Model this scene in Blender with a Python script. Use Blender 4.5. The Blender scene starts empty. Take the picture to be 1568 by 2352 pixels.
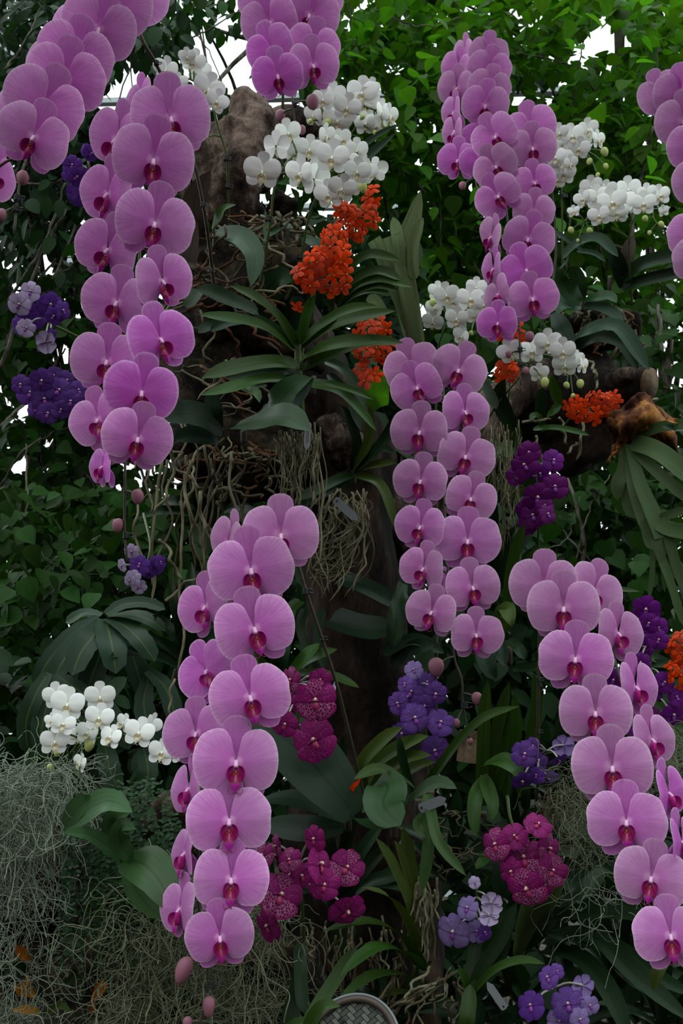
import bpy, math, random
import numpy as np
from mathutils import Vector, Matrix, noise

# ------------------------------------------------------------------ camera, sky, exposure
SC = bpy.context.scene
COL = SC.collection
W, H = 1568, 2352
LENS, SENSOR = 35.0, 24.0
FPX = LENS / SENSOR * W
PITCH = math.radians(15.0)
CAM = Vector((0.0, 0.0, 1.5))
FWD = Vector((0, math.cos(PITCH), math.sin(PITCH)))
UP = Vector((0, -math.sin(PITCH), math.cos(PITCH)))
RIGHT = Vector((1, 0, 0))

cam_data = bpy.data.cameras.new('camera')
cam_data.sensor_fit = 'HORIZONTAL'
cam_data.sensor_width = SENSOR
cam_data.lens = LENS
cam_data.clip_start = 0.02
cam_data.dof.use_dof = True
cam_data.dof.focus_distance = 1.45
cam_data.dof.aperture_fstop = 16.0
cam = bpy.data.objects.new('camera', cam_data)
cam.location = CAM
cam.rotation_euler = (math.radians(90) + PITCH, 0, 0)
COL.objects.link(cam)
SC.camera = cam

SKY_ZENITH = 3.0          # overcast sky: luminance (1 + 2 sin h) / 3 of the zenith's
world = bpy.data.worlds.new('overcast_sky')
world.use_nodes = True
SC.world = world
wn = world.node_tree.nodes
wl = world.node_tree.links
for n_ in list(wn):
    wn.remove(n_)
w_out = wn.new('ShaderNodeOutputWorld')
w_bg = wn.new('ShaderNodeBackground')
w_tc = wn.new('ShaderNodeTexCoord')
w_sep = wn.new('ShaderNodeSeparateXYZ')
w_mx = wn.new('ShaderNodeMath'); w_mx.operation = 'MAXIMUM'; w_mx.inputs[1].default_value = 0.0
w_ma = wn.new('ShaderNodeMath'); w_ma.operation = 'MULTIPLY_ADD'
w_ma.inputs[1].default_value = 2.0 / 3.0 * SKY_ZENITH
w_ma.inputs[2].default_value = 1.0 / 3.0 * SKY_ZENITH
w_gt = wn.new('ShaderNodeMath'); w_gt.operation = 'GREATER_THAN'; w_gt.inputs[1].default_value = 0.0     # below the horizon: dim land
w_lo = wn.new('ShaderNodeMath'); w_lo.operation = 'MULTIPLY_ADD'; w_lo.inputs[1].default_value = 0.9; w_lo.inputs[2].default_value = 0.1
w_mu = wn.new('ShaderNodeMath'); w_mu.operation = 'MULTIPLY'
wl.new(w_tc.outputs['Generated'], w_sep.inputs[0])
wl.new(w_sep.outputs['Z'], w_mx.inputs[0])
wl.new(w_mx.outputs[0], w_ma.inputs[0])
wl.new(w_sep.outputs['Z'], w_gt.inputs[0])
wl.new(w_gt.outputs[0], w_lo.inputs[0])
wl.new(w_lo.outputs[0], w_mu.inputs[0])
wl.new(w_ma.outputs[0], w_mu.inputs[1])
wl.new(w_mu.outputs[0], w_bg.inputs['Strength'])
w_bg.inputs['Color'].default_value = (0.93, 1.0, 1.0, 1)
wl.new(w_bg.outputs[0], w_out.inputs[0])

SC.view_settings.view_transform = 'Standard'
SC.view_settings.look = 'None'
SC.view_settings.gamma = 1.0
SC.view_settings.use_curve_mapping = False
SC.view_settings.exposure = 0.3
SC.cycles.max_bounces = 5
SC.cycles.diffuse_bounces = 2
SC.cycles.glossy_bounces = 2
SC.cycles.transmission_bounces = 3
SC.cycles.transparent_max_bounces = 6
SC.cycles.caustics_reflective = False
SC.cycles.caustics_refractive = False

rnd = random.Random(7)
npr = np.random.default_rng(11)


def P(px, py, d):
    """The point that stands d metres away along the view axis where the photograph shows (px, py)."""
    px, py, d = float(px), float(py), float(d)
    return CAM + (FWD + RIGHT * ((px - W / 2) / FPX) + UP * ((H / 2 - py) / FPX)) * d


def to_cam(p):
    return (CAM - p).normalized()


# ------------------------------------------------------------------ objects and meshes
def tag(o, label=None, cat=None, group=None, kind=None):
    if label: o['label'] = label
    if cat: o['category'] = cat
    if group: o['group'] = group
    if kind: o['kind'] = kind
    return o


def empty(name, loc, label, cat, group=None):
    o = bpy.data.objects.new(name, None)
    o.empty_display_size = 0.05
    o.location = loc
    COL.objects.link(o)
    return tag(o, label, cat, group)


def mk_mesh(name, V, F, mats, mi=None, uv=None, smooth=True):
    me = bpy.data.meshes.new(name)
    V = np.asarray(V, dtype=np.float64)
    me.from_pydata(V.tolist(), [], [list(map(int, f)) for f in F])
    for m in mats:
        me.materials.append(m)
    if uv is not None:
        uvl = me.uv_layers.new(name='UVMap')
        idx = np.empty(len(me.loops), dtype=np.int32)
        me.loops.foreach_get('vertex_index', idx)
        uvl.data.foreach_set('uv', np.asarray(uv, dtype=np.float32)[idx].ravel())
    if mi is not None:
        me.polygons.foreach_set('material_index', np.asarray(mi, dtype=np.int32))
    if smooth:
        me.polygons.foreach_set('use_smooth', np.ones(len(me.polygons), dtype=bool))
    me.update()
    return me


def mk_mesh_np(name, V, Q, mats, uv=None):
    """Large mesh of quads from numpy arrays."""
    me = bpy.data.meshes.new(name)
    V = np.ascontiguousarray(V, dtype=np.float32).reshape(-1, 3)
    Q = np.ascontiguousarray(Q, dtype=np.int32).reshape(-1, 4)
    me.vertices.add(len(V)); me.vertices.foreach_set('co', V.ravel())
    me.loops.add(Q.size); me.loops.foreach_set('vertex_index', Q.ravel())
    me.polygons.add(len(Q))
    me.polygons.foreach_set('loop_start', np.arange(0, Q.size, 4, dtype=np.int32))
    me.polygons.foreach_set('loop_total', np.full(len(Q), 4, dtype=np.int32))
    me.polygons.foreach_set('use_smooth', np.ones(len(Q), dtype=bool))
    for m in mats:
        me.materials.append(m)
    if uv is not None:
        uvl = me.uv_layers.new(name='UVMap')
        uvl.data.foreach_set('uv', np.asarray(uv, dtype=np.float32)[Q.ravel()].ravel())
    me.update(calc_edges=True)
    return me


def ob(name, me, parent=None, mw=None):
    """Link a mesh as an object; mw is its place in the parent's (or the world's) frame."""
    o = bpy.data.objects.new(name, me)
    COL.objects.link(o)
    if parent is not None:
        o.parent = parent
    if mw is not None:
        o.matrix_local = mw
    return o


class MB:
    """Collects pieces of one mesh."""
    def __init__(s):
        s.V, s.F, s.UV, s.MI = [], [], [], []

    def add(s, V, F, UV=None, mi=0):
        b = len(s.V)
        s.V.extend([tuple(v) for v in V])
        s.F.extend([tuple(b + i for i in f) for f in F])
        s.UV.extend([tuple(u) for u in UV] if UV is not None else [(0.5, 0.5)] * len(V))
        s.MI.extend([mi] * len(F))

    def mesh(s, name, mats, smooth=True, origin=None):
        V = np.asarray(s.V, dtype=np.float64)
        if origin is not None:
            V = V - np.asarray(origin)
        return mk_mesh(name, V, s.F, mats, s.MI, s.UV, smooth)


def catmull(pts, n):
    """n points along a Catmull-Rom curve through pts (numpy, any dimension)."""
    p = np.asarray([tuple(q) for q in pts], dtype=np.float64)
    if len(p) < 3:
        t = np.linspace(0, 1, n)[:, None]
        return p[0] * (1 - t) + p[-1] * t
    seg = np.linalg.norm(np.diff(p, axis=0), axis=1)
    acc = np.concatenate([[0], np.cumsum(seg)])
    e = np.vstack([2 * p[0] - p[1], p, 2 * p[-1] - p[-2]])
    out = []
    for s in np.linspace(0, acc[-1], n):
        i = min(int(np.searchsorted(acc, s, side='right')) - 1, len(seg) - 1)
        i = max(i, 0)
        t = (s - acc[i]) / max(seg[i], 1e-9)
        a, b, c, d = e[i], e[i + 1], e[i + 2], e[i + 3]
        out.append(0.5 * ((2 * b) + (-a + c) * t + (2 * a - 5 * b + 4 * c - d) * t * t + (-a + 3 * b - 3 * c + d) * t ** 3))
    return np.array(out)


def tube_geo(path, radii, sides=6, cap=True):
    p = np.asarray(path, dtype=np.float64)
    n = len(p)
    r = np.broadcast_to(np.asarray(radii, dtype=np.float64), (n,))
    t = np.gradient(p, axis=0)
    t /= np.maximum(np.linalg.norm(t, axis=1, keepdims=True), 1e-12)
    ref = np.array([0.0, 0.0, 1.0]) if abs(t[0][2]) < 0.9 else np.array([1.0, 0, 0])
    u = np.cross(t[0], ref); u /= np.linalg.norm(u)
    V, UV = [], []
    for i in range(n):
        u = u - t[i] * np.dot(u, t[i])
        u /= max(np.linalg.norm(u), 1e-9)
        v = np.cross(t[i], u)
        for k in range(sides):
            a = 2 * math.pi * k / sides
            V.append(p[i] + r[i] * (math.cos(a) * u + math.sin(a) * v))
            UV.append((i / (n - 1), k / sides))
    F = []
    for i in range(n - 1):
        for k in range(sides):
            k2 = (k + 1) % sides
            F.append((i * sides + k, i * sides + k2, (i + 1) * sides + k2, (i + 1) * sides + k))
    if cap:
        F.append(tuple(range(sides - 1, -1, -1)))
        F.append(tuple((n - 1) * sides + k for k in range(sides)))
    return V, F, UV


def strands_geo(Pn, rad, sides=3):
    """Pn (N,K,3) polylines to thin tubes, vectorised; rad scalar or (N,K)."""
    N, K, _ = Pn.shape
    t = np.gradient(Pn, axis=1)
    t /= np.maximum(np.linalg.norm(t, axis=2, keepdims=True), 1e-9)
    ref = np.array([0.31, 0.83, 0.46])
    u = np.cross(t, ref); u /= np.maximum(np.linalg.norm(u, axis=2, keepdims=True), 1e-9)
    v = np.cross(t, u)
    r = np.broadcast_to(np.asarray(rad), (N, K))[:, :, None]
    rings = [Pn + r * (math.cos(2 * math.pi * k / sides) * u + math.sin(2 * math.pi * k / sides) * v) for k in range(sides)]
    V = np.stack(rings, axis=2).reshape(-1, 3)
    base = (np.arange(N)[:, None] * K + np.arange(K - 1)[None, :]) * sides
    Q = []
    for k in range(sides):
        k2 = (k + 1) % sides
        Q.append(np.stack([base + k, base + k2, base + sides + k2, base + sides + k], axis=-1))
    return V, np.concatenate([q.reshape(-1, 4) for q in Q])


def ellipsoid(c, r, nu=10, nv=7, rot=None):
    V, F, UV = [], [], []
    for j in range(nv + 1):
        ph = math.pi * j / nv
        for i in range(nu):
            th = 2 * math.pi * i / nu
            q = Vector((math.sin(ph) * math.cos(th) * r[0], math.sin(ph) * math.sin(th) * r[1], math.cos(ph) * r[2]))
            if rot is not None:
                q = rot @ q
            V.append((q.x + c[0], q.y + c[1], q.z + c[2]))
            UV.append((j / nv, i / nu))
    for j in range(nv):
        for i in range(nu):
            i2 = (i + 1) % nu
            F.append((j * nu + i, (j + 1) * nu + i, (j + 1) * nu + i2, j * nu + i2))
    return V, F, UV


# ------------------------------------------------------------------ materials
def srgb(r, g, b):
    f = lambda c: (c / 255 / 12.92) if c / 255 <= 0.04045 else ((c / 255 + 0.055) / 1.055) ** 2.4
    return (f(r), f(g), f(b), 1.0)


class NT:
    def __init__(s, name):
        s.m = bpy.data.materials.new(name)
        s.m.use_nodes = True
        s.t = s.m.node_tree
        s.t.nodes.clear()
        s.out = s.n('ShaderNodeOutputMaterial')

    def n(s, typ, **kw):
        nd = s.t.nodes.new(typ)
        for k, v in kw.items():
            setattr(nd, k, v)
        return nd

    def l(s, a, b):
        s.t.links.new(a, b)

    def math(s, op, a, b=None, c=None):
        nd = s.n('ShaderNodeMath', operation=op)
        for i, x in enumerate((a, b, c)):
            if x is None: continue
            if isinstance(x, (int, float)): nd.inputs[i].default_value = x
            else: s.l(x, nd.inputs[i])
        return nd.outputs[0]

    def ramp(s, fac, stops, interp='EASE'):
        nd = s.n('ShaderNodeValToRGB')
        cr = nd.color_ramp
        cr.interpolation = interp
        while len(cr.elements) < len(stops):
            cr.elements.new(0.5)
        for e, (p, c) in zip(cr.elements, stops):
            e.position = p
            e.color = c if len(c) == 4 else (*c, 1)
        s.l(fac, nd.inputs[0])
        return nd.outputs[0]

    def mix(s, fac, a, b, mode='MIX'):
        nd = s.n('ShaderNodeMix', data_type='RGBA', blend_type=mode)
        for sock, x in ((nd.inputs[0], fac), (nd.inputs[6], a), (nd.inputs[7], b)):
            if isinstance(x, (int, float)): sock.default_value = x
            elif isinstance(x, tuple): sock.default_value = x if len(x) == 4 else (*x, 1)
            else: s.l(x, sock)
        return nd.outputs[2]

    def noise(s, vec, scale, detail=3.0, rough=0.55):
        nd = s.n('ShaderNodeTexNoise')
        nd.inputs['Scale'].default_value = scale
        nd.inputs['Detail'].default_value = detail
        nd.inputs['Roughness'].default_value = rough
        if vec is not None: s.l(vec, nd.inputs['Vector'])
        return nd.outputs['Fac']

    def bump(s, h, strength, dist=0.01):
        nd = s.n('ShaderNodeBump')
        nd.inputs['Strength'].default_value = strength
        nd.inputs['Distance'].default_value = dist
        s.l(h, nd.inputs['Height'])
        return nd.outputs[0]

    def finish(s, col, rough=0.5, spec=0.3, transl=0.0, tcol=None, normal=None):
        p = s.n('ShaderNodeBsdfPrincipled')
        if isinstance(col, tuple): p.inputs['Base Color'].default_value = col
        else: s.l(col, p.inputs['Base Color'])
        if isinstance(rough, (int, float)): p.inputs['Roughness'].default_value = rough
        else: s.l(rough, p.inputs['Roughness'])
        p.inputs['Specular IOR Level'].default_value = spec
        if normal is not None: s.l(normal, p.inputs['Normal'])
        if transl > 0:
            t = s.n('ShaderNodeBsdfTranslucent')
            tc = tcol if tcol is not None else col
            if isinstance(tc, tuple): t.inputs[0].default_value = tc
            else: s.l(tc, t.inputs[0])
            mx = s.n('ShaderNodeMixShader')
            mx.inputs[0].default_value = transl
            s.l(p.outputs[0], mx.inputs[1]); s.l(t.outputs[0], mx.inputs[2])
            s.l(mx.outputs[0], s.out.inputs[0])
        else:
            s.l(p.outputs[0], s.out.inputs[0])
        return s.m


def mat_petal(name, stops, vein=0.18, vein_col=(0.42, 0.12, 0.42), transl=0.22, var=0.18, rough=0.6, fine=70.0):
    """Petal: colour along the petal, fine veins fanning out from its base, a little difference from flower to flower."""
    m = NT(name)
    uv = m.n('ShaderNodeUVMap')
    sp = m.n('ShaderNodeSeparateXYZ'); m.l(uv.outputs[0], sp.inputs[0])
    col = m.ramp(sp.outputs[0], stops)
    cm = m.n('ShaderNodeCombineXYZ')
    m.l(m.math('MULTIPLY', sp.outputs[1], fine), cm.inputs[0])
    m.l(m.math('MULTIPLY', sp.outputs[0], 2.2), cm.inputs[1])
    oi = m.n('ShaderNodeObjectInfo')
    m.l(m.math('MULTIPLY', oi.outputs['Random'], 40.0), cm.inputs[2])
    v = m.noise(cm.outputs[0], 1.0, 2.5, 0.6)
    v = m.ramp(v, [(0.42, (0, 0, 0)), (0.62, (1, 1, 1))], 'LINEAR')
    v = m.math('MULTIPLY', v, vein)
    col = m.mix(v, col, vein_col)
    hs = m.n('ShaderNodeHueSaturation')
    m.l(m.math('MULTIPLY_ADD', oi.outputs['Random'], var, 1.0 - var / 2), hs.inputs['Value'])
    m.l(m.math('MULTIPLY_ADD', oi.outputs['Random'], 0.1, 0.95), hs.inputs['Saturation'])
    m.l(col, hs.inputs['Color'])
    col = hs.outputs[0]
    return m.finish(col, rough, 0.12, transl, col)


def mat_plain(name, c, c2=None, scale=30.0, rough=0.5, spec=0.3, transl=0.0, bump=0.0, dist=0.002, stretch=None):
    m = NT(name)
    tc = m.n('ShaderNodeTexCoord')
    vec = tc.outputs['Object']
    if stretch:
        mp = m.n('ShaderNodeMapping'); mp.inputs['Scale'].default_value = stretch
        m.l(vec, mp.inputs[0]); vec = mp.outputs[0]
    f = m.noise(vec, scale, 4.0, 0.6)
    col = m.ramp(f, [(0.3, c), (0.7, c2 or tuple(x * 0.7 for x in c[:3]))], 'LINEAR')
    nrm = m.bump(f, bump, dist) if bump else None
    return m.finish(col, rough, spec, transl, None, nrm)


def mat_leaf(name, c, c2, transl=0.15, tcol=None, rough=0.38, spec=0.45, rib=None, stripes=26.0, var=0.5):
    """Leaf: stripes along the leaf, a midrib, brightness that differs from leaf to leaf."""
    m = NT(name)
    uv = m.n('ShaderNodeUVMap')
    sp = m.n('ShaderNodeSeparateXYZ'); m.l(uv.outputs[0], sp.inputs[0])
    cm = m.n('ShaderNodeCombineXYZ')
    m.l(m.math('MULTIPLY', sp.outputs[0], 1.5), cm.inputs[0])
    m.l(m.math('MULTIPLY', sp.outputs[1], stripes), cm.inputs[1])
    oi = m.n('ShaderNodeObjectInfo')
    ge = m.n('ShaderNodeNewGeometry')
    r = m.math('FRACT', m.math('ADD', oi.outputs['Random'], ge.outputs['Random Per Island']))
    m.l(m.math('MULTIPLY', r, 30.0), cm.inputs[2])
    f = m.noise(cm.outputs[0], 1.0, 3.0, 0.6)
    col = m.ramp(f, [(0.25, c), (0.75, c2)], 'LINEAR')
    if rib is not None:
        d = m.math('ABSOLUTE', m.math('SUBTRACT', sp.outputs[1], 0.5))
        col = m.mix(m.ramp(d, [(0.0, (1, 1, 1)), (0.045, (0, 0, 0))], 'LINEAR'), col, rib)
    hs = m.n('ShaderNodeHueSaturation')
    m.l(m.math('MULTIPLY_ADD', r, var, 1.0 - var / 2), hs.inputs['Value'])
    m.l(m.math('MULTIPLY_ADD', r, 0.03, 0.485), hs.inputs['Hue'])
    m.l(col, hs.inputs['Color'])
    col = hs.outputs[0]
    tc = m.mix(1.0, col, tcol, 'MULTIPLY') if tcol else col
    return m.finish(col, rough, spec, transl, tc, m.bump(f, 0.12, 0.002))


def mat_net(name, dark, net, scale, width, amount=1.0, transl=0.15, var=0.25):
    """Vanda tepal: a pale net of veins over darker cells, fading out toward the rim."""
    m = NT(name)
    tc = m.n('ShaderNodeTexCoord')
    uv = m.n('ShaderNodeUVMap')
    sp = m.n('ShaderNodeSeparateXYZ'); m.l(uv.outputs[0], sp.inputs[0])
    vo = m.n('ShaderNodeTexVoronoi', feature='DISTANCE_TO_EDGE')
    vo.inputs['Scale'].default_value = scale
    m.l(tc.outputs['Object'], vo.inputs['Vector'])
    e = m.ramp(vo.outputs[0], [(0.0, (1, 1, 1)), (width, (0, 0, 0))], 'LINEAR')
    fade = m.ramp(sp.outputs[0], [(0.0, (0.6,) * 3), (0.45, (1,) * 3), (0.85, (0.75,) * 3), (1.0, (0.1,) * 3)], 'LINEAR')
    f = m.math('MULTIPLY', m.math('MULTIPLY', e, fade), amount)
    n2 = m.noise(tc.outputs['Object'], scale * 0.35, 2.0)
    base = m.ramp(n2, [(0.3, dark), (0.7, tuple(min(1, x * 1.5) for x in dark[:3]))], 'LINEAR')
    col = m.mix(f, base, net)
    oi = m.n('ShaderNodeObjectInfo')
    hs = m.n('ShaderNodeHueSaturation')
    m.l(m.math('MULTIPLY_ADD', oi.outputs['Random'], var, 1.0 - var / 2), hs.inputs['Value'])
    m.l(col, hs.inputs['Color'])
    return m.finish(hs.outputs[0], 0.55, 0.12, transl, hs.outputs[0])


def mat_bark(name, a, b, c, scale=7.0, bump=0.9, dist=0.02, stretch=(1, 1, 0.35)):
    m = NT(name)
    tc = m.n('ShaderNodeTexCoord')
    mp = m.n('ShaderNodeMapping'); mp.inputs['Scale'].default_value = stretch
    m.l(tc.outputs['Object'], mp.inputs[0])
    f1 = m.noise(mp.outputs[0], scale, 8.0, 0.62)
    f2 = m.noise(mp.outputs[0], scale * 5, 6.0, 0.7)
    f = m.math('ADD', m.math('MULTIPLY', f1, 0.65), m.math('MULTIPLY', f2, 0.35))
    col = m.ramp(f, [(0.43, a), (0.505, b), (0.59, c)], 'LINEAR')
    return m.finish(col, 0.85, 0.12, 0, None, m.bump(f, bump, dist))


M = {}
M['pink'] = mat_petal('pink_petal', [
    (0.0, (0.8208, 0.5419, 0.7596)), (0.09, (0.7296, 0.3496, 0.6624)), (0.20, (0.5472, 0.1486, 0.4946)), (0.55, (0.5563, 0.1879, 0.5078)),
    (0.88, (0.611, 0.2535, 0.5608)), (0.965, (0.6749, 0.3321, 0.6182)), (1.0, (0.8208, 0.5768, 0.7596))], 0.32, (0.383, 0.0874, 0.3709))
M['pink_sepal'] = mat_petal('pink_sepal', [
    (0.0, (0.5914, 0.2556, 0.5129)), (0.25, (0.4764, 0.1207, 0.4275)), (0.6, (0.4929, 0.142, 0.4508)), (0.93, (0.5257, 0.1846, 0.4819)), (1.0, (0.6407, 0.3266, 0.5829))],
    0.28, (0.3121, 0.0568, 0.2953))
M['pale'] = mat_petal('pale_pink_petal', [
    (0.0, (0.6764, 0.4542, 0.61)), (0.12, (0.5819, 0.265, 0.5083)), (0.26, (0.48, 0.1577, 0.4202)), (0.6, (0.5019, 0.205, 0.4439)),
    (0.9, (0.5528, 0.265, 0.5015)), (1.0, (0.6545, 0.4163, 0.5897))], 0.28, (0.3346, 0.0946, 0.3118))
M['pale_sepal'] = mat_petal('pale_pink_sepal', [
    (0.0, (0.5953, 0.3452, 0.5307)), (0.12, (0.5121, 0.2014, 0.4422)), (0.26, (0.4225, 0.1199, 0.3656)), (0.6, (0.4417, 0.1558, 0.3863)),
    (0.9, (0.4865, 0.2014, 0.4363)), (1.0, (0.576, 0.3164, 0.513))], 0.28, (0.2944, 0.0719, 0.2712))
M['deep'] = mat_petal('deep_pink_petal', [
    (0.0, (0.80, 0.45, 0.76)), (0.12, (0.58, 0.14, 0.54)), (0.5, (0.56, 0.13, 0.53)), (0.9, (0.60, 0.19, 0.58)), (1.0, (0.78, 0.42, 0.75))],
    0.3, (0.36, 0.05, 0.35))
M['lip'] = mat_plain('lip_magenta', (0.42, 0.014, 0.24, 1), (0.30, 0.006, 0.12, 1), 4.3, 0.35, 0.5, 0.1)
M['lip_mid'] = mat_plain('lip_dark_red', (0.20, 0.006, 0.03, 1), (0.30, 0.008, 0.12, 1), 5.7, 0.35, 0.5, 0.05)
M['lip_tip'] = mat_plain('lip_bright', (0.46, 0.02, 0.36, 1), (0.36, 0.01, 0.22, 1), 4.3, 0.4, 0.4, 0.15)
M['callus'] = mat_plain('lip_callus', (0.40, 0.075, 0.015, 1), (0.26, 0.012, 0.02, 1), 8.6, 0.4, 0.4)
M['column'] = mat_plain('flower_column', (0.78, 0.45, 0.70, 1), (0.62, 0.22, 0.48, 1), 2.9, 0.4, 0.4)
M['white'] = mat_petal('white_petal', [
    (0.0, (0.84, 0.84, 0.66)), (0.12, (0.91, 0.91, 0.85)), (0.5, (0.94, 0.94, 0.91)), (1.0, (0.95, 0.95, 0.93))], 0.10, (0.78, 0.80, 0.73), 0.06, 0.06)
M['white_lip'] = mat_plain('white_lip', (0.85, 0.83, 0.70, 1), (0.80, 0.72, 0.45, 1), 2.1, 0.5, 0.3, 0.15)
M['white_mark'] = mat_plain('white_lip_mark', (0.50, 0.16, 0.10, 1), (0.70, 0.45, 0.12, 1), 14.3, 0.5, 0.3)
M['orange'] = mat_petal('orange_petal', [
    (0.0, (0.4598, 0.0502, 0.0024)), (0.3, (0.5852, 0.0418, 0.0014)), (0.8, (0.6521, 0.0481, 0.0019)), (1.0, (0.6688, 0.0628, 0.0029))], 0.35, (0.4849, 0.0125, 0.0009), 0.25, 0.4)
M['orange_lip'] = mat_plain('orange_lip', (0.70, 0.13, 0.01, 1), (0.45, 0.02, 0.005, 1), 4.3, 0.5, 0.3)
M['violet_net'] = mat_net('violet_net', (0.0646, 0.0167, 0.152), (0.38, 0.2736, 0.532), 13.0, 0.09, 0.5)
M['violet'] = mat_net('violet_plain', (0.0587, 0.0152, 0.1449), (0.138, 0.069, 0.2484), 10.5, 0.10, 0.35)
M['violet_dark'] = mat_net('violet_dark', (0.055, 0.016, 0.125), (0.16, 0.08, 0.28), 11.6, 0.12, 0.4)
M['lavender'] = mat_net('lavender_net', (0.1426, 0.0842, 0.2592), (0.3564, 0.2981, 0.4666), 12.6, 0.14, 0.8)
M['faded'] = mat_net('faded_violet', (0.27, 0.195, 0.345), (0.465, 0.4125, 0.495), 6.3, 0.2, 0.7)
M['royal'] = mat_net('royal_purple', (0.0912, 0.0065, 0.13), (0.175, 0.0405, 0.2341), 6.3, 0.06, 0.15)
M['royal_dark'] = mat_net('royal_purple_dark', (0.0765, 0.004, 0.0792), (0.162, 0.02, 0.1584), 6.3, 0.06, 0.15)
M['magenta_net'] = mat_net('magenta_net', (0.152, 0.0034, 0.062), (0.592, 0.289, 0.5), 8.0, 0.10, 0.9)
M['magenta'] = mat_net('magenta_plain', (0.1584, 0.0032, 0.0808), (0.396, 0.12, 0.304), 8.0, 0.06, 0.6)
M['vanda_lip'] = mat_plain('vanda_lip', (0.16, 0.02, 0.24, 1), (0.24, 0.05, 0.30, 1), 4.3, 0.4, 0.4)
M['magenta_lip'] = mat_plain('magenta_lip', (0.25, 0.004, 0.05, 1), (0.36, 0.02, 0.12, 1), 4.3, 0.4, 0.4)
M['vanda_col'] = mat_plain('vanda_column', (0.66, 0.52, 0.46, 1), (0.55, 0.32, 0.20, 1), 6.4, 0.45, 0.4)
M['stem_dark'] = mat_plain('stem_dark', (0.035, 0.030, 0.022, 1), (0.075, 0.06, 0.04, 1), 60.0, 0.5, 0.35)
M['stem_green'] = mat_plain('stem_green', (0.07, 0.112, 0.0245, 1.0), (0.042, 0.07, 0.014, 1.0), 60.0, 0.5, 0.35)
M['stem_pale'] = mat_plain('stem_pale', (0.40, 0.36, 0.38, 1), (0.28, 0.26, 0.20, 1), 60.0, 0.5, 0.35)
M['bud'] = mat_plain('bud_pink', (0.288, 0.104, 0.16, 1.0), (0.224, 0.088, 0.112, 1.0), 60.0, 0.5, 0.3)
M['bud_green'] = mat_plain('bud_green', (0.36, 0.44, 0.10, 1), (0.50, 0.52, 0.20, 1), 40.0, 0.5, 0.3)
M['clip'] = mat_plain('black_clip', (0.012, 0.013, 0.014, 1), (0.02, 0.02, 0.02, 1), 60.0, 0.3, 0.5)
M['root'] = mat_plain('aerial_root', (0.216, 0.1944, 0.1224, 1.0), (0.1152, 0.1008, 0.0576, 1.0), 45.0, 0.75, 0.2, 0, 0.5, 0.002)
M['root_dark'] = mat_plain('aerial_root_dark', (0.112, 0.091, 0.0525, 1.0), (0.049, 0.0385, 0.021, 1.0), 45.0, 0.75, 0.2, 0, 0.5, 0.002)
M['root_rust'] = mat_plain('aerial_root_rust', (0.13, 0.055, 0.0225, 1.0), (0.06, 0.0275, 0.0125, 1.0), 45.0, 0.75, 0.2, 0, 0.5, 0.002)
M['driftwood'] = mat_bark('driftwood', (0.006, 0.0035, 0.0025), (0.042, 0.026, 0.019), (0.18, 0.125, 0.10), 8.0, 1.0, 0.05, (1, 1, 0.4))
M['bark'] = mat_bark('bark_dark', (0.004, 0.003, 0.002), (0.016, 0.010, 0.007), (0.045, 0.027, 0.018), 9.0, 1.0, 0.02)
M['twig'] = mat_bark('twig_bark', (0.04, 0.033, 0.024), (0.11, 0.095, 0.075), (0.2, 0.18, 0.15), 14.0, 0.5, 0.005)
M['peat'] = mat_bark('root_peat', (0.005, 0.004, 0.003), (0.022, 0.016, 0.010), (0.06, 0.042, 0.024), 22.0, 1.0, 0.02, (1, 1, 1))
M['soil'] = mat_bark('soil', (0.012, 0.010, 0.007), (0.03, 0.024, 0.016), (0.06, 0.05, 0.035), 12.0, 0.8, 0.02, (1, 1, 1))
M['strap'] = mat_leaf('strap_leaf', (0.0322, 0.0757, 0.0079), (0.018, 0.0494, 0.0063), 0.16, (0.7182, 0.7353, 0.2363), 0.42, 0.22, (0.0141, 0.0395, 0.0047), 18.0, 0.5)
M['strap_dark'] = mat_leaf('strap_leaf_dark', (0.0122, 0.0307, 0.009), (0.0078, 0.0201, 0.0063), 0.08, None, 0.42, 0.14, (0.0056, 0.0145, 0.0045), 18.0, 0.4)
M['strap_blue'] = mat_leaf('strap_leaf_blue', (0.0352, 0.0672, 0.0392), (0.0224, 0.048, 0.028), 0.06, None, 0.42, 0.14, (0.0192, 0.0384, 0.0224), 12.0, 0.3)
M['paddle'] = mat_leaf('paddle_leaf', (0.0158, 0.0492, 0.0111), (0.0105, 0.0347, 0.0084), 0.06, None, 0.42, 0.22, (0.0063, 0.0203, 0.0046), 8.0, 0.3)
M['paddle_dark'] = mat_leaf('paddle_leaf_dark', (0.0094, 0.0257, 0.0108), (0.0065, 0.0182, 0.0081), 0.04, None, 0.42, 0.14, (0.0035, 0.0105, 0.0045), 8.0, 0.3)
M['olive'] = mat_leaf('olive_leaf', (0.0595, 0.0875, 0.014), (0.035, 0.056, 0.0098), 0.15, (0.95, 0.95, 0.42), 0.42, 0.14, (0.028, 0.042, 0.0084), 16.0, 0.4)
M['brown_leaf'] = mat_leaf('brown_leaf', (0.049, 0.0315, 0.0238), (0.0315, 0.021, 0.0154), 0.08, None, 0.50, 0.22, (0.021, 0.014, 0.0105), 14.0, 0.3)
M['antler_pale'] = mat_leaf('antler_pale', (0.216, 0.272, 0.136), (0.072, 0.12, 0.0408), 0.18, None, 0.6, 0.1, None, 16.0, 0.3)
M['antler'] = mat_leaf('antler_frond', (0.0578, 0.0944, 0.0297), (0.034, 0.0629, 0.0204), 0.12, None, 0.55, 0.22, None, 16.0, 0.4)
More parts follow.
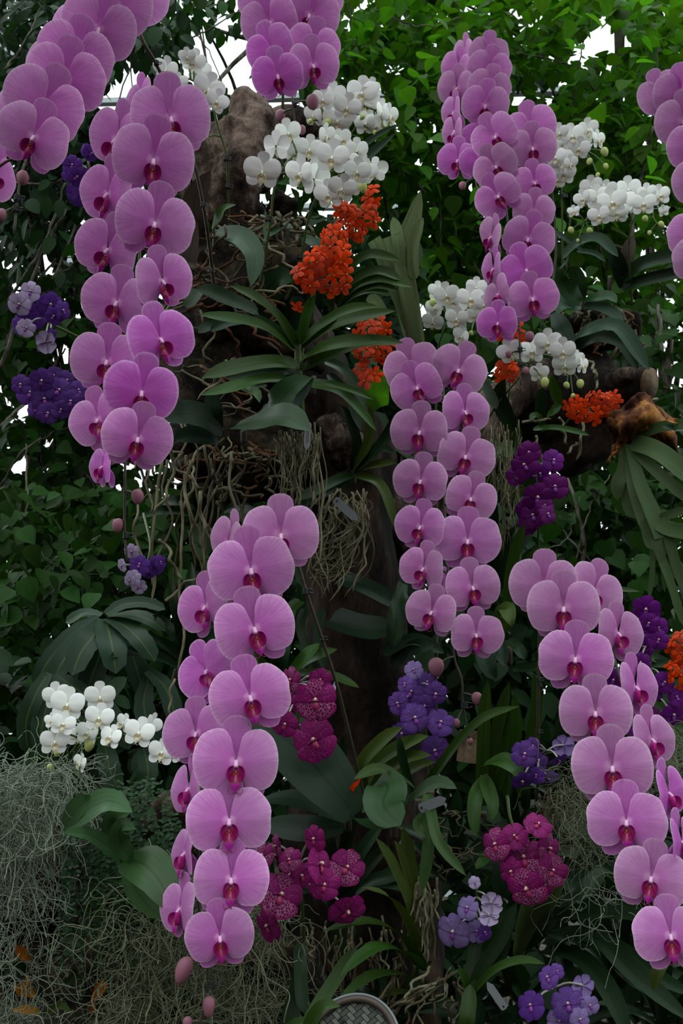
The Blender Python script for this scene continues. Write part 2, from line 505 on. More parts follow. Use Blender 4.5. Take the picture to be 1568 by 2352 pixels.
M['scheff'] = mat_leaf('umbrella_leaf', (0.0156, 0.0372, 0.0173), (0.0108, 0.0276, 0.0134), 0.05, None, 0.42, 0.14, (0.072, 0.096, 0.024), 8.0, 0.3)
M['moth_leaf'] = mat_leaf('moth_orchid_leaf', (0.036, 0.088, 0.026), (0.026, 0.066, 0.020), 0.08, None, 0.4, 0.25, (0.016, 0.045, 0.012), 10.0, 0.25)
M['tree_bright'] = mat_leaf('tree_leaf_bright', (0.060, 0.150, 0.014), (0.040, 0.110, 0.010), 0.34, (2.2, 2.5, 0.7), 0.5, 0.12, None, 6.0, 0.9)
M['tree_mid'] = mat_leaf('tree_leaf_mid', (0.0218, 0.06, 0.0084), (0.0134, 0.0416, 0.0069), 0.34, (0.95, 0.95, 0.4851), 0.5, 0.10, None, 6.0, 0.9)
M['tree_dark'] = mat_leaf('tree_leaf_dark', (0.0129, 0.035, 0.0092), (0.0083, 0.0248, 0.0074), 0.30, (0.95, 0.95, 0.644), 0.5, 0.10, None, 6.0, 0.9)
M['yellow_leaf'] = mat_leaf('yellow_leaf', (0.62, 0.26, 0.02), (0.40, 0.12, 0.015), 0.2, None, 0.45, 0.22, None, 6.0, 0.6)
M['creeper'] = mat_leaf('creeper_leaf', (0.0256, 0.0704, 0.0176), (0.016, 0.048, 0.0144), 0.15, None, 0.45, 0.22, None, 6.0, 0.8)
M['moss'] = mat_plain('spanish_moss', (0.2111, 0.2269, 0.1426, 1.0), (0.1267, 0.1373, 0.0845, 1.0), 9.0, 0.9, 0.1)
M['moss_pale'] = mat_plain('spanish_moss_pale', (0.255, 0.2915, 0.2232, 1.0), (0.1457, 0.1731, 0.1275, 1.0), 9.0, 0.9, 0.1)
M['rust_frond'] = mat_bark('rust_frond', (0.0338, 0.012, 0.0075), (0.12, 0.0413, 0.015), (0.345, 0.15, 0.0375), 12.0, 0.5, 0.01, (0.75, 0.75, 0.75))
M['metal'] = mat_plain('roof_metal', (0.42, 0.45, 0.46, 1), (0.36, 0.39, 0.40, 1), 6.0, 0.5, 0.4)
M['tag'] = mat_plain('plastic_tag', (0.15, 0.155, 0.165, 1.0), (0.12, 0.125, 0.135, 1.0), 12.0, 0.5, 0.4)
M['ink'] = mat_plain('black_ink', (0.006, 0.006, 0.006, 1), (0.01, 0.01, 0.01, 1), 12.0, 0.6, 0.2)
M['cane'] = mat_plain('cane_rim', (0.0616, 0.0405, 0.0289, 1.0), (0.0347, 0.0223, 0.0162, 1.0), 40.0, 0.5, 0.35, 0, 0.4, 0.002)
M['weave_light'] = mat_plain('weave_light', (0.072, 0.072, 0.06, 1.0), (0.051, 0.051, 0.042, 1.0), 30.0, 0.6, 0.3)
M['weave_dark'] = mat_plain('weave_dark', (0.025, 0.0275, 0.0213, 1.0), (0.015, 0.0175, 0.0138, 1.0), 30.0, 0.6, 0.3)
M['cutwood'] = mat_bark('cut_wood', (0.06, 0.036, 0.021), (0.12, 0.078, 0.048), (0.18, 0.126, 0.084), 16.0, 0.4, 0.005, (0.6, 0.6, 0.95))


def mat_glass():
    m = NT('roof_glass')
    t = m.n('ShaderNodeBsdfTransparent'); t.inputs[0].default_value = (0.93, 0.97, 0.96, 1)
    g = m.n('ShaderNodeBsdfGlossy'); g.inputs['Roughness'].default_value = 0.05
    x = m.n('ShaderNodeMixShader'); x.inputs[0].default_value = 0.05
    m.l(t.outputs[0], x.inputs[1]); m.l(g.outputs[0], x.inputs[2]); m.l(x.outputs[0], m.out.inputs[0])
    return m.m


M['glass'] = mat_glass()
# ------------------------------------------------------------------ the setting: ground, mounds, glass roof and back wall
def ground_z(x, y):
    """Bare soil with a raised planting bank in front of the tree, higher on the left."""
    def g(cx, cy, sx, sy, h):
        return h * math.exp(-((x - cx) / sx) ** 2 - ((y - cy) / sy) ** 2)
    z = g(0.1, 1.95, 1.5, 0.42, 1.0) + g(-0.62, 1.75, 0.42, 0.40, 0.42) + g(0.9, 2.3, 0.5, 0.5, 0.35)
    return z + 0.03 * noise.noise(Vector((x * 3, y * 3, 0.3)))


xs = np.concatenate([np.linspace(-12, -2.2, 12), np.linspace(-2.0, 2.0, 64), np.linspace(2.2, 12, 12)])
ys = np.concatenate([np.linspace(-6, 0.6, 8), np.linspace(0.7, 4.0, 52), np.linspace(4.4, 14, 14)])
gv = np.array([(x, y, ground_z(x, y)) for y in ys for x in xs])
nx = len(xs)
gq = np.array([(j * nx + i, j * nx + i + 1, (j + 1) * nx + i + 1, (j + 1) * nx + i) for j in range(len(ys) - 1) for i in range(nx - 1)])
ground = ob('ground', mk_mesh_np('ground', gv, gq, [M['soil']]))
ground['kind'] = 'structure'


def box_geo(x0, x1, y0, y1, z0, z1):
    V = [(x0, y0, z0), (x1, y0, z0), (x1, y1, z0), (x0, y1, z0), (x0, y0, z1), (x1, y0, z1), (x1, y1, z1), (x0, y1, z1)]
    F = [(0, 3, 2, 1), (4, 5, 6, 7), (0, 1, 5, 4), (1, 2, 6, 5), (2, 3, 7, 6), (3, 0, 4, 7)]
    return V, F


# glazed roof, falling to the right: the frame is one mesh, every pane, rafter and purlin its own piece
def roof_root():
    b = MB()
    for x in (-7.0, 7.0):
        b.add(*box_geo(x - 0.08, x + 0.08, -4, 14, -0.10, 0.06))
    return b.mesh('ceiling', [M['metal']], False)


ceiling = ob('ceiling', roof_root())
ceiling.location = (0, 0, 7.6)
ceiling.rotation_euler = (0, math.radians(9), math.radians(-14))
ceiling['kind'] = 'structure'
b = MB(); b.add(*box_geo(-0.045, 0.045, -4, 14, -0.09, 0.05)); raf = b.mesh('rafter', [M['metal']], False)
b = MB(); b.add(*box_geo(-7, 7, -0.035, 0.035, -0.06, 0.0)); pur = b.mesh('purlin', [M['metal']], False)
b = MB(); b.add(*box_geo(-0.74, 0.74, -0.98, 0.98, 0.0, 0.006)); pane_me = b.mesh('pane', [M['glass']], False)
for i in range(8):
    ob('rafter', raf, ceiling, Matrix.Translation((-5.25 + 1.5 * i, 0, 0)))
for j in range(10):
    ob('purlin', pur, ceiling, Matrix.Translation((0, -4 + 2 * j, -0.02)))
for i in range(9):
    for j in range(9):
        ob('pane', pane_me, ceiling, Matrix.Translation((-6.0 + 1.5 * i, -3 + 2 * j, 0.01)))
b = MB(); b.add(*box_geo(-8, 8, 13.95, 14.05, 0, 0.5)); b.add(*box_geo(-8, 8, 13.95, 14.05, 5.4, 5.5))
wall_back = ob('wall_back', b.mesh('wall_back', [M['metal']], False))
wall_back['kind'] = 'structure'
b = MB(); b.add(*box_geo(-0.04, 0.04, 13.93, 14.03, 0.5, 5.4)); mul = b.mesh('mullion', [M['metal']], False)
b = MB(); b.add(*box_geo(-0.94, 0.94, 13.99, 14.0, 0.5, 5.4)); bp = b.mesh('pane', [M['glass']], False)
for i in range(9):
    ob('mullion', mul, wall_back, Matrix.Translation((-8 + 2 * i, 0, 0)))
for i in range(8):
    ob('pane', bp, wall_back, Matrix.Translation((-7 + 2 * i, 0, 0)))


# ------------------------------------------------------------------ trees behind: trunk, branches, leaves one by one, the rest joined
GAPS = [(500, 150, 80, 45), (300, 165, 34, 34), (262, 215, 38, 34), (245, 250, 26, 24), (565, 120, 50, 45), (600, 205, 70, 36),
        (660, 230, 60, 28), (470, 95, 28, 20), (215, 20, 46, 16), (1072, 8, 26, 12), (1395, 90, 60, 34), (1350, 110, 30, 22),
        (1184, 226, 18, 30), (1258, 204, 34, 18), (905, 195, 16, 10), (1005, 292, 24, 14), (1290, 180, 16, 12),
        (20, 590, 24, 26), (55, 650, 40, 26), (105, 610, 34, 24), (150, 580, 30, 24), (145, 800, 42, 34), (60, 930, 44, 28),
        (45, 1065, 46, 24), (110, 1000, 26, 18), (195, 700, 26, 40), (1125, 835, 24, 20), (1490, 565, 28, 10), (965, 720, 18, 34), (985, 690, 18, 14),
        (1340, 850, 14, 12), (1560, 860, 12, 20), (1520, 850, 16, 14), (1000, 380, 12, 8), (760, 870, 10, 16), (955, 1000, 6, 6),
        (150, 1440, 26, 14), (160, 1465, 22, 12), (130, 1480, 16, 10), (30, 1290, 22, 10), (1275, 1085, 20, 12), (690, 20, 20, 20), (1225, 40, 18, 10),
        (1180, 30, 12, 8), (480, 330, 14, 10), (150, 120, 12, 16), (380, 20, 20, 12)]

_g = random.Random(77)
GAPS += [(_g.uniform(790, 1560), _g.uniform(0, 430), _g.uniform(6, 16), _g.uniform(5, 12)) for _ in range(64)]
GAPS += [(_g.uniform(0, 300), _g.uniform(520, 1130), _g.uniform(6, 16), _g.uniform(5, 13)) for _ in range(44)]
GAPS = [(x, y, rx * (0.78 if x < 210 else 1), ry * (0.78 if x < 210 else 1)) for x, y, rx, ry in GAPS]
GAPS += [(_g.uniform(1380, 1568), _g.uniform(540, 900), _g.uniform(5, 12), _g.uniform(4, 9)) for _ in range(14)]


def leaf_template(kind):
    """(verts, quads, uv) of one leaf 1 long, lying in xy with its tip at +x: two blades folded along the midrib."""
    if kind == 'heart':
        t = [0.0, 0.06, 0.25, 0.5, 0.78, 1.0]; w = [0.02, 0.30, 0.46, 0.42, 0.22, 0.0]
    elif kind == 'oval':
        t = [0.0, 0.12, 0.35, 0.65, 0.88, 1.0]; w = [0.01, 0.17, 0.27, 0.25, 0.13, 0.0]
    else:
        t = [0.0, 0.15, 0.4, 0.7, 0.9, 1.0]; w = [0.02, 0.10, 0.14, 0.11, 0.05, 0.0]
    V, UV = [], []
    for a, b_ in zip(t, w):
        sag = -0.16 * a * a
        for s in (-1, 0, 1):
            V.append((a, s * b_, sag + (0.10 if s else 0.0) * b_ / 0.4))
            UV.append((a, 0.5 + 0.5 * s))
    Q = []
    for i in range(len(t) - 1):
        Q += [(3 * i, 3 * i + 3, 3 * i + 4, 3 * i + 1), (3 * i + 1, 3 * i + 4, 3 * i + 5, 3 * i + 2)]
    return np.array(V), np.array(Q), np.array(UV)


TEMPL = {k: leaf_template(k) for k in ('heart', 'oval', 'lance')}
LEAFME = {}


def leaf_mesh(kind, mat):
    key = (kind, mat)
    if key not in LEAFME:
        V, Q, UV = TEMPL[kind]
        LEAFME[key] = mk_mesh_np('leaf', V, Q, [M[mat]], UV)
    return LEAFME[key]


def leaf_frames(n, droop, face, rng):
    """n rotations: tips hang outward and down, the blades look up and a little toward where the light comes from."""
    az = rng.uniform(0, 2 * np.pi, n)
    dip = rng.normal(droop, 0.35, n)
    x = np.stack([np.cos(az) * np.cos(dip), np.sin(az) * np.cos(dip), -np.sin(dip)], 1)
    z0 = np.array([0, -face, 1.0])[None] + rng.normal(0, 0.35, (n, 3))
    y = np.cross(z0, x); y /= np.linalg.norm(y, axis=1, keepdims=True)
    z = np.cross(x, y)
    return np.stack([x, y, z], 2)


def tree(name, label, cat, base_xy, base_r, regions, n_single, n_rest, size, mat, kind='heart', seed=1, droop=0.5, face=0.45,
         branches=(), sticks=(), clumps=46, bark='twig', group='trees behind the orchids', gaps=True, gm=5):
    """A tree: its leaves fill regions (x0, y0, x1, y1, near, far) of what the photograph shows, in clumps, leaving its gaps open."""
    rng = np.random.default_rng(seed)
    pos = []
    want = n_single + n_rest
    tot = sum((r[2] - r[0]) * (r[3] - r[1]) for r in regions)
    for (x0, y0, x1, y1, d0, d1) in regions:
        k = int(want * (x1 - x0) * (y1 - y0) / tot * 1.0)
        c = np.stack([rng.uniform(x0, x1, clumps), rng.uniform(y0, y1, clumps), rng.uniform(d0, d1, clumps)], 1)
        got = 0
        while got < k:
            j = rng.integers(0, clumps, 256)
            q = c[j] + rng.normal(0, 1, (256, 3)) * np.array([62, 50, 0.22])
            u = rng.random(256) < 0.45
            q[u] = np.stack([rng.uniform(x0, x1, u.sum()), rng.uniform(y0, y1, u.sum()), rng.uniform(d0, d1, u.sum())], 1)
            for a in q:
                if gaps and any(((a[0] - gx) / (rx + gm)) ** 2 + ((a[1] - gy) / (ry + gm)) ** 2 < 1 for gx, gy, rx, ry in GAPS):
                    continue
                pos.append(a); got += 1
                if got >= k:
                    break
    pos = np.array(pos)
    order = np.argsort(pos[:, 2])
    pos = pos[order]
    Wp = np.array([P(*a) for a in pos])
    R = leaf_frames(len(Wp), droop, face, rng)
    S = size * rng.uniform(0.7, 1.2, len(Wp))
    bx, by = base_xy
    bz = ground_z(bx, by)
    root = empty(name, (bx, by, bz), label, cat, group)
    o3 = Vector((bx, by, bz))
    n_single = min(n_single, len(Wp))
    pick = np.zeros(len(Wp), bool)
    pick[:n_single] = True
    me = leaf_mesh(kind, mat)
    for i in np.nonzero(pick)[0]:
        mw = Matrix.Identity(4)
        for r_ in range(3):
            for c_ in range(3):
                mw[r_][c_] = R[i][r_][c_] * S[i]
            mw[r_][3] = Wp[i][r_] - o3[r_]
        ob('leaf', me, root, mw)
    rest = ~pick
    if rest.sum():
        V, Q, UV = TEMPL[kind]
        A = np.einsum('nij,vj->nvi', R[rest] * S[rest][:, None, None], V) + (Wp[rest] - np.array(o3))[:, None, :]
        N = len(A)
        QQ = (Q[None] + (np.arange(N) * len(V))[:, None, None]).reshape(-1, 4)
        f = ob('foliage', mk_mesh_np('foliage', A, QQ, [M[mat]], np.tile(UV, (N, 1))), root)
        f['kind'] = 'stuff'
    # trunk up into the crown, branches along it
    cen = Wp.mean(axis=0)
    top = Wp[:, 2].max()
    tp = [o3 - Vector((0, 0, 0.1)), Vector((bx, by, bz + (cen[2] - bz) * 0.4)), Vector((cen[0] * 0.5 + bx * 0.5, cen[1] * 0.5 + by * 0.5, cen[2])),
          Vector((cen[0] * 0.6 + bx * 0.4, cen[1], cen[2] * 0.3 + top * 0.7))]
    path = catmull(tp, 22)
    path = path + np.array([[0.05 * noise.noise(Vector((i * 0.3, seed, 0))), 0.05 * noise.noise(Vector((i * 0.3, 5, seed))), 0] for i in range(22)])
    b = MB(); b.add(*tube_geo(path, np.linspace(base_r, base_r * 0.3, 22), 8))
    ob('trunk', b.mesh('trunk', [M[bark]], True, o3), root)
    for k in range(10):
        s = path[9 + rng.integers(0, 12)]
        e = Wp[rng.integers(0, len(Wp))]
        midp = (s + e) / 2 + np.array([0, 0, 0.12]) + rng.normal(0, 0.06, 3)
        b = MB(); b.add(*tube_geo(catmull([s, midp, e], 9), np.linspace(base_r * 0.28, 0.004, 9), 5))
        ob('branch', b.mesh('branch', [M[bark]], True, o3), root)
    for pts in branches:       # branches the photograph shows: (x, y, d) points and a width in pixels
        *pp, wpx = pts
        q = [P(*a) for a in pp]
        n_ = 6 + 5 * len(q)
        cc = catmull(q, n_) + np.array([[0.012 * noise.noise(Vector((i * 0.6, wpx, seed))), 0, 0.012 * noise.noise(Vector((i * 0.6, seed, 3)))] for i in range(n_)])
        r_ = wpx * 0.5 * pp[0][2] / FPX
        b = MB(); b.add(*tube_geo(cc, np.linspace(r_, r_ * 0.6, n_), 6))
        ob('branch', b.mesh('branch', [M[bark]], True, o3), root)
    return root


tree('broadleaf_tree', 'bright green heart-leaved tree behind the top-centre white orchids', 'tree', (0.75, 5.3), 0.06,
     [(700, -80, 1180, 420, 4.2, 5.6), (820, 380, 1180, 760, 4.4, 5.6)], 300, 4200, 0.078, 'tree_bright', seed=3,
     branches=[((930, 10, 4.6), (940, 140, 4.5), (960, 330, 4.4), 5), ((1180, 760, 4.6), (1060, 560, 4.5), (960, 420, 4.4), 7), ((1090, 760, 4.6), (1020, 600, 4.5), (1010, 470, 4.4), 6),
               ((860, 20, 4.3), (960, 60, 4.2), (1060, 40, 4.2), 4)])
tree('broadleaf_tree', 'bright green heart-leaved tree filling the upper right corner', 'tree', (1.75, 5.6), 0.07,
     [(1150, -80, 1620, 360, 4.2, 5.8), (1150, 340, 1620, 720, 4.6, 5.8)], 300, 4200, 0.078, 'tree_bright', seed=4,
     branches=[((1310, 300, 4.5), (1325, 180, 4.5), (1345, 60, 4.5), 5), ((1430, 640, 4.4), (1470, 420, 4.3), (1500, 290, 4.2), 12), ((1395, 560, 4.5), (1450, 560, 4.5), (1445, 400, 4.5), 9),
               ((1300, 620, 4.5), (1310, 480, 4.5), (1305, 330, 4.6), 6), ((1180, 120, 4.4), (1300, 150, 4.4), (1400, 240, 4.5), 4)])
tree('weeping_tree', 'dark fine-branched tree in the upper left corner with hanging leaves', 'tree', (-1.2, 4.6), 0.05,
     [(-60, -60, 420, 330, 3.4, 4.6), (-60, 280, 300, 640, 3.4, 4.6)], 300, 3000, 0.072, 'tree_dark', 'oval', 5, 0.9, 0.5,
     branches=[((10, 160, 3.3), (60, 90, 3.4), (110, -20, 3.5), 6), ((0, 330, 3.3), (90, 210, 3.4), (170, 90, 3.5), 7), ((30, 420, 3.3), (120, 420, 3.4), (200, 380, 3.4), 7),
               ((0, 720, 3.5), (100, 560, 3.4), (150, 420, 3.4), 9), ((0, 850, 3.5), (70, 650, 3.4), (150, 480, 3.3), 10), ((60, 560, 3.5), (110, 640, 3.5), (190, 590, 3.4), 5),
               ((330, 10, 3.6), (300, 130, 3.6), (310, 240, 3.6), 5), ((60, 760, 3.4), (180, 500, 3.5), (330, 60, 3.8), 6)])
tree('weeping_tree', 'dark leafy tree showing between the first pink sprays at the top', 'tree', (-0.4, 4.9), 0.05,
     [(330, -60, 720, 330, 3.8, 5.0), (380, 300, 760, 520, 4.0, 5.0)], 260, 800, 0.075, 'tree_mid', 'oval', 6, 0.8, 0.5,
     branches=[((350, 20, 3.9), (420, 90, 3.9), (560, 20, 4.0), 5), ((400, 10, 4.0), (480, 120, 4.0), (520, 220, 4.0), 4)])
tree('leafy_tree', 'mid green tree at the left edge beside the violet flower clusters', 'tree', (-1.7, 5.0), 0.06,
     [(-60, 600, 300, 1180, 3.6, 5.0)], 300, 2300, 0.066, 'tree_mid', 'heart', 7, 0.6, 0.5,
     branches=[((0, 980, 3.5), (80, 900, 3.6), (150, 800, 3.7), 8), ((0, 1120, 3.6), (60, 1030, 3.6), (200, 960, 3.7), 6), ((10, 800, 3.6), (60, 680, 3.6), (160, 560, 3.6), 8),
               ((55, 1290, 3.4), (62, 1150, 3.4), (60, 1020, 3.5), 6), ((0, 1240, 3.5), (90, 1180, 3.5), (220, 1120, 3.5), 3)])
tree('leafy_tree', 'shaded green tree behind the hanging roots and umbrella leaves at left', 'tree', (-1.0, 4.4), 0.05,
     [(-60, 1120, 470, 1620, 3.0, 4.4)], 300, 2400, 0.062, 'tree_mid', 'heart', 8, 0.7, 0.55,
     branches=[((60, 1400, 3.0), (120, 1290, 3.0), (230, 1230, 3.1), 4), ((120, 1700, 3.2), (66, 1500, 3.2), (70, 1380, 3.2), 6), ((60, 1240, 3.1), (160, 1310, 3.1), (330, 1330, 3.2), 3)])
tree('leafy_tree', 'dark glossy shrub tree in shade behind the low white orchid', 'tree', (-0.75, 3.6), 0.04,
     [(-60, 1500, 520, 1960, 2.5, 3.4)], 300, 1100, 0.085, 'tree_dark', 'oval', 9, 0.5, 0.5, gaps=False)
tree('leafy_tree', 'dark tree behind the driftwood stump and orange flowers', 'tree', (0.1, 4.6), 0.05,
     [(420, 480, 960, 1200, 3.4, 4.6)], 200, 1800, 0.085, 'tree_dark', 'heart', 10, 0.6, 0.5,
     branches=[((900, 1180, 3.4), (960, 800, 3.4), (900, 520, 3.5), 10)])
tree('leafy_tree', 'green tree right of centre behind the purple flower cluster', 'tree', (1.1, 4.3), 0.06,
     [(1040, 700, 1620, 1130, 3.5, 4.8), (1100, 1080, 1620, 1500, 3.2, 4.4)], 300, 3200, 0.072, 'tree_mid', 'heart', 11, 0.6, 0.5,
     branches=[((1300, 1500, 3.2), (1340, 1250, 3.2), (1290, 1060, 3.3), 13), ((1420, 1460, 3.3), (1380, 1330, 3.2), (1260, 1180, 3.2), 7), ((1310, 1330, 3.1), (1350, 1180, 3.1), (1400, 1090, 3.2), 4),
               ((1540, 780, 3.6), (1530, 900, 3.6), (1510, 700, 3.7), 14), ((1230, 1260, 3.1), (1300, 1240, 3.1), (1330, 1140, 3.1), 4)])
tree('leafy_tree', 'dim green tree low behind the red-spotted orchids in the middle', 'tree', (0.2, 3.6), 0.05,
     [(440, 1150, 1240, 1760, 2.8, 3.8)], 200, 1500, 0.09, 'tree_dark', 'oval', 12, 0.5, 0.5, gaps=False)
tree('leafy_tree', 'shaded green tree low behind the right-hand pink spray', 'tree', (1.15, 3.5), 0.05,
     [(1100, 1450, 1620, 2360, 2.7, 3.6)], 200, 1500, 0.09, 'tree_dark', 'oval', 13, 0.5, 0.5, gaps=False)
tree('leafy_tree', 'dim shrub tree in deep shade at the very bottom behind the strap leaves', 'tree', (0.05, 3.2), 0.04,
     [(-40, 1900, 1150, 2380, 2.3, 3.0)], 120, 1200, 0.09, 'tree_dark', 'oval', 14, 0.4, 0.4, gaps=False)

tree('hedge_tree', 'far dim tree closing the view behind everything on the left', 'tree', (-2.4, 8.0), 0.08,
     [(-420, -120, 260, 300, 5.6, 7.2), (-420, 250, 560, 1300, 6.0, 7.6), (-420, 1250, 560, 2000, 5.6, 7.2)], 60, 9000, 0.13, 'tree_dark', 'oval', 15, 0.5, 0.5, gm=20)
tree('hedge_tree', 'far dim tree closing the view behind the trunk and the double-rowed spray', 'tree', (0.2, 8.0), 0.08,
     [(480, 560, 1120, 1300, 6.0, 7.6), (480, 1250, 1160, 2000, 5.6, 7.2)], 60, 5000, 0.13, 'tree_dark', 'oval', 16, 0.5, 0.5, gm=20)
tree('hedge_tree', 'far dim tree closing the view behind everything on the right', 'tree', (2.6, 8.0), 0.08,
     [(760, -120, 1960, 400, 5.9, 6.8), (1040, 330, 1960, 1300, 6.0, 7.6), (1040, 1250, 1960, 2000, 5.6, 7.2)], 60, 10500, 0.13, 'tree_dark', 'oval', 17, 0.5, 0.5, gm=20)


def add_shade_tree(label, x, y, h, r, n, seed):
    """An unseen tree, added outside the frame to cut low light on the orchids."""
    rng = np.random.default_rng(seed)
    q = rng.normal(0, 1, (n, 3)); q /= np.linalg.norm(q, axis=1, keepdims=True)
    q *= rng.uniform(0.45, 1.0, (n, 1)) ** 0.5
    pos = np.array([x, y, h * 0.55]) + q * np.array([r, r, h * 0.5])
    pos = pos[pos[:, 2] > 0.05]
    n = len(pos)
    R = leaf_frames(n, 0.5, 0.0, rng); S = 0.17 * rng.uniform(0.7, 1.2, n)
    root = empty('added_shade_tree', (x, y, 0), label, 'tree', 'unseen trees added for shade')
    V, Q, UV = TEMPL['oval']
    A = np.einsum('nij,vj->nvi', R * S[:, None, None], V) + (pos - np.array([x, y, 0]))[:, None, :]
    QQ = (Q[None] + (np.arange(n) * len(V))[:, None, None]).reshape(-1, 4)
    f = ob('foliage', mk_mesh_np('foliage', A, QQ, [M['tree_dark']], np.tile(UV, (n, 1))), root)  # unseen crown, added to block sky light from the sides and behind
    f['kind'] = 'stuff'
    b = MB(); b.add(*tube_geo([(0, 0, -0.1), (0.03, 0, h * 0.4), (0, 0.03, h * 0.8)], [0.08, 0.06, 0.03], 8))
    ob('trunk', b.mesh('trunk', [M['twig']]), root)


add_shade_tree('unseen tree added for shade beyond the left side', -2.6, 1.6, 4.2, 1.0, 1500, 41)
add_shade_tree('unseen tree added for shade beyond the right side', 2.7, 1.8, 4.2, 1.0, 1500, 42)
add_shade_tree('unseen tree added for shade behind the camera at left', -2.2, -1.6, 4.4, 1.2, 1500, 43)
add_shade_tree('unseen tree added for shade behind the camera', 0.1, -2.6, 4.4, 1.2, 1500, 44)
add_shade_tree('unseen tree added for shade behind the camera at right', 2.3, -1.5, 4.4, 1.2, 1500, 45)
# ------------------------------------------------------------------ the old tree: driftwood stump on a dark trunk, cut logs
def loft(pts, n, sides, amp, freq, seed, squash=1.0):
    """Knobbly wood: pts (px, py, d, r in pixels) as a tube whose rings wander with noise."""
    q = [tuple(P(a[0], a[1], a[2])) + (a[3] * a[2] / FPX,) for a in pts]
    c = catmull(q, n)
    V, F, UV = tube_geo(c[:, :3], np.maximum(c[:, 3], 0.004), sides)
    out = []
    for i, v in enumerate(V):
        cc = c[i // sides, :3]
        dv = np.asarray(v) - cc
        r = np.linalg.norm(dv)
        nz = noise.fractal(Vector(v) * freq + Vector((seed, 0, 0)), 0.9, 2.1, 5)
        rid = abs(noise.noise(Vector((v[0] * freq * 2.3, v[1] * freq * 2.3, v[2] * freq * 0.6)) + Vector((seed, 3, 1))))
        out.append(cc + dv * (1 + amp * nz - amp * 0.9 * rid))
    return out, F, UV


o3 = P(700, 1700, 2.1); o3.z = 0.8
old_tree = empty('tree_stump', (o3.x, o3.y, ground_z(o3.x, o3.y)), 'knobbly brown driftwood stump carrying the orchids, rising behind the left white orchids', 'stump')
o3 = old_tree.location.copy()


def wood(name, mat, pts, n, sides, amp, freq, seed, parent=old_tree, lab=None):
    b = MB(); b.add(*loft(pts, n, sides, amp, freq, seed))
    o = ob(name, b.mesh(name, [M[mat]], True, parent.location), parent)
    if lab: o['label'] = lab
    return o


wood('stump_head', 'driftwood', [(520, 600, 2.05, 60), (525, 520, 2.0, 74), (520, 450, 2.0, 84), (545, 380, 2.02, 92), (580, 320, 2.05, 88), (570, 265, 2.06, 58), (562, 228, 2.06, 44), (560, 205, 2.06, 22)],
     110, 64, 0.50, 6.5, 1, lab='bare grey-brown driftwood head')
wood('stump_shoulder', 'driftwood', [(590, 330, 2.1, 84), (640, 290, 2.1, 50), (690, 285, 2.12, 44), (740, 300, 2.15, 36), (800, 340, 2.2, 26)], 34, 28, 0.3, 5, 2)
wood('stump_shoulder', 'driftwood', [(540, 420, 2.05, 70), (480, 400, 2.05, 52), (440, 420, 2.05, 38), (420, 450, 2.05, 22)], 26, 24, 0.3, 5, 3)
wood('trunk', 'bark', [(850, 2600, 2.15, 190), (845, 2200, 2.1, 175), (835, 1900, 2.1, 160), (830, 1600, 2.1, 135), (820, 1350, 2.12, 118), (790, 1150, 2.15, 120), (740, 1000, 2.18, 120), (660, 860, 2.2, 130), (590, 700, 2.2, 120), (550, 560, 2.15, 90)],
     90, 40, 0.22, 5, 4)
wood('burl', 'driftwood', [(742, 965, 2.02, 16), (762, 1000, 2.0, 46), (775, 1040, 2.0, 42), (780, 1080, 2.02, 14)], 40, 36, 0.75, 16, 5)
wood('burl', 'bark', [(600, 770, 1.95, 20), (640, 790, 1.94, 34), (690, 815, 1.95, 44), (740, 850, 1.98, 16)], 20, 20, 0.5, 12, 6)
wood('limb', 'driftwood', [(860, 1250, 2.25, 90), (980, 1120, 2.35, 80), (1100, 990, 2.42, 62), (1180, 900, 2.5, 50), (1260, 850, 2.55, 36)], 50, 28, 0.28, 5, 7)

log = empty('log', P(1380, 960, 2.55), 'dark log hung behind the orange flowers at right, with a sawn end', 'log')
wood('log_body', 'bark', [(1180, 960, 2.6, 60), (1260, 945, 2.6, 76), (1340, 920, 2.58, 84), (1400, 895, 2.5, 52), (1440, 885, 2.46, 38), (1492, 880, 2.42, 34)], 40, 28, 0.16, 5, 8, log)
wood('log_body', 'bark', [(1330, 800, 2.7, 40), (1350, 880, 2.66, 80), (1340, 980, 2.62, 100), (1330, 1060, 2.62, 70), (1340, 1085, 2.62, 20)], 40, 28, 0.2, 5, 9, log)
e_ = P(1494, 880, 2.415)
V_, F_, U_ = tube_geo([P(1488, 880, 2.42), e_], 0.037, 24)
b = MB(); b.add(V_, F_, U_); ob('sawn_end', b.mesh('sawn_end', [M['cutwood']], True, log.location), log)['label'] = 'paler sawn end'
wood('stub', 'driftwood', [(1400, 880, 2.46, 22), (1430, 862, 2.42, 18), (1452, 858, 2.40, 14)], 12, 14, 0.3, 8, 10, log)

block = empty('wood_block', P(1082, 1715, 1.9), 'small sawn wood block behind the last buds of the centre spray', 'block')
b = MB(); b.add(*box_geo(-0.019, 0.019, -0.02, 0.02, -0.03, 0.03)); ob('block_body', b.mesh('block_body', [M['cutwood']], False), block)
block.rotation_euler = (0.1, 0.1, 0.3)

rock = empty('driftwood_piece', P(395, 1880, 1.62), 'short weathered driftwood piece beside the low left orchid leaves', 'driftwood')
wood('driftwood_body', 'driftwood', [(330, 1960, 1.65, 30), (350, 1910, 1.62, 40), (400, 1860, 1.6, 42), (440, 1830, 1.6, 34), (470, 1815, 1.62, 10)], 26, 22, 0.4, 8, 12, rock)

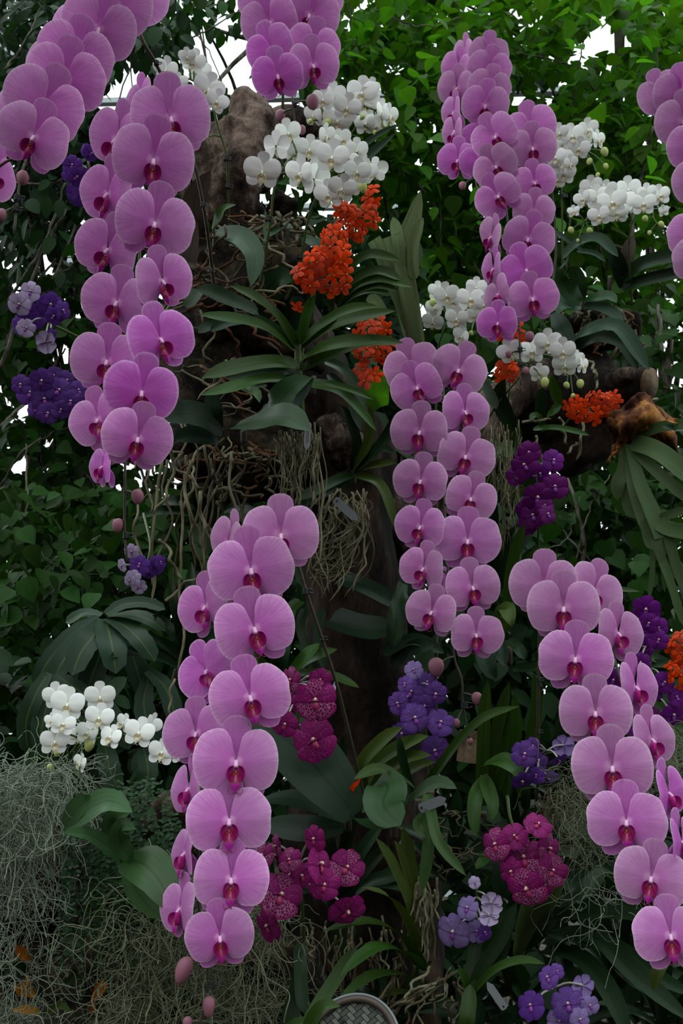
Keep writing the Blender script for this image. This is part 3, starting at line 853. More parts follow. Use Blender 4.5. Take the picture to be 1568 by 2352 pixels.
# ------------------------------------------------------------------ flower meshes (half-width 1, facing +z)
def patch(outline, base, nr, nt, zf, tip_u=True):
    o = catmull([(a, b_, 0) for a, b_ in outline], nt)
    V, UV, F = [], [], []
    for i in range(nr + 1):
        r = 0.03 + 0.97 * (i / nr) ** 0.85
        for k in range(nt):
            x = base[0] + (o[k][0] - base[0]) * r
            y = base[1] + (o[k][1] - base[1]) * r
            V.append((x, y, zf(x, y, r, k / (nt - 1))))
            UV.append((r, k / (nt - 1)))
    for i in range(nr):
        for k in range(nt - 1):
            F.append((i * nt + k, (i + 1) * nt + k, (i + 1) * nt + k + 1, i * nt + k + 1))
    return V, F, UV


def mirror(geo):
    V, F, UV = geo
    return [(-x, y, z) for x, y, z in V], [tuple(reversed(f)) for f in F], UV


def rot2(pts, deg):
    c, s = math.cos(math.radians(deg)), math.sin(math.radians(deg))
    return [(c * x - s * y, s * x + c * y) for x, y in pts]


PHAL_PETAL = [(0.04, -0.07), (0.11, -0.36), (0.28, -0.59), (0.54, -0.65), (0.78, -0.56), (0.94, -0.33), (1.0, -0.02), (0.97, 0.28), (0.85, 0.55), (0.64, 0.72), (0.42, 0.76),
              (0.25, 0.70), (0.13, 0.54), (0.08, 0.35), (0.05, 0.18), (0.03, 0.06)]
PHAL_DORSAL = [(-0.06, 0.04), (-0.12, 0.25), (-0.24, 0.50), (-0.34, 0.74), (-0.30, 0.94), (-0.15, 1.05), (0.0, 1.07), (0.15, 1.05), (0.30, 0.94), (0.34, 0.74), (0.24, 0.50), (0.12, 0.25), (0.06, 0.04)]
SEPAL = [(-0.05, 0.04), (-0.14, 0.22), (-0.26, 0.48), (-0.30, 0.70), (-0.20, 0.88), (0.0, 0.99), (0.20, 0.88), (0.30, 0.70), (0.26, 0.48), (0.14, 0.22), (0.05, 0.04)]


def phal_petal(seed, side, cup, droop=0.0, scale_y=1.0):
    r = random.Random(seed)
    ol = [(x * (1 + r.uniform(-.03, .03)), y * scale_y * (1 + r.uniform(-.04, .04))) for x, y in PHAL_PETAL]
    ph = r.uniform(0, 6.28)
    am = r.uniform(0.012, 0.03)

    def zf(x, y, q, t):
        z = cup * x - 0.20 * abs(y - 0.02) ** 1.15 * (0.4 + 0.6 * x) - 0.10 * max(0, q - 0.6) ** 2 * 4 * (0.5 + 0.5 * math.sin(t * 5 + ph))
        z += am * math.sin(t * 9 + ph) * q * q + 0.05
        z -= droop * x * x
        return z
    g = patch(ol, (0.0, 0.0), 8, 30, zf)
    return mirror(g) if side < 0 else g


def phal_sepals(seed, k=1.0, point=1.0, mats=1):
    r = random.Random(seed)
    b = MB()
    b.add(*patch([(x * k, y * k) for x, y in PHAL_DORSAL], (0, 0.02), 7, 21, lambda x, y, q, t: -0.08 - 0.10 * x * x + 0.02 * y))
    for s in (1, -1):
        d = r.uniform(-4, 4)
        ol = rot2([(x * k, y * k) for x, y in SEPAL], s * (142 + d))
        b.add(*patch(ol, (0, -0.02), 6, 19, lambda x, y, q, t: -0.10 - 0.10 * q * q + 0.05 * abs(t - 0.5)))
    return b


def phal_lip(mats_white=False):
    """Three-lobed lip with erect side lobes, callus, curled mid lobe with two tendrils, and the column above it."""
    b = MB()
    for s in (1, -1):                       # side lobes: shells open toward the middle
        V, F, UV = [], [], []
        nu, nv = 11, 8
        for j in range(nv + 1):
            for i in range(nu + 1):
                u = -0.5 * math.pi + math.pi * i / nu
                v = j / nv * 0.62 * math.pi
                x = 0.055 + 0.145 * math.sin(v) * math.cos(u * 0.9)
                y = -0.27 + 0.185 * math.sin(u)
                z = 0.07 + 0.19 * (1 - math.cos(v)) * (0.65 + 0.35 * math.cos(u))
                V.append((s * x, y, z)); UV.append((j / nv, i / nu))
        for j in range(nv):
            for i in range(nu):
                f = (j * (nu + 1) + i, j * (nu + 1) + i + 1, (j + 1) * (nu + 1) + i + 1, (j + 1) * (nu + 1) + i)
                F.append(f if s > 0 else tuple(reversed(f)))
        b.add(V, F, UV, 0)
    # mid lobe
    prof = [(-0.16, 0.03, 0.06), (-0.28, 0.14, 0.11), (-0.38, 0.22, 0.135), (-0.48, 0.25, 0.13), (-0.57, 0.245, 0.085), (-0.65, 0.23, 0.03), (-0.68, 0.225, 0.008)]
    V, F, UV = [], [], []
    m = 9
    for j, (y, z, w) in enumerate(prof):
        for i in range(m):
            t = -1 + 2 * i / (m - 1)
            V.append((w * t, y, z - 0.45 * w * t * t + 0.03 * math.exp(-(t * 4) ** 2)))
            UV.append((j / (len(prof) - 1), i / (m - 1)))
    for j in range(len(prof) - 1):
        for i in range(m - 1):
            F.append((j * m + i, (j + 1) * m + i, (j + 1) * m + i + 1, j * m + i + 1))
    nf = len(F)
    b.add(V, F, UV, 1)
    for k_ in range(nf):
        if k_ // (m - 1) >= 3:
            b.MI[-nf + k_] = 4
    for s in (1, -1):                       # tendrils
        pts = [(s * 0.015, -0.66, 0.23), (s * 0.06, -0.71, 0.20), (s * 0.13, -0.69, 0.17), (s * 0.16, -0.63, 0.17), (s * 0.13, -0.59, 0.19)]
        b.add(*tube_geo(catmull(pts, 10), np.linspace(0.011, 0.006, 10), 4), mi=1)
    b.add(*ellipsoid((0, -0.25, 0.13), (0.04, 0.06, 0.04), 8, 6), mi=2)
    b.add(*ellipsoid((0.045, -0.30, 0.13), (0.02, 0.06, 0.03), 6, 5), mi=2)
    b.add(*ellipsoid((-0.045, -0.30, 0.13), (0.02, 0.06, 0.03), 6, 5), mi=2)
    nlip = len(b.V)
    col = catmull([(0, 0.03, 0.02), (0, -0.02, 0.11), (0, -0.10, 0.17), (0, -0.155, 0.19)], 8)
    b.add(*tube_geo(col, [0.055, 0.06, 0.06, 0.06, 0.062, 0.066, 0.06, 0.035], 10), mi=3)
    b.V = [(x * 1.1, (y + 0.05) * 1.0 - 0.05, z) if i < nlip else (x * 0.85, y * 0.8 - 0.01, z * 0.8) for i, (x, y, z) in enumerate(b.V)]
    return b


ME = {}
PINKMATS = {'pink': ('pink', 'pink_sepal'), 'pale': ('pale', 'pale_sepal'), 'deep': ('deep', 'deep')}
LIP_PINK = phal_lip().mesh('lip', [M['lip'], M['lip_mid'], M['callus'], M['column'], M['lip_tip']])
for tone, (pm, sm) in PINKMATS.items():
    for k in range(4):
        cup = 0.10 + 0.05 * k
        for s in (1, -1):
            g = phal_petal(100 + k * 2 + s, s, cup)
            ME[('petal', tone, k, s)] = mk_mesh('petal', g[0], g[1], [M[pm]], None, g[2])
            g = phal_petal(200 + k * 2 + s, s, 0.2, 0.35, 1.0)
            ME[('droop', tone, k, s)] = mk_mesh('petal', g[0], g[1], [M[pm]], None, g[2])
        ME[('flower', tone, k)] = phal_sepals(k).mesh('flower', [M[sm]])

# small white moth orchids: narrower petals, sepals that show between them
for k in range(3):
    for s in (1, -1):
        r_ = random.Random(50 + k)
        ol = [(x, y * 0.80 + 0.20 * x) for x, y in PHAL_PETAL]
        g = patch(ol, (0, 0), 6, 24, lambda x, y, q, t: 0.05 + (0.05 + 0.17 * k) * x - 0.16 * abs(y - 0.1 * x) ** 1.2 - 0.10 * max(0, q - 0.6) ** 2 * 3)
        if s < 0: g = mirror(g)
        ME[('petal', 'white', k, s)] = mk_mesh('petal', g[0], g[1], [M['white']], None, g[2])
    b = MB()
    b.add(*patch([(x * 0.98, y * 0.96) for x, y in PHAL_DORSAL], (0, 0.02), 6, 21, lambda x, y, q, t: -0.05 - 0.12 * x * x + 0.05 * k * y * y))
    for s in (1, -1):
        b.add(*patch(rot2([(x * 1.2, y * 1.06) for x, y in SEPAL], s * 136), (0, -0.02), 5, 19, lambda x, y, q, t: -0.05 + 0.04 * q))
    ME[('flower', 'white', k)] = b.mesh('flower', [M['white']])
_lw = phal_lip()
_lw.V = [(x * 1.15, y * 1.1, z * 1.2) for x, y, z in _lw.V]
LIP_WHITE = _lw.mesh('lip', [M['white_lip'], M['white_lip'], M['white_mark'], M['white'], M['white_lip']])

# vandas: five broad tepals of about one size, a small lip and a stubby column
TEPAL = [(-0.05, 0.05), (-0.12, 0.15), (-0.32, 0.36), (-0.47, 0.62), (-0.43, 0.86), (-0.24, 0.99), (0.0, 1.0), (0.24, 0.99), (0.43, 0.86), (0.47, 0.62), (0.32, 0.36), (0.12, 0.15), (0.05, 0.05)]


def tepal(angle, k, seed, z0, wide=1.0):
    r = random.Random(seed)
    ph = r.uniform(0, 6.28)
    ol = rot2([(x * k * wide * r.uniform(.96, 1.04), y * k * r.uniform(.97, 1.03)) for x, y in TEPAL], angle)
    return patch(ol, (0, 0), 6, 21, lambda x, y, q, t: z0 + 0.16 * q - 0.22 * q * q * q + 0.07 * math.sin(t * 9 + ph) * q * q)


VMATS = {'magenta_net': ('magenta_net', 'magenta', 'magenta_lip'), 'violet_net': ('violet_net', 'violet_net', 'vanda_lip'), 'violet': ('violet', 'violet', 'vanda_lip'),
         'violet_dark': ('violet_dark', 'violet_dark', 'vanda_lip'), 'lavender': ('lavender', 'lavender', 'vanda_lip'), 'faded': ('faded', 'faded', 'vanda_lip'),
         'royal': ('royal', 'royal', 'vanda_lip'), 'royal_dark': ('royal_dark', 'royal_dark', 'vanda_lip'), 'magenta': ('magenta', 'magenta', 'magenta_lip')}
for key, (ma, mb_, ml) in VMATS.items():
    for k in range(2):
        b = MB()
        b.add(*tepal(0, 0.90, k, 0.02, 0.95))
        b.add(*tepal(140, 1.0, k + 4, 0.0, 1.15))
        b.add(*tepal(-140, 1.0, k + 5, 0.0, 1.15))
        ME[('flower', key, k)] = b.mesh('flower', [M[ma]])
        for s in (1, -1):
            g = tepal(-s * 70, 0.95, k + 8 + s, 0.04, 1.0)
            ME[('petal', key, k, s)] = mk_mesh('petal', g[0], g[1], [M[mb_]], None, g[2])
    b = MB()
    V, F, UV = [], [], []
    prof = [(-0.02, 0.06, 0.10), (-0.12, 0.17, 0.11), (-0.24, 0.22, 0.12), (-0.36, 0.22, 0.15), (-0.44, 0.18, 0.10), (-0.47, 0.16, 0.02)]
    for j, (y, z, w) in enumerate(prof):
        for i in range(7):
            t = -1 + i / 3
            V.append((w * t, y, z - 0.5 * w * t * t)); UV.append((j / 5, i / 6))
    for j in range(5):
        for i in range(6):
            F.append((j * 7 + i, (j + 1) * 7 + i, (j + 1) * 7 + i + 1, j * 7 + i + 1))
    b.add(V, F, UV, 0)
    for s in (1, -1):
        b.add(*ellipsoid((s * 0.10, -0.06, 0.14), (0.045, 0.07, 0.08), 7, 5), mi=0)
    b.add(*tube_geo(catmull([(0, 0.02, 0.02), (0, 0, 0.14), (0, -0.02, 0.24)], 6), [0.07, 0.075, 0.08, 0.085, 0.08, 0.04], 8), mi=1)
    ME[('lip', key)] = b.mesh('lip', [M[ml], M['vanda_col']])

for k in range(3):
    b = MB()
    for i, a in enumerate((0, 72, 144, 216, 288)):
        b.add(*[x for x in tepal(a + random.Random(k * 9 + i).uniform(-8, 8), 1.0, k * 7 + i, 0.0, 0.72 if i in (2, 3) else 0.62)])
    b.add(*ellipsoid((0, -0.12, 0.14), (0.10, 0.16, 0.12), 8, 5), mi=1)
    ME[('flower', 'orange', k)] = b.mesh('flower', [M['orange'], M['orange_lip']])

b = MB(); b.add(*ellipsoid((0, 0, 0), (0.72, 0.72, 1.0), 14, 10))
BUDV = [(x, y, z) for x, y, z in b.V]
BUDV = [(x * (1.04 - 0.16 * abs(math.cos(1.5 * math.atan2(y, x))) ** 8) * (1 - 0.18 * z), y * (1.04 - 0.16 * abs(math.cos(1.5 * math.atan2(y, x))) ** 8) * (1 - 0.18 * z), z) for x, y, z in BUDV]
for bm_ in ('bud', 'bud_green'):
    ME[bm_] = mk_mesh('bud', BUDV, b.F, [M[bm_]], None, b.UV)
b = MB()
for k in range(5):                       # spring hair clip: coils and two jaws
    b.add(*tube_geo(catmull([(0.5 * math.cos(a) * 0.9, 0.5 * math.sin(a), -0.4 + 0.2 * k) for a in np.linspace(0, 6.4, 12)], 16), 0.085, 5))
b.add(*tube_geo([(0.35, -0.2, -0.45), (1.15, -0.1, -0.2)], 0.10, 5)); b.add(*tube_geo([(0.35, 0.2, 0.45), (1.15, 0.1, 0.25)], 0.10, 5))
ME['clip'] = b.mesh('clip', [M['clip']])


def flower_matrix(px, py, d, s, yaw=0, roll=0, pitch=0, origin=None):
    p = P(px, py, d)
    Z = to_cam(p)
    X = Vector((0, 0, 1)).cross(Z).normalized()
    Y = Z.cross(X)
    R = Matrix((X, Y, Z)).transposed()
    R = R @ Matrix.Rotation(math.radians(yaw), 3, 'Y') @ Matrix.Rotation(math.radians(pitch), 3, 'X') @ Matrix.Rotation(math.radians(-roll), 3, 'Z')
    mw = Matrix.Translation(p - (origin or Vector())) @ R.to_4x4() @ Matrix.Scale(s, 4)
    return mw


def add_flower(root, kind, px, py, d, hw, yaw=0, roll=0, pitch=0, style='petal', k=None):
    """One flower: the part is its three sepals, its two petals and its lip are sub-parts."""
    k = rnd.randrange(4) if k is None else k
    s = hw * d / FPX
    mw = flower_matrix(px, py, d, s, yaw, roll, pitch, root.location)
    nv = {'pink': 4, 'pale': 4, 'deep': 4, 'white': 3, 'orange': 3}.get(kind, 2)
    k %= nv
    f = ob('flower', ME[('flower', kind, k)], root, mw)
    if kind != 'orange':
        for sd in (1, -1):
            ob('petal', ME[(style if kind in PINKMATS else 'petal', kind, (k + (sd > 0)) % nv, sd)], f)
        lip = LIP_PINK if kind in PINKMATS else LIP_WHITE if kind == 'white' else ME[('lip', kind)]
        ob('lip', lip, f)
    back = mw @ Vector((0, 0, -0.12))
    return f, np.array(back + root.location)


def add_bud(root, px, py, d, r, kind='bud', long=1.2, tilt=0.0):
    p = P(px, py, d)
    s = r * d / FPX
    mw = Matrix.Translation(p - root.location) @ Matrix.Rotation(tilt, 4, 'Y') @ Matrix.Rotation(math.pi, 4, 'X') @ Matrix.Diagonal((s * 1.3, s * 1.3, s * long * 1.05, 1))
    ob('bud', ME[kind], root, mw)
    return np.array(p)


def add_clip(root, px, py, d, w=11, rot=0.0):
    s = 1.25 * w * d / FPX
    mw = Matrix.Translation(P(px, py, d) - root.location) @ Matrix.Rotation(rot, 4, 'Z') @ Matrix.Scale(s, 4)
    ob('clip', ME['clip'], root, mw)


def add_stem(root, pts, r, mat, ends=(), er=0.0016, name='flower_stem', n=None, emat=None):
    """The flower stem through pts (px, py, d), and a short stalk to every flower or bud in ends."""
    q = [np.array(P(*a)) for a in pts]
    n = n or 8 * len(q)
    c = catmull(q, n)
    b = MB()
    b.add(*tube_geo(c, np.linspace(r, r * 0.55, n), 7))
    mats = [M[mat]] + ([M[emat]] if emat else [])
    for e in ends:
        e = np.asarray(e)
        dd = np.linalg.norm(c - e, axis=1)
        # leave the stem a little above the nearest point
        i = max(0, int(np.argmin(dd)) - 1)
        s = c[i]
        m_ = (s + e) / 2 + np.array([0, 0, 0.10 * np.linalg.norm(s - e)])
        b.add(*tube_geo(catmull([s, m_, e], 6), er, 5), mi=1 if emat else 0)
    return ob(name, b.mesh(name, mats, True, root.location), root)


# ------------------------------------------------------------------ the pink moth orchid sprays
def spray(label, base, cols, stem, buds=(), clips=(), tones=('pink',), stem_r=0.0032, kind_name='moth_orchid_spray', twin=True):
    """cols: lists of flowers (x, y, half-width, yaw, roll, pitch[, tone, style]) top to bottom, each with its near and far depth."""
    root = empty(kind_name, P(*base), label, 'orchid', 'pink moth orchid sprays')
    ends = []
    for (d0, d1, fl) in cols:
        n = len(fl)
        for i, f in enumerate(fl):
            d = d0 + (d1 - d0) * (i / max(1, n - 1))
            x, y, hw, yaw, roll, pitch = f[:6]
            tone = f[6] if len(f) > 6 and f[6] else tones[i % len(tones)]
            style = f[7] if len(f) > 7 else 'petal'
            _, e = add_flower(root, tone, x, y, d, hw, yaw, roll, pitch, style)
            ends.append(e)
    for bd in buds:
        x, y, d, r = bd[:4]
        lg = bd[4] if len(bd) > 4 else 1.15
        tl = bd[5] if len(bd) > 5 else 0.0
        ends.append(add_bud(root, x, y, d, r, 'bud', lg, tl))
    add_stem(root, stem, stem_r, 'stem_dark', ends, 0.0019)
    for c in clips:
        add_clip(root, *c)
    return root


spray('pink moth orchid spray arching across the top left corner of the picture', (440, 420, 1.95), [
    (1.50, 1.27, [(303, -22, 84, 10, 22, 0), (265, 8, 84, 5, 15, 5), (226, 65, 87, 3, 10, 8), (172, 129, 87, 5, 8, 10), (150, 182, 90, 5, 4, 8), (101, 242, 93, -12, 20, 6), (78, 314, 84, -14, 16, 2)]),
    (1.56, 1.36, [(150, 75, 70, -72, 10, 0), (96, 160, 72, -70, 10, 0), (30, 260, 75, -68, 10, 0), (-12, 398, 72, 55, 25, 0)])],
    [(440, 420, 1.95), (400, 240, 1.75), (357, 145, 1.62), (321, 74, 1.58), (300, -60, 1.58), (240, -20, 1.52), (195, 60, 1.47), (135, 160, 1.42), (85, 270, 1.36), (62, 360, 1.33), (45, 420, 1.32), (33, 535, 1.31)],
    [(52, 409, 1.30, 15), (3, 494, 1.30, 13)], [(40, 455, 1.31, 12), (36, 480, 1.31, 11), (359, 145, 1.62, 9)])
spray('long pink moth orchid spray hanging at left over the violet clusters, ending in two buds', (492, 660, 1.75), [
    (1.46, 1.28, [(393, 271, 92, 0, -10, 0), (352, 368, 95, 3, 4, 0), (355, 513, 90, 3, 9, 0), (371, 645, 76, 30, -12, 0), (367, 779, 82, 22, -14, -5, 'deep'), (325, 900, 86, 5, 6, 8, 'deep', 'droop'), (316, 1007, 82, 5, 10, 5, None, 'droop')]),
    (1.52, 1.33, [(325, 232, 60, -60, -20, 0), (269, 322, 86, -52, 6, 0), (250, 447, 85, -48, 0, 0), (249, 574, 82, -32, 10, 0), (269, 695, 82, -18, 5, 0), (246, 830, 84, -10, 0, 0), (227, 964, 76, -36, -22, 0), (238, 1072, 58, -66, -4, 0, 'deep')])],
    [(492, 660, 1.75), (480, 560, 1.68), (466, 467, 1.62), (436, 336, 1.58), (400, 225, 1.56), (350, 200, 1.56), (322, 320, 1.53), (320, 500, 1.48), (320, 640, 1.44), (308, 800, 1.41), (292, 960, 1.37), (288, 1022, 1.36), (287, 1120, 1.35), (286, 1214, 1.35), (292, 1290, 1.35)],
    [(316, 1141, 1.34, 15), (271, 1207, 1.35, 14)], [(290, 1230, 1.35, 12), (466, 470, 1.61, 8), (483, 622, 1.68, 8)])
spray('pink moth orchid spray hanging from the top edge above the driftwood stump', (648, 320, 2.03), [
    (1.86, 1.74, [(613, -3, 68, -5, 0, 5), (621, 52, 68, -12, -18, 0), (624, 114, 62, -24, -28, 0, 'deep'), (638, 174, 60, 0, -10, 5, 'deep')]),
    (1.88, 1.76, [(721, -6, 65, 10, 10, 0), (710, 34, 70, 5, 18, 5), (719, 109, 62, 5, 10, 0), (718, 150, 62, 16, -2, -3)])],
    [(648, 320, 2.03), (650, 200, 1.98), (650, 60, 1.95), (655, -90, 1.93), (668, -80, 1.90), (672, 73, 1.86), (671, 218, 1.82), (676, 274, 1.82), (683, 354, 1.82)],
    [(718, 235, 1.80, 16), (644, 265, 1.84, 12), (693, 299, 1.82, 10), (666, 328, 1.82, 6)], [(676, 240, 1.82, 9), (681, 308, 1.82, 9, 1.0)])
spray('far small pink moth orchid spray against the upper right foliage', (1190, 700, 2.62), [
    (2.62, 2.44, [(1120, 122, 47, 4, 8, 20), (1122, 160, 52, 3, 16, 15), (1122, 203, 51, 4, 18, 15), (1114, 241, 55, 0, 10, 18)]),
    (2.68, 2.50, [(1068, 128, 46, -62, 0, 0), (1051, 160, 48, -48, 12, 0), (1050, 203, 50, -36, 4, 0), (1044, 258, 46, -60, 0, 0), (1044, 306, 46, -62, 4, 0)]),
    (2.50, 2.38, [(1107, 318, 48, -5, -5, 0, 'deep'), (1052, 368, 50, -28, 2, 0, 'deep'), (1096, 370, 42, -10, 0, 10, 'deep')])],
    [(1190, 700, 2.62), (1150, 400, 2.6), (1110, 180, 2.66), (1095, 105, 2.66), (1085, 120, 2.64), (1082, 250, 2.56), (1084, 340, 2.48), (1090, 400, 2.44), (1097, 455, 2.43)],
    [(1062, 427, 2.42, 9)], [], ('pale', 'pink'))
spray('twin-rowed pink moth orchid spray right of the top centre with white orchids behind', (1250, 740, 2.45), [
    (2.28, 2.06, [(1220, 294, 58, 0, -10, 0), (1222, 340, 56, 10, 2, 0), (1226, 419, 50, 16, -2, 0), (1224, 485, 50, 14, 12, 0), (1212, 548, 60, 5, 20, 8), (1208, 620, 62, 0, -18, 0, 'deep'), (1222, 686, 59, 8, -4, 0)]),
    (2.20, 2.06, [(1137, 313, 56, -14, -30, 0), (1139, 382, 54, -14, -32, 0), (1144, 450, 55, -14, -32, 0), (1130, 545, 52, -64, 22, 0), (1135, 618, 50, -66, 0, 0), (1146, 676, 52, -55, -26, 0), (1144, 742, 50, -20, 0, 0, 'deep')])],
    [(1250, 740, 2.45), (1275, 600, 2.45), (1268, 450, 2.42), (1240, 320, 2.36), (1205, 262, 2.33), (1182, 300, 2.30), (1183, 420, 2.25), (1184, 520, 2.2), (1181, 640, 2.16), (1191, 732, 2.12), (1195, 885, 2.1)],
    [(1216, 774, 2.09, 11), (1168, 814, 2.10, 8), (1207, 852, 2.1, 8)], [(1194, 803, 2.1, 9), (1194, 836, 2.1, 8, 2.0)], ('pink', 'pale'))
spray('pink moth orchid spray cut by the right edge of the picture', (1640, 760, 2.2), [
    (1.95, 1.78, [(1518, 214, 54, -10, -18, 5), (1563, 214, 62, -5, 4, 5), (1571, 278, 66, -5, 4, 0), (1600, 335, 66, -3, 4, 0), (1612, 414, 66, -3, 0, 0), (1600, 536, 66, 0, 0, 0), (1612, 592, 66, 0, 0, 0)])],
    [(1640, 760, 2.2), (1650, 400, 2.1), (1610, 190, 2.05), (1590, 200, 2.0), (1592, 300, 1.95), (1600, 450, 1.9), (1606, 600, 1.85), (1606, 650, 1.84)], tones=('pale', 'pink'))
spray('double-rowed pale pink moth orchid spray hanging in front of the tree trunk', (1000, 1640, 1.95), [
    (1.84, 1.62, [(948, 845, 67, 0, -18, 0), (958, 890, 62, -14, -24, 0), (964, 992, 68, -12, 4, 0), (966, 1105, 64, -12, 8, 0), (966, 1210, 62, -22, 8, 0), (974, 1306, 62, -34, 8, 0), (992, 1406, 62, -20, 12, 0)]),
    (1.83, 1.62, [(1052, 850, 66, 10, 26, 0), (1066, 946, 62, 30, 5, 0), (1068, 1048, 67, 10, 18, 0), (1080, 1145, 62, 13, 20, 0), (1073, 1242, 75, 3, 4, 0), (1084, 1349, 66, 14, -4, 0), (1092, 1458, 62, 14, 4, 0)]),
    (1.80, 1.76, [(1018, 1352, 48, -62, 0, 0, 'deep')])],
    [(1000, 1640, 1.95), (1003, 1300, 1.95), (1000, 950, 1.94), (1000, 830, 1.94), (1012, 806, 1.93), (1018, 900, 1.90), (1014, 1030, 1.85), (1020, 1150, 1.80), (1028, 1300, 1.75), (1040, 1420, 1.71), (1043, 1510, 1.70), (1060, 1560, 1.69), (1063, 1620, 1.69), (1078, 1700, 1.69)],
    [(1002, 1533, 1.68, 19), (1095, 1605, 1.68, 13), (1048, 1661, 1.68, 9), (1079, 1703, 1.69, 7)], [(1066, 1620, 1.685, 13)], ('pale', 'pink', 'pale'))
spray('large pink moth orchid spray in the lower middle with buds over grey moss', (838, 1840, 1.62), [
    (1.36, 1.17, [(645, 1229, 90, 0, -2, 0, 'pale'), (577, 1309, 98, -3, -9, 0), (584, 1444, 94, 4, -14, 0), (574, 1601, 93, 4, -12, 0), (542, 1750, 99, 0, 0, 0), (526, 1885, 97, 0, -2, 0), (530, 2020, 88, 4, 2, 0), (505, 2152, 80, 0, -6, 14, None, 'droop')]),
    (1.40, 1.22, [(526, 1250, 78, -66, 12, 0, 'pale'), (474, 1394, 80, -44, -14, 0), (476, 1541, 76, -36, -34, 0, 'deep'), (452, 1684, 80, -24, -8, 0), (437, 1812, 76, -66, -6, 0), (428, 1960, 76, -72, -4, 0), (416, 2088, 76, -60, 0, 0)])],
    [(838, 1840, 1.62), (780, 1600, 1.52), (740, 1470, 1.47), (703, 1360, 1.44), (675, 1270, 1.43), (640, 1205, 1.42), (585, 1225, 1.41), (535, 1330, 1.39), (520, 1450, 1.36), (505, 1600, 1.32), (480, 1750, 1.29), (460, 1900, 1.26), (455, 2050, 1.23), (470, 2180, 1.21), (477, 2229, 1.21), (474, 2290, 1.21), (455, 2362, 1.21)],
    [(422, 2229, 1.20, 20, 1.5, 0.4), (480, 2313, 1.20, 15, 1.5), (431, 2352, 1.21, 12, 1.3)], [(483, 2262, 1.205, 13), (702, 1358, 1.435, 12), (740, 1466, 1.47, 9)])
spray('pale pink moth orchid spray arching down the lower right edge', (1233, 1790, 1.7), [
    (1.56, 1.26, [(1249, 1345, 80, -4, 4, 4, 'pale'), (1294, 1397, 84, 0, 3, 0), (1321, 1513, 84, 0, 6, 0), (1367, 1637, 84, 0, 2, 0), (1406, 1763, 93, 0, 0, 0), (1438, 1887, 89, 0, 2, 0), (1495, 2017, 84, 0, 12, 0), (1540, 2149, 85, 0, -3, 2, 'pink')]),
    (1.60, 1.33, [(1361, 1360, 78, 36, 26, 0, 'pale'), (1417, 1455, 72, 44, 8, 0, 'pale'), (1457, 1579, 76, 56, 2, 0), (1494, 1699, 76, 54, 0, 0), (1532, 1822, 76, 66, -8, 0, 'deep'), (1562, 1934, 72, 66, -4, 0, 'deep')])],
    [(1233, 1790, 1.7), (1236, 1600, 1.66), (1240, 1430, 1.64), (1252, 1335, 1.64), (1300, 1320, 1.63), (1370, 1400, 1.58), (1415, 1530, 1.53), (1452, 1660, 1.48), (1490, 1800, 1.43), (1520, 1950, 1.37), (1560, 2100, 1.33), (1590, 2260, 1.30)],
    [], [(1237, 1560, 1.65, 8), (1236, 1680, 1.67, 8)], ('pale', 'pale', 'pink'))
# ------------------------------------------------------------------ small white moth orchids
def white(label, base, d, fl, stems, buds=(), clips=(), leaves=()):
    root = empty('white_moth_orchid', P(*base), label, 'orchid', 'small white moth orchids')
    ends = []
    for i, f in enumerate(fl):
        x, y, hw, yaw, roll = f[:5]
        dd = d + (f[5] if len(f) > 5 else rnd.uniform(-0.03, 0.03))
        _, e = add_flower(root, 'white', x, y, dd, hw * 0.94, yaw + rnd.uniform(-16, 16), roll + rnd.uniform(-8, 8), (f[6] if len(f) > 6 else 0) + rnd.uniform(-6, 16))
        ends.append(e)
    for x, y, r in buds:
        ends.append(add_bud(root, x, y, d, r, 'bud_green', 1.2, rnd.uniform(-.6, .6)))
    stems_q = [catmull([np.array(P(*a)) for a in s], 30) for s in stems]
    for j, s in enumerate(stems):
        mine = [e for e in ends if j == int(np.argmin([np.linalg.norm(q - e, axis=1).min() for q in stems_q]))]
        add_stem(root, s, 0.0030, 'stem_green', mine, 0.0016)
    for c in clips:
        add_clip(root, *c)
    return root


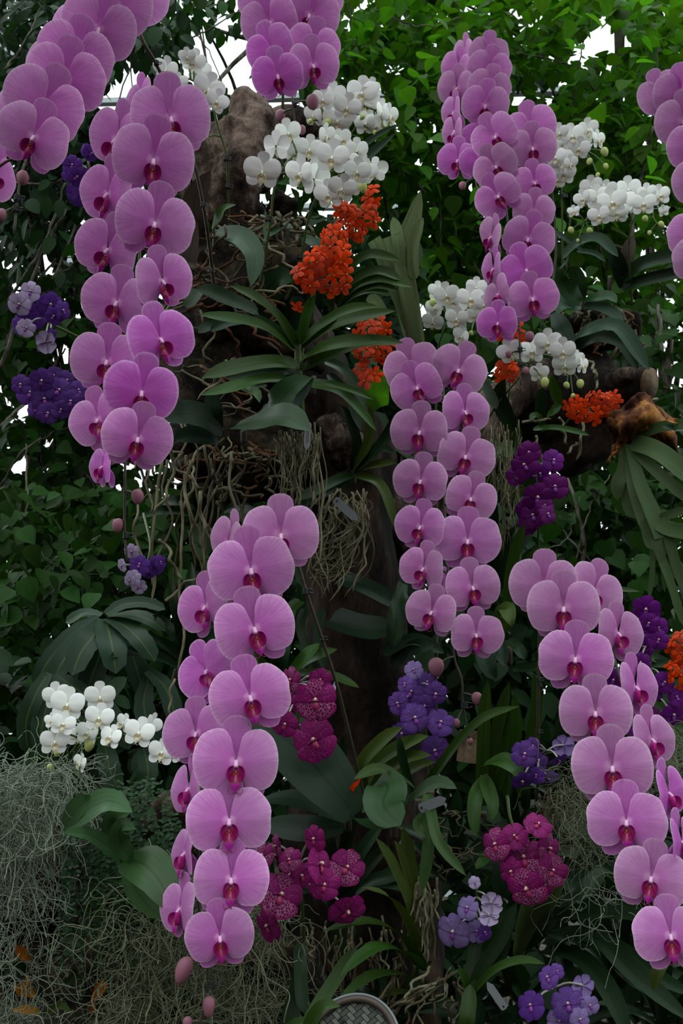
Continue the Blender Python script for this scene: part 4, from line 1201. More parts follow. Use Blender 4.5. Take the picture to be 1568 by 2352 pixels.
white('white moth orchid cluster at top left between two pink sprays', (527, 560, 1.98), 1.86,
      [(382, 160, 32, -20, 8), (445, 140, 30, 0, 14), (457, 162, 30, 6, 4), (478, 204, 40, 0, 10), (496, 232, 30, 20, 20), (410, 190, 24, 10, 0), (430, 130, 22, -10, -10)],
      [[(527, 560, 1.98), (524, 440, 1.93), (520, 360, 1.90), (500, 290, 1.88), (486, 240, 1.87), (450, 190, 1.87), (400, 172, 1.87)]],
      [(479, 215, 8), (474, 314, 5)], [(519, 364, 1.895, 9), (523, 428, 1.92, 9)])
white('white moth orchid cluster in front of the driftwood stump, above the orange flowers', (590, 700, 1.86), 1.76,
      [(602, 392, 46, 0, 4, -0.05), (634, 335, 36, 160, 8, -0.02), (661, 305, 34, 12, -8, 0.02), (710, 342, 34, 0, 6, 0), (763, 360, 42, 0, 0, -0.05), (748, 312, 30, 45, 0, 0.02), (690, 398, 40, -38, 6, -0.03), (722, 412, 38, 150, 12, 0),
       (819, 393, 34, 8, 4, -0.04), (838, 395, 32, 30, 0, -0.02), (820, 345, 30, -6, 0, 0.03), (862, 390, 30, 150, 0, 0.02), (785, 432, 36, 0, 8, -0.04), (756, 446, 36, -10, 0, -0.03), (806, 428, 26, 10, 0, 0.02), (735, 385, 28, 10, 0, 0.03),
       (784, 320, 26, 0, -20, 0.04), (678, 350, 26, 0, 20, 0.04), (800, 362, 26, 0, 20, 0.03)],
      [[(590, 700, 1.86), (608, 590, 1.82), (622, 500, 1.79), (630, 430, 1.77), (650, 385, 1.77), (672, 360, 1.78), (700, 345, 1.79)],
       [(655, 690, 1.88), (690, 590, 1.84), (706, 510, 1.81), (724, 458, 1.79), (753, 416, 1.78), (790, 400, 1.78), (825, 398, 1.78)]],
      [(833, 431, 11)], [(596, 600, 1.82, 11), (688, 590, 1.84, 9), (615, 502, 1.785, 9)])
white('white moth orchid cluster right of the top-centre pink spray with green buds', (770, 560, 2.1), 1.95,
      [(779, 254, 40, 0, 0), (775, 276, 38, 0, 6), (831, 212, 38, 0, 4), (838, 236, 36, 0, 8), (877, 258, 32, 35, 0), (894, 266, 30, 55, 0), (720, 265, 28, -20, 0), (838, 283, 28, 0, 0), (862, 288, 26, 10, 10), (797, 246, 34, 0, 10), (765, 218, 32, 0, 0), (742, 228, 28, 0, 0),
       (760, 290, 24, 0, 0), (850, 200, 24, 0, 20)],
      [[(770, 560, 2.1), (775, 430, 2.05), (794, 335, 2.0), (821, 285, 1.98), (840, 250, 1.97), (866, 255, 1.97)], [(720, 420, 2.05), (731, 320, 2.0), (735, 285, 1.98), (736, 258, 1.97)]],
      [(752, 283, 9), (712, 279, 6), (832, 269, 6), (883, 287, 9), (860, 305, 5)])
white('white moth orchid cluster half behind the twin-rowed pink spray, buds at its right', (1292, 690, 2.72), 2.55,
      [(1333, 318, 32, 0, 0), (1313, 312, 30, 0, -6), (1349, 297, 28, 6, 6), (1373, 320, 24, 45, 0), (1329, 340, 28, 0, 6), (1291, 326, 30, 0, 0), (1287, 370, 32, 0, 0), (1296, 397, 28, 0, 10), (1309, 376, 22, 30, 0), (1276, 360, 28, 0, 0), (1279, 412, 24, 0, 0), (1283, 305, 24, 0, 0)],
      [[(1292, 690, 2.72), (1291, 560, 2.66), (1290, 440, 2.62), (1290, 390, 2.6), (1315, 350, 2.58), (1352, 345, 2.58)]],
      [(1388, 349, 9), (1353, 371, 7), (1391, 382, 6), (1372, 402, 5)], [(1292, 450, 2.61, 8)])
white('white moth orchid cluster alone at right with small green buds hanging on both sides', (1450, 700, 2.72), 2.55,
      [(1339, 456, 24, -10, -6), (1371, 452, 30, 0, 0), (1404, 464, 36, 0, 0, -0.05), (1442, 435, 32, 0, 6), (1477, 467, 30, 4, 6, -0.04), (1515, 448, 26, 30, 0), (1376, 494, 28, 0, 4, -0.05), (1418, 487, 28, 0, 10), (1357, 428, 28, 0, -6), (1393, 435, 24, 0, 0),
       (1485, 443, 24, 0, 8), (1430, 460, 30, 0, 10), (1523, 484, 15, 20, 0), (1317, 485, 15, 0, 0), (1455, 470, 24, 0, 0)],
      [[(1450, 700, 2.72), (1444, 560, 2.62), (1450, 500, 2.58), (1430, 480, 2.58), (1390, 478, 2.58), (1352, 495, 2.57), (1341, 515, 2.56)], [(1447, 520, 2.6), (1470, 480, 2.58), (1496, 480, 2.57), (1500, 500, 2.56), (1510, 515, 2.55)]],
      [(1311, 529, 7), (1354, 531, 7), (1481, 503, 7), (1518, 516, 7), (1327, 553, 4), (1491, 535, 5)])
white('white moth orchid cluster just above the double-rowed pale pink spray', (1095, 930, 2.4), 2.22,
      [(1024, 677, 32, 0, 0), (1041, 692, 28, 0, 0), (1079, 686, 34, 0, 0), (1093, 660, 26, 0, 6), (1110, 700, 24, 0, 0), (997, 706, 24, 10, 0), (994, 737, 28, -20, 10, -0.02, 20), (1049, 731, 30, 0, 6), (1061, 772, 26, -40, 20), (1089, 724, 22, 0, 0), (1004, 668, 24, 0, 0)],
      [[(1000, 860, 2.35), (1008, 790, 2.3), (1022, 752, 2.27), (1042, 708, 2.25), (1075, 700, 2.25)], [(1095, 930, 2.4), (1095, 800, 2.33), (1096, 756, 2.29), (1085, 725, 2.27), (1075, 705, 2.26)]],
      [(1102, 720, 9), (1064, 730, 7), (1104, 750, 6), (1082, 765, 5), (993, 695, 8)])
white('white moth orchid cluster under the twin-rowed spray with three green buds below', (1100, 1000, 2.3), 2.15,
      [(1171, 806, 32, -16, -10), (1221, 806, 32, 0, 0), (1257, 786, 34, 0, 0), (1294, 806, 34, 0, 4), (1297, 838, 32, 0, 6, 0, 15), (1337, 838, 24, 48, 0), (1238, 856, 24, -10, 10), (1322, 822, 20, 20, 0)],
      [[(1100, 1000, 2.3), (1140, 930, 2.26), (1186, 874, 2.22), (1215, 836, 2.19), (1240, 815, 2.18), (1275, 822, 2.18), (1312, 850, 2.17)]],
      [(1251, 879, 10), (1301, 885, 7), (1332, 882, 9), (1315, 909, 5)])
white('low white moth orchid at left rising from grey moss, its row of flowers running right', (150, 1900, 1.55), 1.46,
      [(155, 1617, 42, 4, 0, -0.03), (130, 1597, 34, 0, -10, 0), (230, 1600, 38, 0, 0, 0.0), (228, 1648, 36, 0, 4, -0.04), (145, 1662, 30, 8, 4, -0.05), (125, 1702, 36, 0, 4, -0.05), (120, 1655, 20, -30, 0, -0.03), (255, 1692, 30, -24, 8, -0.05),
       (320, 1682, 38, -18, 8, -0.05), (347, 1664, 30, 40, 20, 0.02), (371, 1727, 34, -12, 12, -0.05), (178, 1688, 28, 0, 0, 0.02), (284, 1660, 24, -55, 20, 0), (202, 1682, 30, -10, 10, 0.0), (413, 1732, 24, -20, 0, 0.02), (186, 1752, 24, -50, 20, -0.02)],
      [[(135, 1900, 1.58), (139, 1800, 1.52), (152, 1745, 1.49), (175, 1712, 1.48), (182, 1670, 1.48), (210, 1640, 1.48)], [(172, 1900, 1.58), (171, 1800, 1.52), (168, 1745, 1.49), (190, 1708, 1.48), (240, 1694, 1.48), (300, 1690, 1.48), (360, 1720, 1.48)]],
      [(205, 1712, 12), (135, 1725, 11), (218, 1678, 9), (115, 1765, 9)], [(168, 1795, 1.52, 10)])

# ------------------------------------------------------------------ vandas: clusters of spotted and violet flowers
def vanda(name, label, base, d, kind, fl, stem, stem_mat='stem_green', group='vanda flower clusters', stalk='stem_pale', r=0.003):
    root = empty(name, P(*base), label, 'orchid', group)
    ends = []
    for i, f in enumerate(fl):
        x, y, hw, yaw, roll = f[:5]
        kk = f[5] if len(f) > 5 and f[5] else kind
        pit = f[6] if len(f) > 6 else 0
        _, e = add_flower(root, kk, x, y, d + rnd.uniform(-0.05, 0.03), hw * 0.95, yaw + rnd.uniform(-26, 26), roll + rnd.uniform(-22, 22), pit + rnd.uniform(-14, 22))
        ends.append(e)
    add_stem(root, stem, r, stem_mat, ends, 0.0016, emat=stalk)
    return root


vanda('violet_vanda', 'small violet orchid cluster peeking out beside the long left pink spray', (240, 560, 1.8), 1.62, 'violet',
      [(166, 378, 26, -10, 0), (178, 405, 26, 0, 20), (174, 440, 26, 0, 0), (190, 448, 28, 0, -10), (210, 350, 22, 20, 20), (197, 345, 18, -60, 30), (216, 438, 26, 10, 0), (205, 405, 22, 0, 0), (160, 400, 20, -30, 0), (185, 462, 20, 0, 0, None, 20)],
      [(240, 560, 1.8), (230, 470, 1.7), (212, 410, 1.66), (202, 370, 1.65)])
vanda('violet_vanda', 'violet orchid cluster with faded petals at the left edge', (190, 780, 1.85), 1.66, 'violet',
      [(45, 697, 30, -10, 0, 'faded'), (75, 727, 34, 0, 0), (115, 697, 32, 10, 0), (143, 712, 26, 30, 0), (70, 668, 26, 0, 20, 'faded'), (45, 745, 26, -20, 0), (105, 785, 30, 160, 10, 'faded'), (95, 715, 28, 0, 0), (60, 712, 28, 0, 0), (125, 725, 24, 0, 10), (60, 752, 24, 0, 0, 'faded'), (118, 770, 20, 40, 0)],
      [(190, 780, 1.85), (150, 760, 1.74), (110, 740, 1.70), (70, 710, 1.69)])
vanda('violet_vanda', 'dense dark violet orchid cluster below the faded one at the left edge', (230, 900, 1.85), 1.66, 'violet_dark',
      [(68, 900, 34, -10, 0), (100, 915, 34, 0, 0), (95, 872, 32, 0, 0), (135, 895, 34, 0, 10), (163, 920, 30, 14, 0), (110, 948, 28, 0, 0), (152, 872, 26, 10, 0), (48, 882, 26, -30, 0), (180, 895, 26, 30, 0), (125, 862, 24, 0, 0), (85, 938, 24, 0, 0), (140, 940, 24, 0, 10)],
      [(230, 900, 1.85), (190, 905, 1.72), (140, 902, 1.70), (80, 895, 1.69)])
vanda('violet_vanda', 'fading violet orchid cluster hanging among the left roots below two pink buds', (330, 1180, 1.9), 1.72, 'violet',
      [(280, 1298, 18, -50, 0, 'faded'), (320, 1295, 26, 0, 0), (358, 1298, 26, 20, 0), (306, 1325, 20, -20, 20, 'faded'), (320, 1347, 20, 10, 20, 'faded'), (302, 1265, 20, 0, 0, 'faded'), (340, 1310, 20, 0, 0, 'violet_dark'), (298, 1332, 16, -40, 0, 'faded'), (368, 1290, 18, 40, 0)],
      [(330, 1180, 1.9), (345, 1250, 1.78), (335, 1300, 1.75), (318, 1335, 1.74)])
vanda('purple_vanda', 'deep purple orchid cluster right of the double-rowed spray, under the wooden limb', (1230, 1330, 2.15), 1.98, 'royal_dark',
      [(1204, 1066, 36, -10, -10), (1214, 1038, 30, 0, 0), (1270, 1056, 30, 40, 30, 'royal'), (1184, 1092, 26, -30, 0), (1234, 1140, 38, 0, 0), (1274, 1116, 34, 14, 10), (1224, 1182, 34, 0, 0), (1256, 1180, 26, 20, 0), (1204, 1172, 26, -20, 0), (1240, 1086, 24, 20, 0, 'royal'), (1210, 1205, 26, 0, 0, None, 10), (1250, 1160, 24, 0, 0)],
      [(1230, 1330, 2.15), (1236, 1230, 2.06), (1238, 1150, 2.02), (1228, 1080, 2.01), (1222, 1045, 2.0)])
vanda('purple_vanda', 'bright purple orchid cluster at the right edge beside the arching pale spray', (1480, 1760, 1.9), 1.66, 'royal',
      [(1484, 1397, 36, 0, 0), (1474, 1452, 32, 0, 0), (1510, 1440, 28, 40, 0), (1476, 1485, 28, 0, 0), (1512, 1468, 26, 30, 20), (1490, 1430, 26, 0, 20), (1385, 1432, 24, -20, 0), (1410, 1560, 30, 0, 10), (1505, 1580, 30, 30, 0), (1525, 1566, 28, 30, 20),
       (1545, 1640, 34, 20, 0), (1457, 1664, 28, -10, 0), (1470, 1520, 26, 0, 0), (1555, 1600, 24, 10, 0), (1500, 1645, 26, 0, 0, 'royal_dark')],
      [(1480, 1760, 1.9), (1490, 1660, 1.76), (1495, 1560, 1.72), (1490, 1460, 1.70), (1486, 1410, 1.69)])
vanda('violet_vanda', 'speckled violet orchid cluster standing under the double-rowed spray', (985, 1900, 1.85), 1.66, 'violet_net',
      [(946, 1587, 36, 0, 0), (999, 1592, 32, 10, 0), (914, 1614, 30, -30, 0), (951, 1647, 38, 0, 0), (1011, 1658, 36, 6, 0), (924, 1682, 30, -20, 10, None, 30), (999, 1722, 38, 0, 0, None, 10), (949, 1537, 24, 0, 0, 'lavender', -20), (975, 1620, 28, 0, 0), (980, 1565, 26, 20, 0), (930, 1570, 22, -20, 0)],
      [(985, 1900, 1.85), (988, 1760, 1.74), (978, 1680, 1.70), (970, 1600, 1.69), (955, 1550, 1.68)])
vanda('violet_vanda', 'speckled violet orchid cluster with pale backs, left of the arching pale spray', (1225, 1960, 1.7), 1.56, 'violet_net',
      [(1204, 1730, 34, 0, 0), (1234, 1752, 30, 10, 0), (1294, 1712, 28, 160, 0, 'lavender'), (1284, 1746, 24, 30, 20, 'violet', 40), (1259, 1786, 28, 10, 10, 'lavender', 40), (1199, 1792, 28, 0, 0, 'violet', 30), (1222, 1712, 22, 0, 0), (1232, 1780, 22, 0, 20, 'violet'), (1190, 1755, 22, -30, 0)],
      [(1225, 1960, 1.7), (1230, 1850, 1.64), (1238, 1770, 1.60), (1240, 1735, 1.59), (1262, 1722, 1.58)], 'stem_dark')
vanda('lavender_vanda', 'sparse pale lavender orchid cluster with faded flowers over the hanging roots, low centre', (1100, 2220, 1.55), 1.44, 'lavender',
      [(1041, 2137, 44, 0, 0), (1074, 2084, 30, -30, 0), (1094, 2138, 28, 10, 10), (1129, 2074, 28, 155, 0, 'faded'), (1124, 2104, 26, 160, 0, 'faded'), (1089, 2026, 16, 0, 0, 'faded'), (1112, 2140, 22, 40, 0, 'violet')],
      [(1100, 2220, 1.55), (1105, 2150, 1.5), (1096, 2080, 1.47), (1094, 2040, 1.46)])
vanda('violet_vanda', 'speckled violet orchid cluster at the bottom edge right of centre', (1300, 2480, 1.4), 1.36, 'violet_net',
      [(1259, 2244, 30, -10, -20), (1304, 2305, 42, 0, 0), (1339, 2264, 30, 160, 0, 'lavender'), (1219, 2308, 36, -20, 10, 'violet'), (1354, 2308, 24, 30, 0, 'lavender'), (1284, 2344, 32, 0, 0, 'lavender'), (1330, 2340, 28, 10, 0, 'lavender'), (1278, 2230, 20, 40, -30)],
      [(1300, 2480, 1.4), (1290, 2340, 1.39), (1275, 2280, 1.39), (1262, 2250, 1.39)])
vanda('magenta_vanda', 'crimson orchid pair speckled pink behind the lower pink spray, upper right of it', (700, 1800, 1.6), 1.44, 'magenta_net',
      [(725, 1606, 54, 6, -6), (721, 1698, 56, 0, -16, 'magenta'), (669, 1560, 34, -58, 10), (667, 1612, 26, -50, 0, 'magenta'), (655, 1662, 34, -40, 30, 'magenta'), (762, 1590, 30, 66, 0, 'faded'), (735, 1560, 30, 0, 10, 'magenta')],
      [(700, 1800, 1.6), (690, 1700, 1.52), (683, 1620, 1.49), (685, 1560, 1.48)])
vanda('magenta_vanda', 'crimson orchid cluster speckled pink right of the lowest pink flowers', (700, 2200, 1.5), 1.36, 'magenta_net',
      [(644, 2054, 58, 0, 4), (733, 1983, 52, 40, -10, 'magenta'), (797, 1990, 46, 20, 14), (798, 2090, 50, 10, 10, 'magenta', 26), (604, 1964, 34, -40, 0), (635, 1942, 30, -60, 10), (615, 2124, 42, -30, 10, 'magenta', 30), (665, 1974, 32, 0, 10), (690, 2010, 36, 30, 0, 'magenta'), (722, 1925, 34, -60, 0, 'magenta'), (745, 2030, 40, 20, 30, 'magenta', 20)],
      [(700, 2200, 1.5), (695, 2100, 1.44), (690, 2040, 1.42), (680, 1985, 1.41)])
vanda('magenta_vanda', 'crimson orchid head netted with pink, standing alone low at right', (1165, 1830, 1.62), 1.45, 'magenta_net',
      [(1201, 1968, 54, 0, 4), (1139, 1938, 42, -44, 0), (1209, 2038, 50, -4, -6, None, 14), (1259, 1948, 44, 42, 10), (1269, 1998, 40, 44, 30), (1236, 1894, 36, 10, 40, 'magenta', -30), (1175, 2000, 36, -20, 0, 'magenta', 10), (1180, 1920, 34, -20, -20, 'magenta', -20), (1248, 2032, 36, 30, 20)],
      [(1165, 1830, 1.62), (1172, 1880, 1.56), (1195, 1930, 1.50), (1215, 1985, 1.49), (1222, 2030, 1.48)])

# ------------------------------------------------------------------ orange orchids: sprays of small flowers
def orange(label, base, d, spots, n, hw, stem, extra=(), leaves=()):
    """spots: ellipses (x, y, rx, ry) that the cluster fills with n flowers."""
    root = empty('orange_orchid', P(*base), label, 'orchid', 'orange orchid sprays')
    ends = []
    area = [s[2] * s[3] for s in spots]
    pts = list(extra)
    tries = 0
    while len(pts) < n + len(extra) and tries < 6000:
        tries += 1
        s = rnd.choices(spots, area)[0]
        a, q = rnd.uniform(0, 6.283), math.sqrt(rnd.random())
        x, y = s[0] + s[2] * q * math.cos(a), s[1] + s[3] * q * math.sin(a)
        md = hw * (1.2 if tries < 3500 else 0.95)
        if all((x - u[0]) ** 2 + (y - u[1]) ** 2 > md * md for u in pts):
            pts.append((x, y))
    for x, y in pts:
        s = min(spots, key=lambda s: ((x - s[0]) / s[2]) ** 2 + ((y - s[1]) / s[3]) ** 2)
        ux, uy = (x - s[0]) / s[2], (y - s[1]) / s[3]
        bulge = 0.03 * (1 - min(1, ux * ux + uy * uy))
        _, e = add_flower(root, 'orange', x, y, d - bulge + rnd.uniform(-0.022, 0.022), hw * rnd.uniform(0.92, 1.15), 40 * ux + rnd.uniform(-34, 34), rnd.uniform(-40, 40), 30 * uy + rnd.uniform(-30, 30))
        ends.append(e)
    add_stem(root, stem, 0.0026, 'stem_green', ends, 0.0012, emat='stem_green')
    return root


o2 = orange('orange orchid with a fan of strap leaves in front of the trunk', (690, 850, 1.70), 1.68,
            [(765, 560, 32, 36), (735, 610, 40, 38), (770, 630, 30, 40), (705, 630, 24, 26), (785, 590, 18, 26)], 34, 22, [(690, 850, 1.70), (706, 720, 1.70), (725, 660, 1.70), (745, 600, 1.71), (768, 545, 1.72)], [(685, 706)])
orange('orange orchid spray hanging just under the central white cluster', (800, 620, 1.95), 1.84,
       [(800, 490, 26, 30), (845, 490, 18, 30), (815, 520, 22, 26), (850, 455, 10, 22)], 17, 20, [(800, 620, 1.95), (812, 560, 1.90), (822, 500, 1.87), (850, 445, 1.86)])
orange('orange orchid spray half behind the strap leaves and the double-rowed spray', (850, 960, 2.0), 1.90,
       [(855, 760, 36, 26), (835, 800, 24, 34), (875, 800, 18, 28), (840, 860, 24, 26)], 20, 21, [(850, 960, 2.0), (842, 880, 1.95), (845, 800, 1.93), (862, 745, 1.92)])
orange('orange orchid spray behind the white flowers at right of centre', (1160, 980, 2.42), 2.30,
       [(1165, 760, 26, 20), (1165, 850, 24, 24), (1185, 770, 20, 24)], 16, 18, [(1160, 980, 2.42), (1170, 880, 2.35), (1172, 780, 2.33), (1178, 750, 2.32)])
orange('orange orchid spray lying sideways in front of the dark log at right', (1290, 985, 2.42), 2.30,
       [(1330, 940, 28, 22), (1375, 925, 34, 24), (1410, 922, 18, 16), (1350, 955, 26, 14)], 27, 17, [(1290, 985, 2.42), (1315, 955, 2.36), (1350, 938, 2.33), (1420, 920, 2.32)])
orange('orange orchid spray cut by the right edge beside the purple flowers', (1620, 1640, 1.8), 1.66,
       [(1560, 1490, 20, 36), (1555, 1550, 22, 36), (1575, 1590, 20, 30)], 18, 19, [(1620, 1640, 1.8), (1580, 1600, 1.7), (1565, 1530, 1.69), (1560, 1470, 1.69)])


# ------------------------------------------------------------------ leaves
def pw(x, k):
    return max(0.0, x) ** k


PROF = {'strap': lambda t: min(1, pw(t / 0.10 + 0.35, 0.6)) * pw(1 - pw((t - 0.72) / 0.28, 2.2), 0.8),
        'oval': lambda t: (0.16 + 0.84 * pw(math.sin(math.pi * min(1, t * 0.92 + 0.06)), 0.7)) * pw(1 - pw((t - 0.82) / 0.18, 2.4), 0.7),
        'round': lambda t: (0.2 + 0.8 * pw(math.sin(math.pi * (0.08 + 0.86 * t)), 0.55)) * pw(1 - pw((t - 0.86) / 0.14, 2), 0.6),
        'lance': lambda t: pw(math.sin(math.pi * pw(0.08 + 0.92 * t, 0.8)), 0.8) * 0.98 + 0.02,
        'wavy': lambda t: (0.25 + 0.75 * pw(math.sin(math.pi * min(1, 0.1 + t * 0.72)), 0.8)) * pw(1 - pw((t - 0.88) / 0.12, 2.4), 0.6) * (1 + 0.05 * math.sin(34 * t)),
        'frond': lambda t: 0.55 + 0.45 * t - 0.9 * max(0, t - 0.8)}


def leaf_geo(pts, wpx, prof='strap', up=0.45, cam_w=0.9, fold=0.32, n=14, twist=0.0, wave=0.0):
    q = [np.array(P(*a)) for a in pts]
    c = catmull(q, n)
    dm = sum(a[2] for a in pts) / len(pts)
    hw = 0.5 * wpx * (1.05 if prof == 'strap' else 1.0) * dm / FPX
    t = np.gradient(c, axis=0); t /= np.linalg.norm(t, axis=1, keepdims=True)
    V, UV, F = [], [], []
    for i in range(n):
        nr = np.array(to_cam(Vector(c[i]))) * cam_w + np.array([0, 0, 1.0]) * up
        sd = np.cross(t[i], nr); sd /= max(np.linalg.norm(sd), 1e-6)
        nn = np.cross(sd, t[i])
        if twist:
            a = twist * i / (n - 1)
            sd, nn = math.cos(a) * sd + math.sin(a) * nn, math.cos(a) * nn - math.sin(a) * sd
        u = i / (n - 1)
        w = hw * max(0.02, PROF[prof](u))
        for k in range(7):
            s = -1 + k / 3
            h = fold * w * (abs(s) ** 1.3) + wave * w * math.sin(9 * u + 2.2 * s) * abs(s)
            V.append(c[i] + sd * s * w + nn * h); UV.append((u, 0.5 + 0.5 * s))
    for i in range(n - 1):
        for k in range(6):
            F.append((i * 7 + k, i * 7 + k + 1, (i + 1) * 7 + k + 1, (i + 1) * 7 + k))
    return V, F, UV


def add_leaf(root, pts, wpx, mat='strap', prof='strap', name='leaf', **kw):
    b = MB(); b.add(*leaf_geo(pts, wpx, prof, **kw))
    return ob(name, b.mesh(name, [M[mat]], True, root.location), root)


def plant(name, label, base, leaves, cat='plant', group='orchid plants without flowers in view', mat='strap', prof='strap', stem=True, **kw):
    """leaves: (points, width[, material[, profile[, options]]])."""
    root = empty(name, P(*base), label, cat, group)
    for L in leaves:
        m_ = L[2] if len(L) > 2 and L[2] else mat
        p_ = L[3] if len(L) > 3 and L[3] else prof
        o_ = dict(kw); o_.update(L[4] if len(L) > 4 else {})
        add_leaf(root, L[0], L[1], m_, p_, **o_)
    if stem:
        x, y, d = base
        b = MB(); b.add(*tube_geo(catmull([np.array(P(x, y + 26, d + 0.04)), np.array(P(x, y, d + 0.03)), np.array(P(x, y - 16, d + 0.03))], 8), 0.006, 7))
        ob('stem', b.mesh('stem', [M['stem_dark']], True, root.location), root)
    return root


# strap leaves of the orange orchid in the middle
for L in [([(682, 795, 1.70), (640, 730, 1.64), (590, 685, 1.58), (528, 656, 1.54)], 26, 'strap'), ([(592, 718, 1.68), (530, 690, 1.62), (485, 672, 1.60), (449, 665, 1.58)], 38, 'strap_dark'),
          ([(680, 805, 1.70), (630, 765, 1.64), (570, 738, 1.58), (455, 722, 1.52)], 27, 'strap'), ([(678, 800, 1.71), (650, 770, 1.68), (600, 740, 1.66), (560, 726, 1.66)], 26, 'strap_dark'),
          ([(684, 838, 1.70), (620, 833, 1.64), (540, 845, 1.58), (463, 868, 1.54)], 38, 'strap'), ([(684, 850, 1.71), (640, 852, 1.68), (560, 862, 1.66), (520, 868, 1.66)], 30, 'strap_dark'),
          ([(676, 868, 1.70), (600, 872, 1.62), (540, 888, 1.56), (462, 908, 1.52)], 28, 'strap'), ([(610, 882, 1.64), (560, 888, 1.6), (590, 905, 1.56), (596, 925, 1.55)], 24, 'strap'),
          ([(690, 790, 1.70), (700, 740, 1.68), (712, 700, 1.67), (720, 680, 1.66)], 24, 'strap'),
          ([(692, 788, 1.70), (740, 745, 1.64), (800, 712, 1.60), (870, 703, 1.58)], 26, 'strap'), ([(696, 796, 1.70), (760, 752, 1.62), (830, 728, 1.56), (908, 714, 1.52)], 30, 'strap'),
          ([(690, 830, 1.70), (740, 800, 1.62), (800, 785, 1.58), (868, 784, 1.56)], 34, 'strap'), ([(694, 846, 1.71), (760, 815, 1.66), (840, 785, 1.62), (926, 788, 1.58)], 30, 'strap'),
          ([(455, 668, 1.66), (440, 690, 1.64), (424, 705, 1.63)], 28, 'strap_dark'), ([(570, 735, 1.70), (520, 742, 1.66), (482, 760, 1.64)], 26, 'strap_dark'), ([(520, 745, 1.68), (480, 750, 1.66), (455, 765, 1.64)], 24, 'strap_dark')]:
    add_leaf(o2, L[0], L[1], L[2])
add_stem(o2, [(690, 960, 1.74), (686, 870, 1.72), (684, 800, 1.71), (690, 770, 1.71)], 0.009, 'stem_green', name='stem')

plant('vanda_plant', 'fan of narrow dark strap leaves beside the pale antler fern', (770, 710, 1.98), [
    ([(770, 690, 1.98), (800, 620, 1.92), (850, 585, 1.88), (920, 598, 1.84)], 24), ([(772, 700, 1.98), (810, 645, 1.92), (870, 622, 1.88), (925, 645, 1.84)], 24),
    ([(774, 700, 1.98), (820, 655, 1.92), (880, 640, 1.87), (948, 660, 1.82)], 26), ([(776, 706, 1.98), (820, 670, 1.92), (870, 655, 1.88), (914, 668, 1.86)], 22),
    ([(776, 710, 1.98), (810, 682, 1.94), (850, 668, 1.9), (895, 674, 1.88)], 16), ([(760, 710, 1.98), (755, 680, 1.94), (740, 660, 1.92), (728, 655, 1.9)], 18)], mat='strap')
plant('moth_orchid_plant', 'broad dark oval orchid leaves under the orange orchid with fan', (560, 990, 1.78), [
    ([(560, 985, 1.76), (620, 945, 1.66), (670, 890, 1.62), (716, 868, 1.60)], 78, 'paddle', 'oval'), ([(540, 978, 1.72), (600, 965, 1.62), (660, 958, 1.56), (712, 990, 1.52)], 88, 'paddle', 'oval', {'up': 0.5, 'cam_w': 0.9}),
    ([(600, 940, 1.78), (650, 930, 1.72), (690, 900, 1.7), (720, 870, 1.68)], 60, 'paddle_dark', 'oval'), ([(510, 990, 1.76), (470, 960, 1.72), (420, 950, 1.68), (370, 965, 1.66)], 74, 'paddle_dark', 'oval'),
    ([(500, 1010, 1.76), (440, 1000, 1.72), (400, 1010, 1.7)], 50, 'paddle_dark', 'oval'), ([(505, 985, 1.76), (492, 950, 1.74), (488, 915, 1.74), (500, 885, 1.74)], 40, 'paddle_dark', 'oval')], fold=0.16)
plant('moth_orchid_plant', 'orchid with a long drooping oval leaf and upright green shoot on the stump', (495, 545, 1.84), [
    ([(500, 530, 1.84), (555, 545, 1.78), (585, 590, 1.74), (576, 658, 1.72)], 52, 'paddle', 'oval', {'up': 0.3, 'cam_w': 1.0}), ([(488, 530, 1.84), (500, 500, 1.8), (515, 478, 1.78), (542, 470, 1.76)], 26, 'strap', 'lance'),
    ([(484, 535, 1.84), (472, 515, 1.82), (464, 498, 1.8)], 22, 'strap', 'lance'), ([(480, 560, 1.86), (452, 520, 1.8), (446, 460, 1.78), (484, 392, 1.76)], 56, 'brown_leaf', 'oval', {'up': 0.2, 'cam_w': 1.0}),
    ([(470, 560, 1.84), (440, 575, 1.8), (430, 610, 1.78), (452, 510, 1.78)], 40, 'brown_leaf', 'oval')], fold=0.16)
plant('moth_orchid_plant', 'pale-sheened oval leaf behind the white orchid stem, left of the orange flowers', (688, 540, 1.93), [
    ([(690, 534, 1.93), (660, 516, 1.88), (630, 520, 1.85), (608, 548, 1.83)], 52, 'paddle', 'oval', {'up': 0.6, 'cam_w': 0.8}), ([(690, 540, 1.93), (720, 555, 1.9), (760, 580, 1.88)], 30, 'paddle', 'oval')], fold=0.18)
plant('moth_orchid_plant', 'broad oval orchid leaves low behind the two white-orchid stems', (600, 720, 1.94), [
    ([(595, 725, 1.93), (612, 670, 1.90), (640, 640, 1.88), (668, 648, 1.86)], 76, 'paddle', 'oval', {'up': 0.3, 'cam_w': 1.0}), ([(640, 750, 1.95), (665, 730, 1.93), (680, 700, 1.92), (672, 680, 1.92)], 60, 'paddle_dark', 'oval', {'up': 0.2, 'cam_w': 1.0})], fold=0.12)
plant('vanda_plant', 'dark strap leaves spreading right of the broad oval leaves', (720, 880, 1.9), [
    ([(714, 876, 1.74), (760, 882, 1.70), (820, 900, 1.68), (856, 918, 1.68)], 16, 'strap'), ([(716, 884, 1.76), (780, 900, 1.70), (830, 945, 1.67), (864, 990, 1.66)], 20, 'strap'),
    ([(750, 830, 1.95), (790, 850, 1.9), (820, 890, 1.88), (838, 935, 1.86)], 24, 'strap_dark'), ([(755, 860, 1.95), (800, 910, 1.9), (820, 960, 1.88), (830, 990, 1.87)], 22, 'strap_dark')])
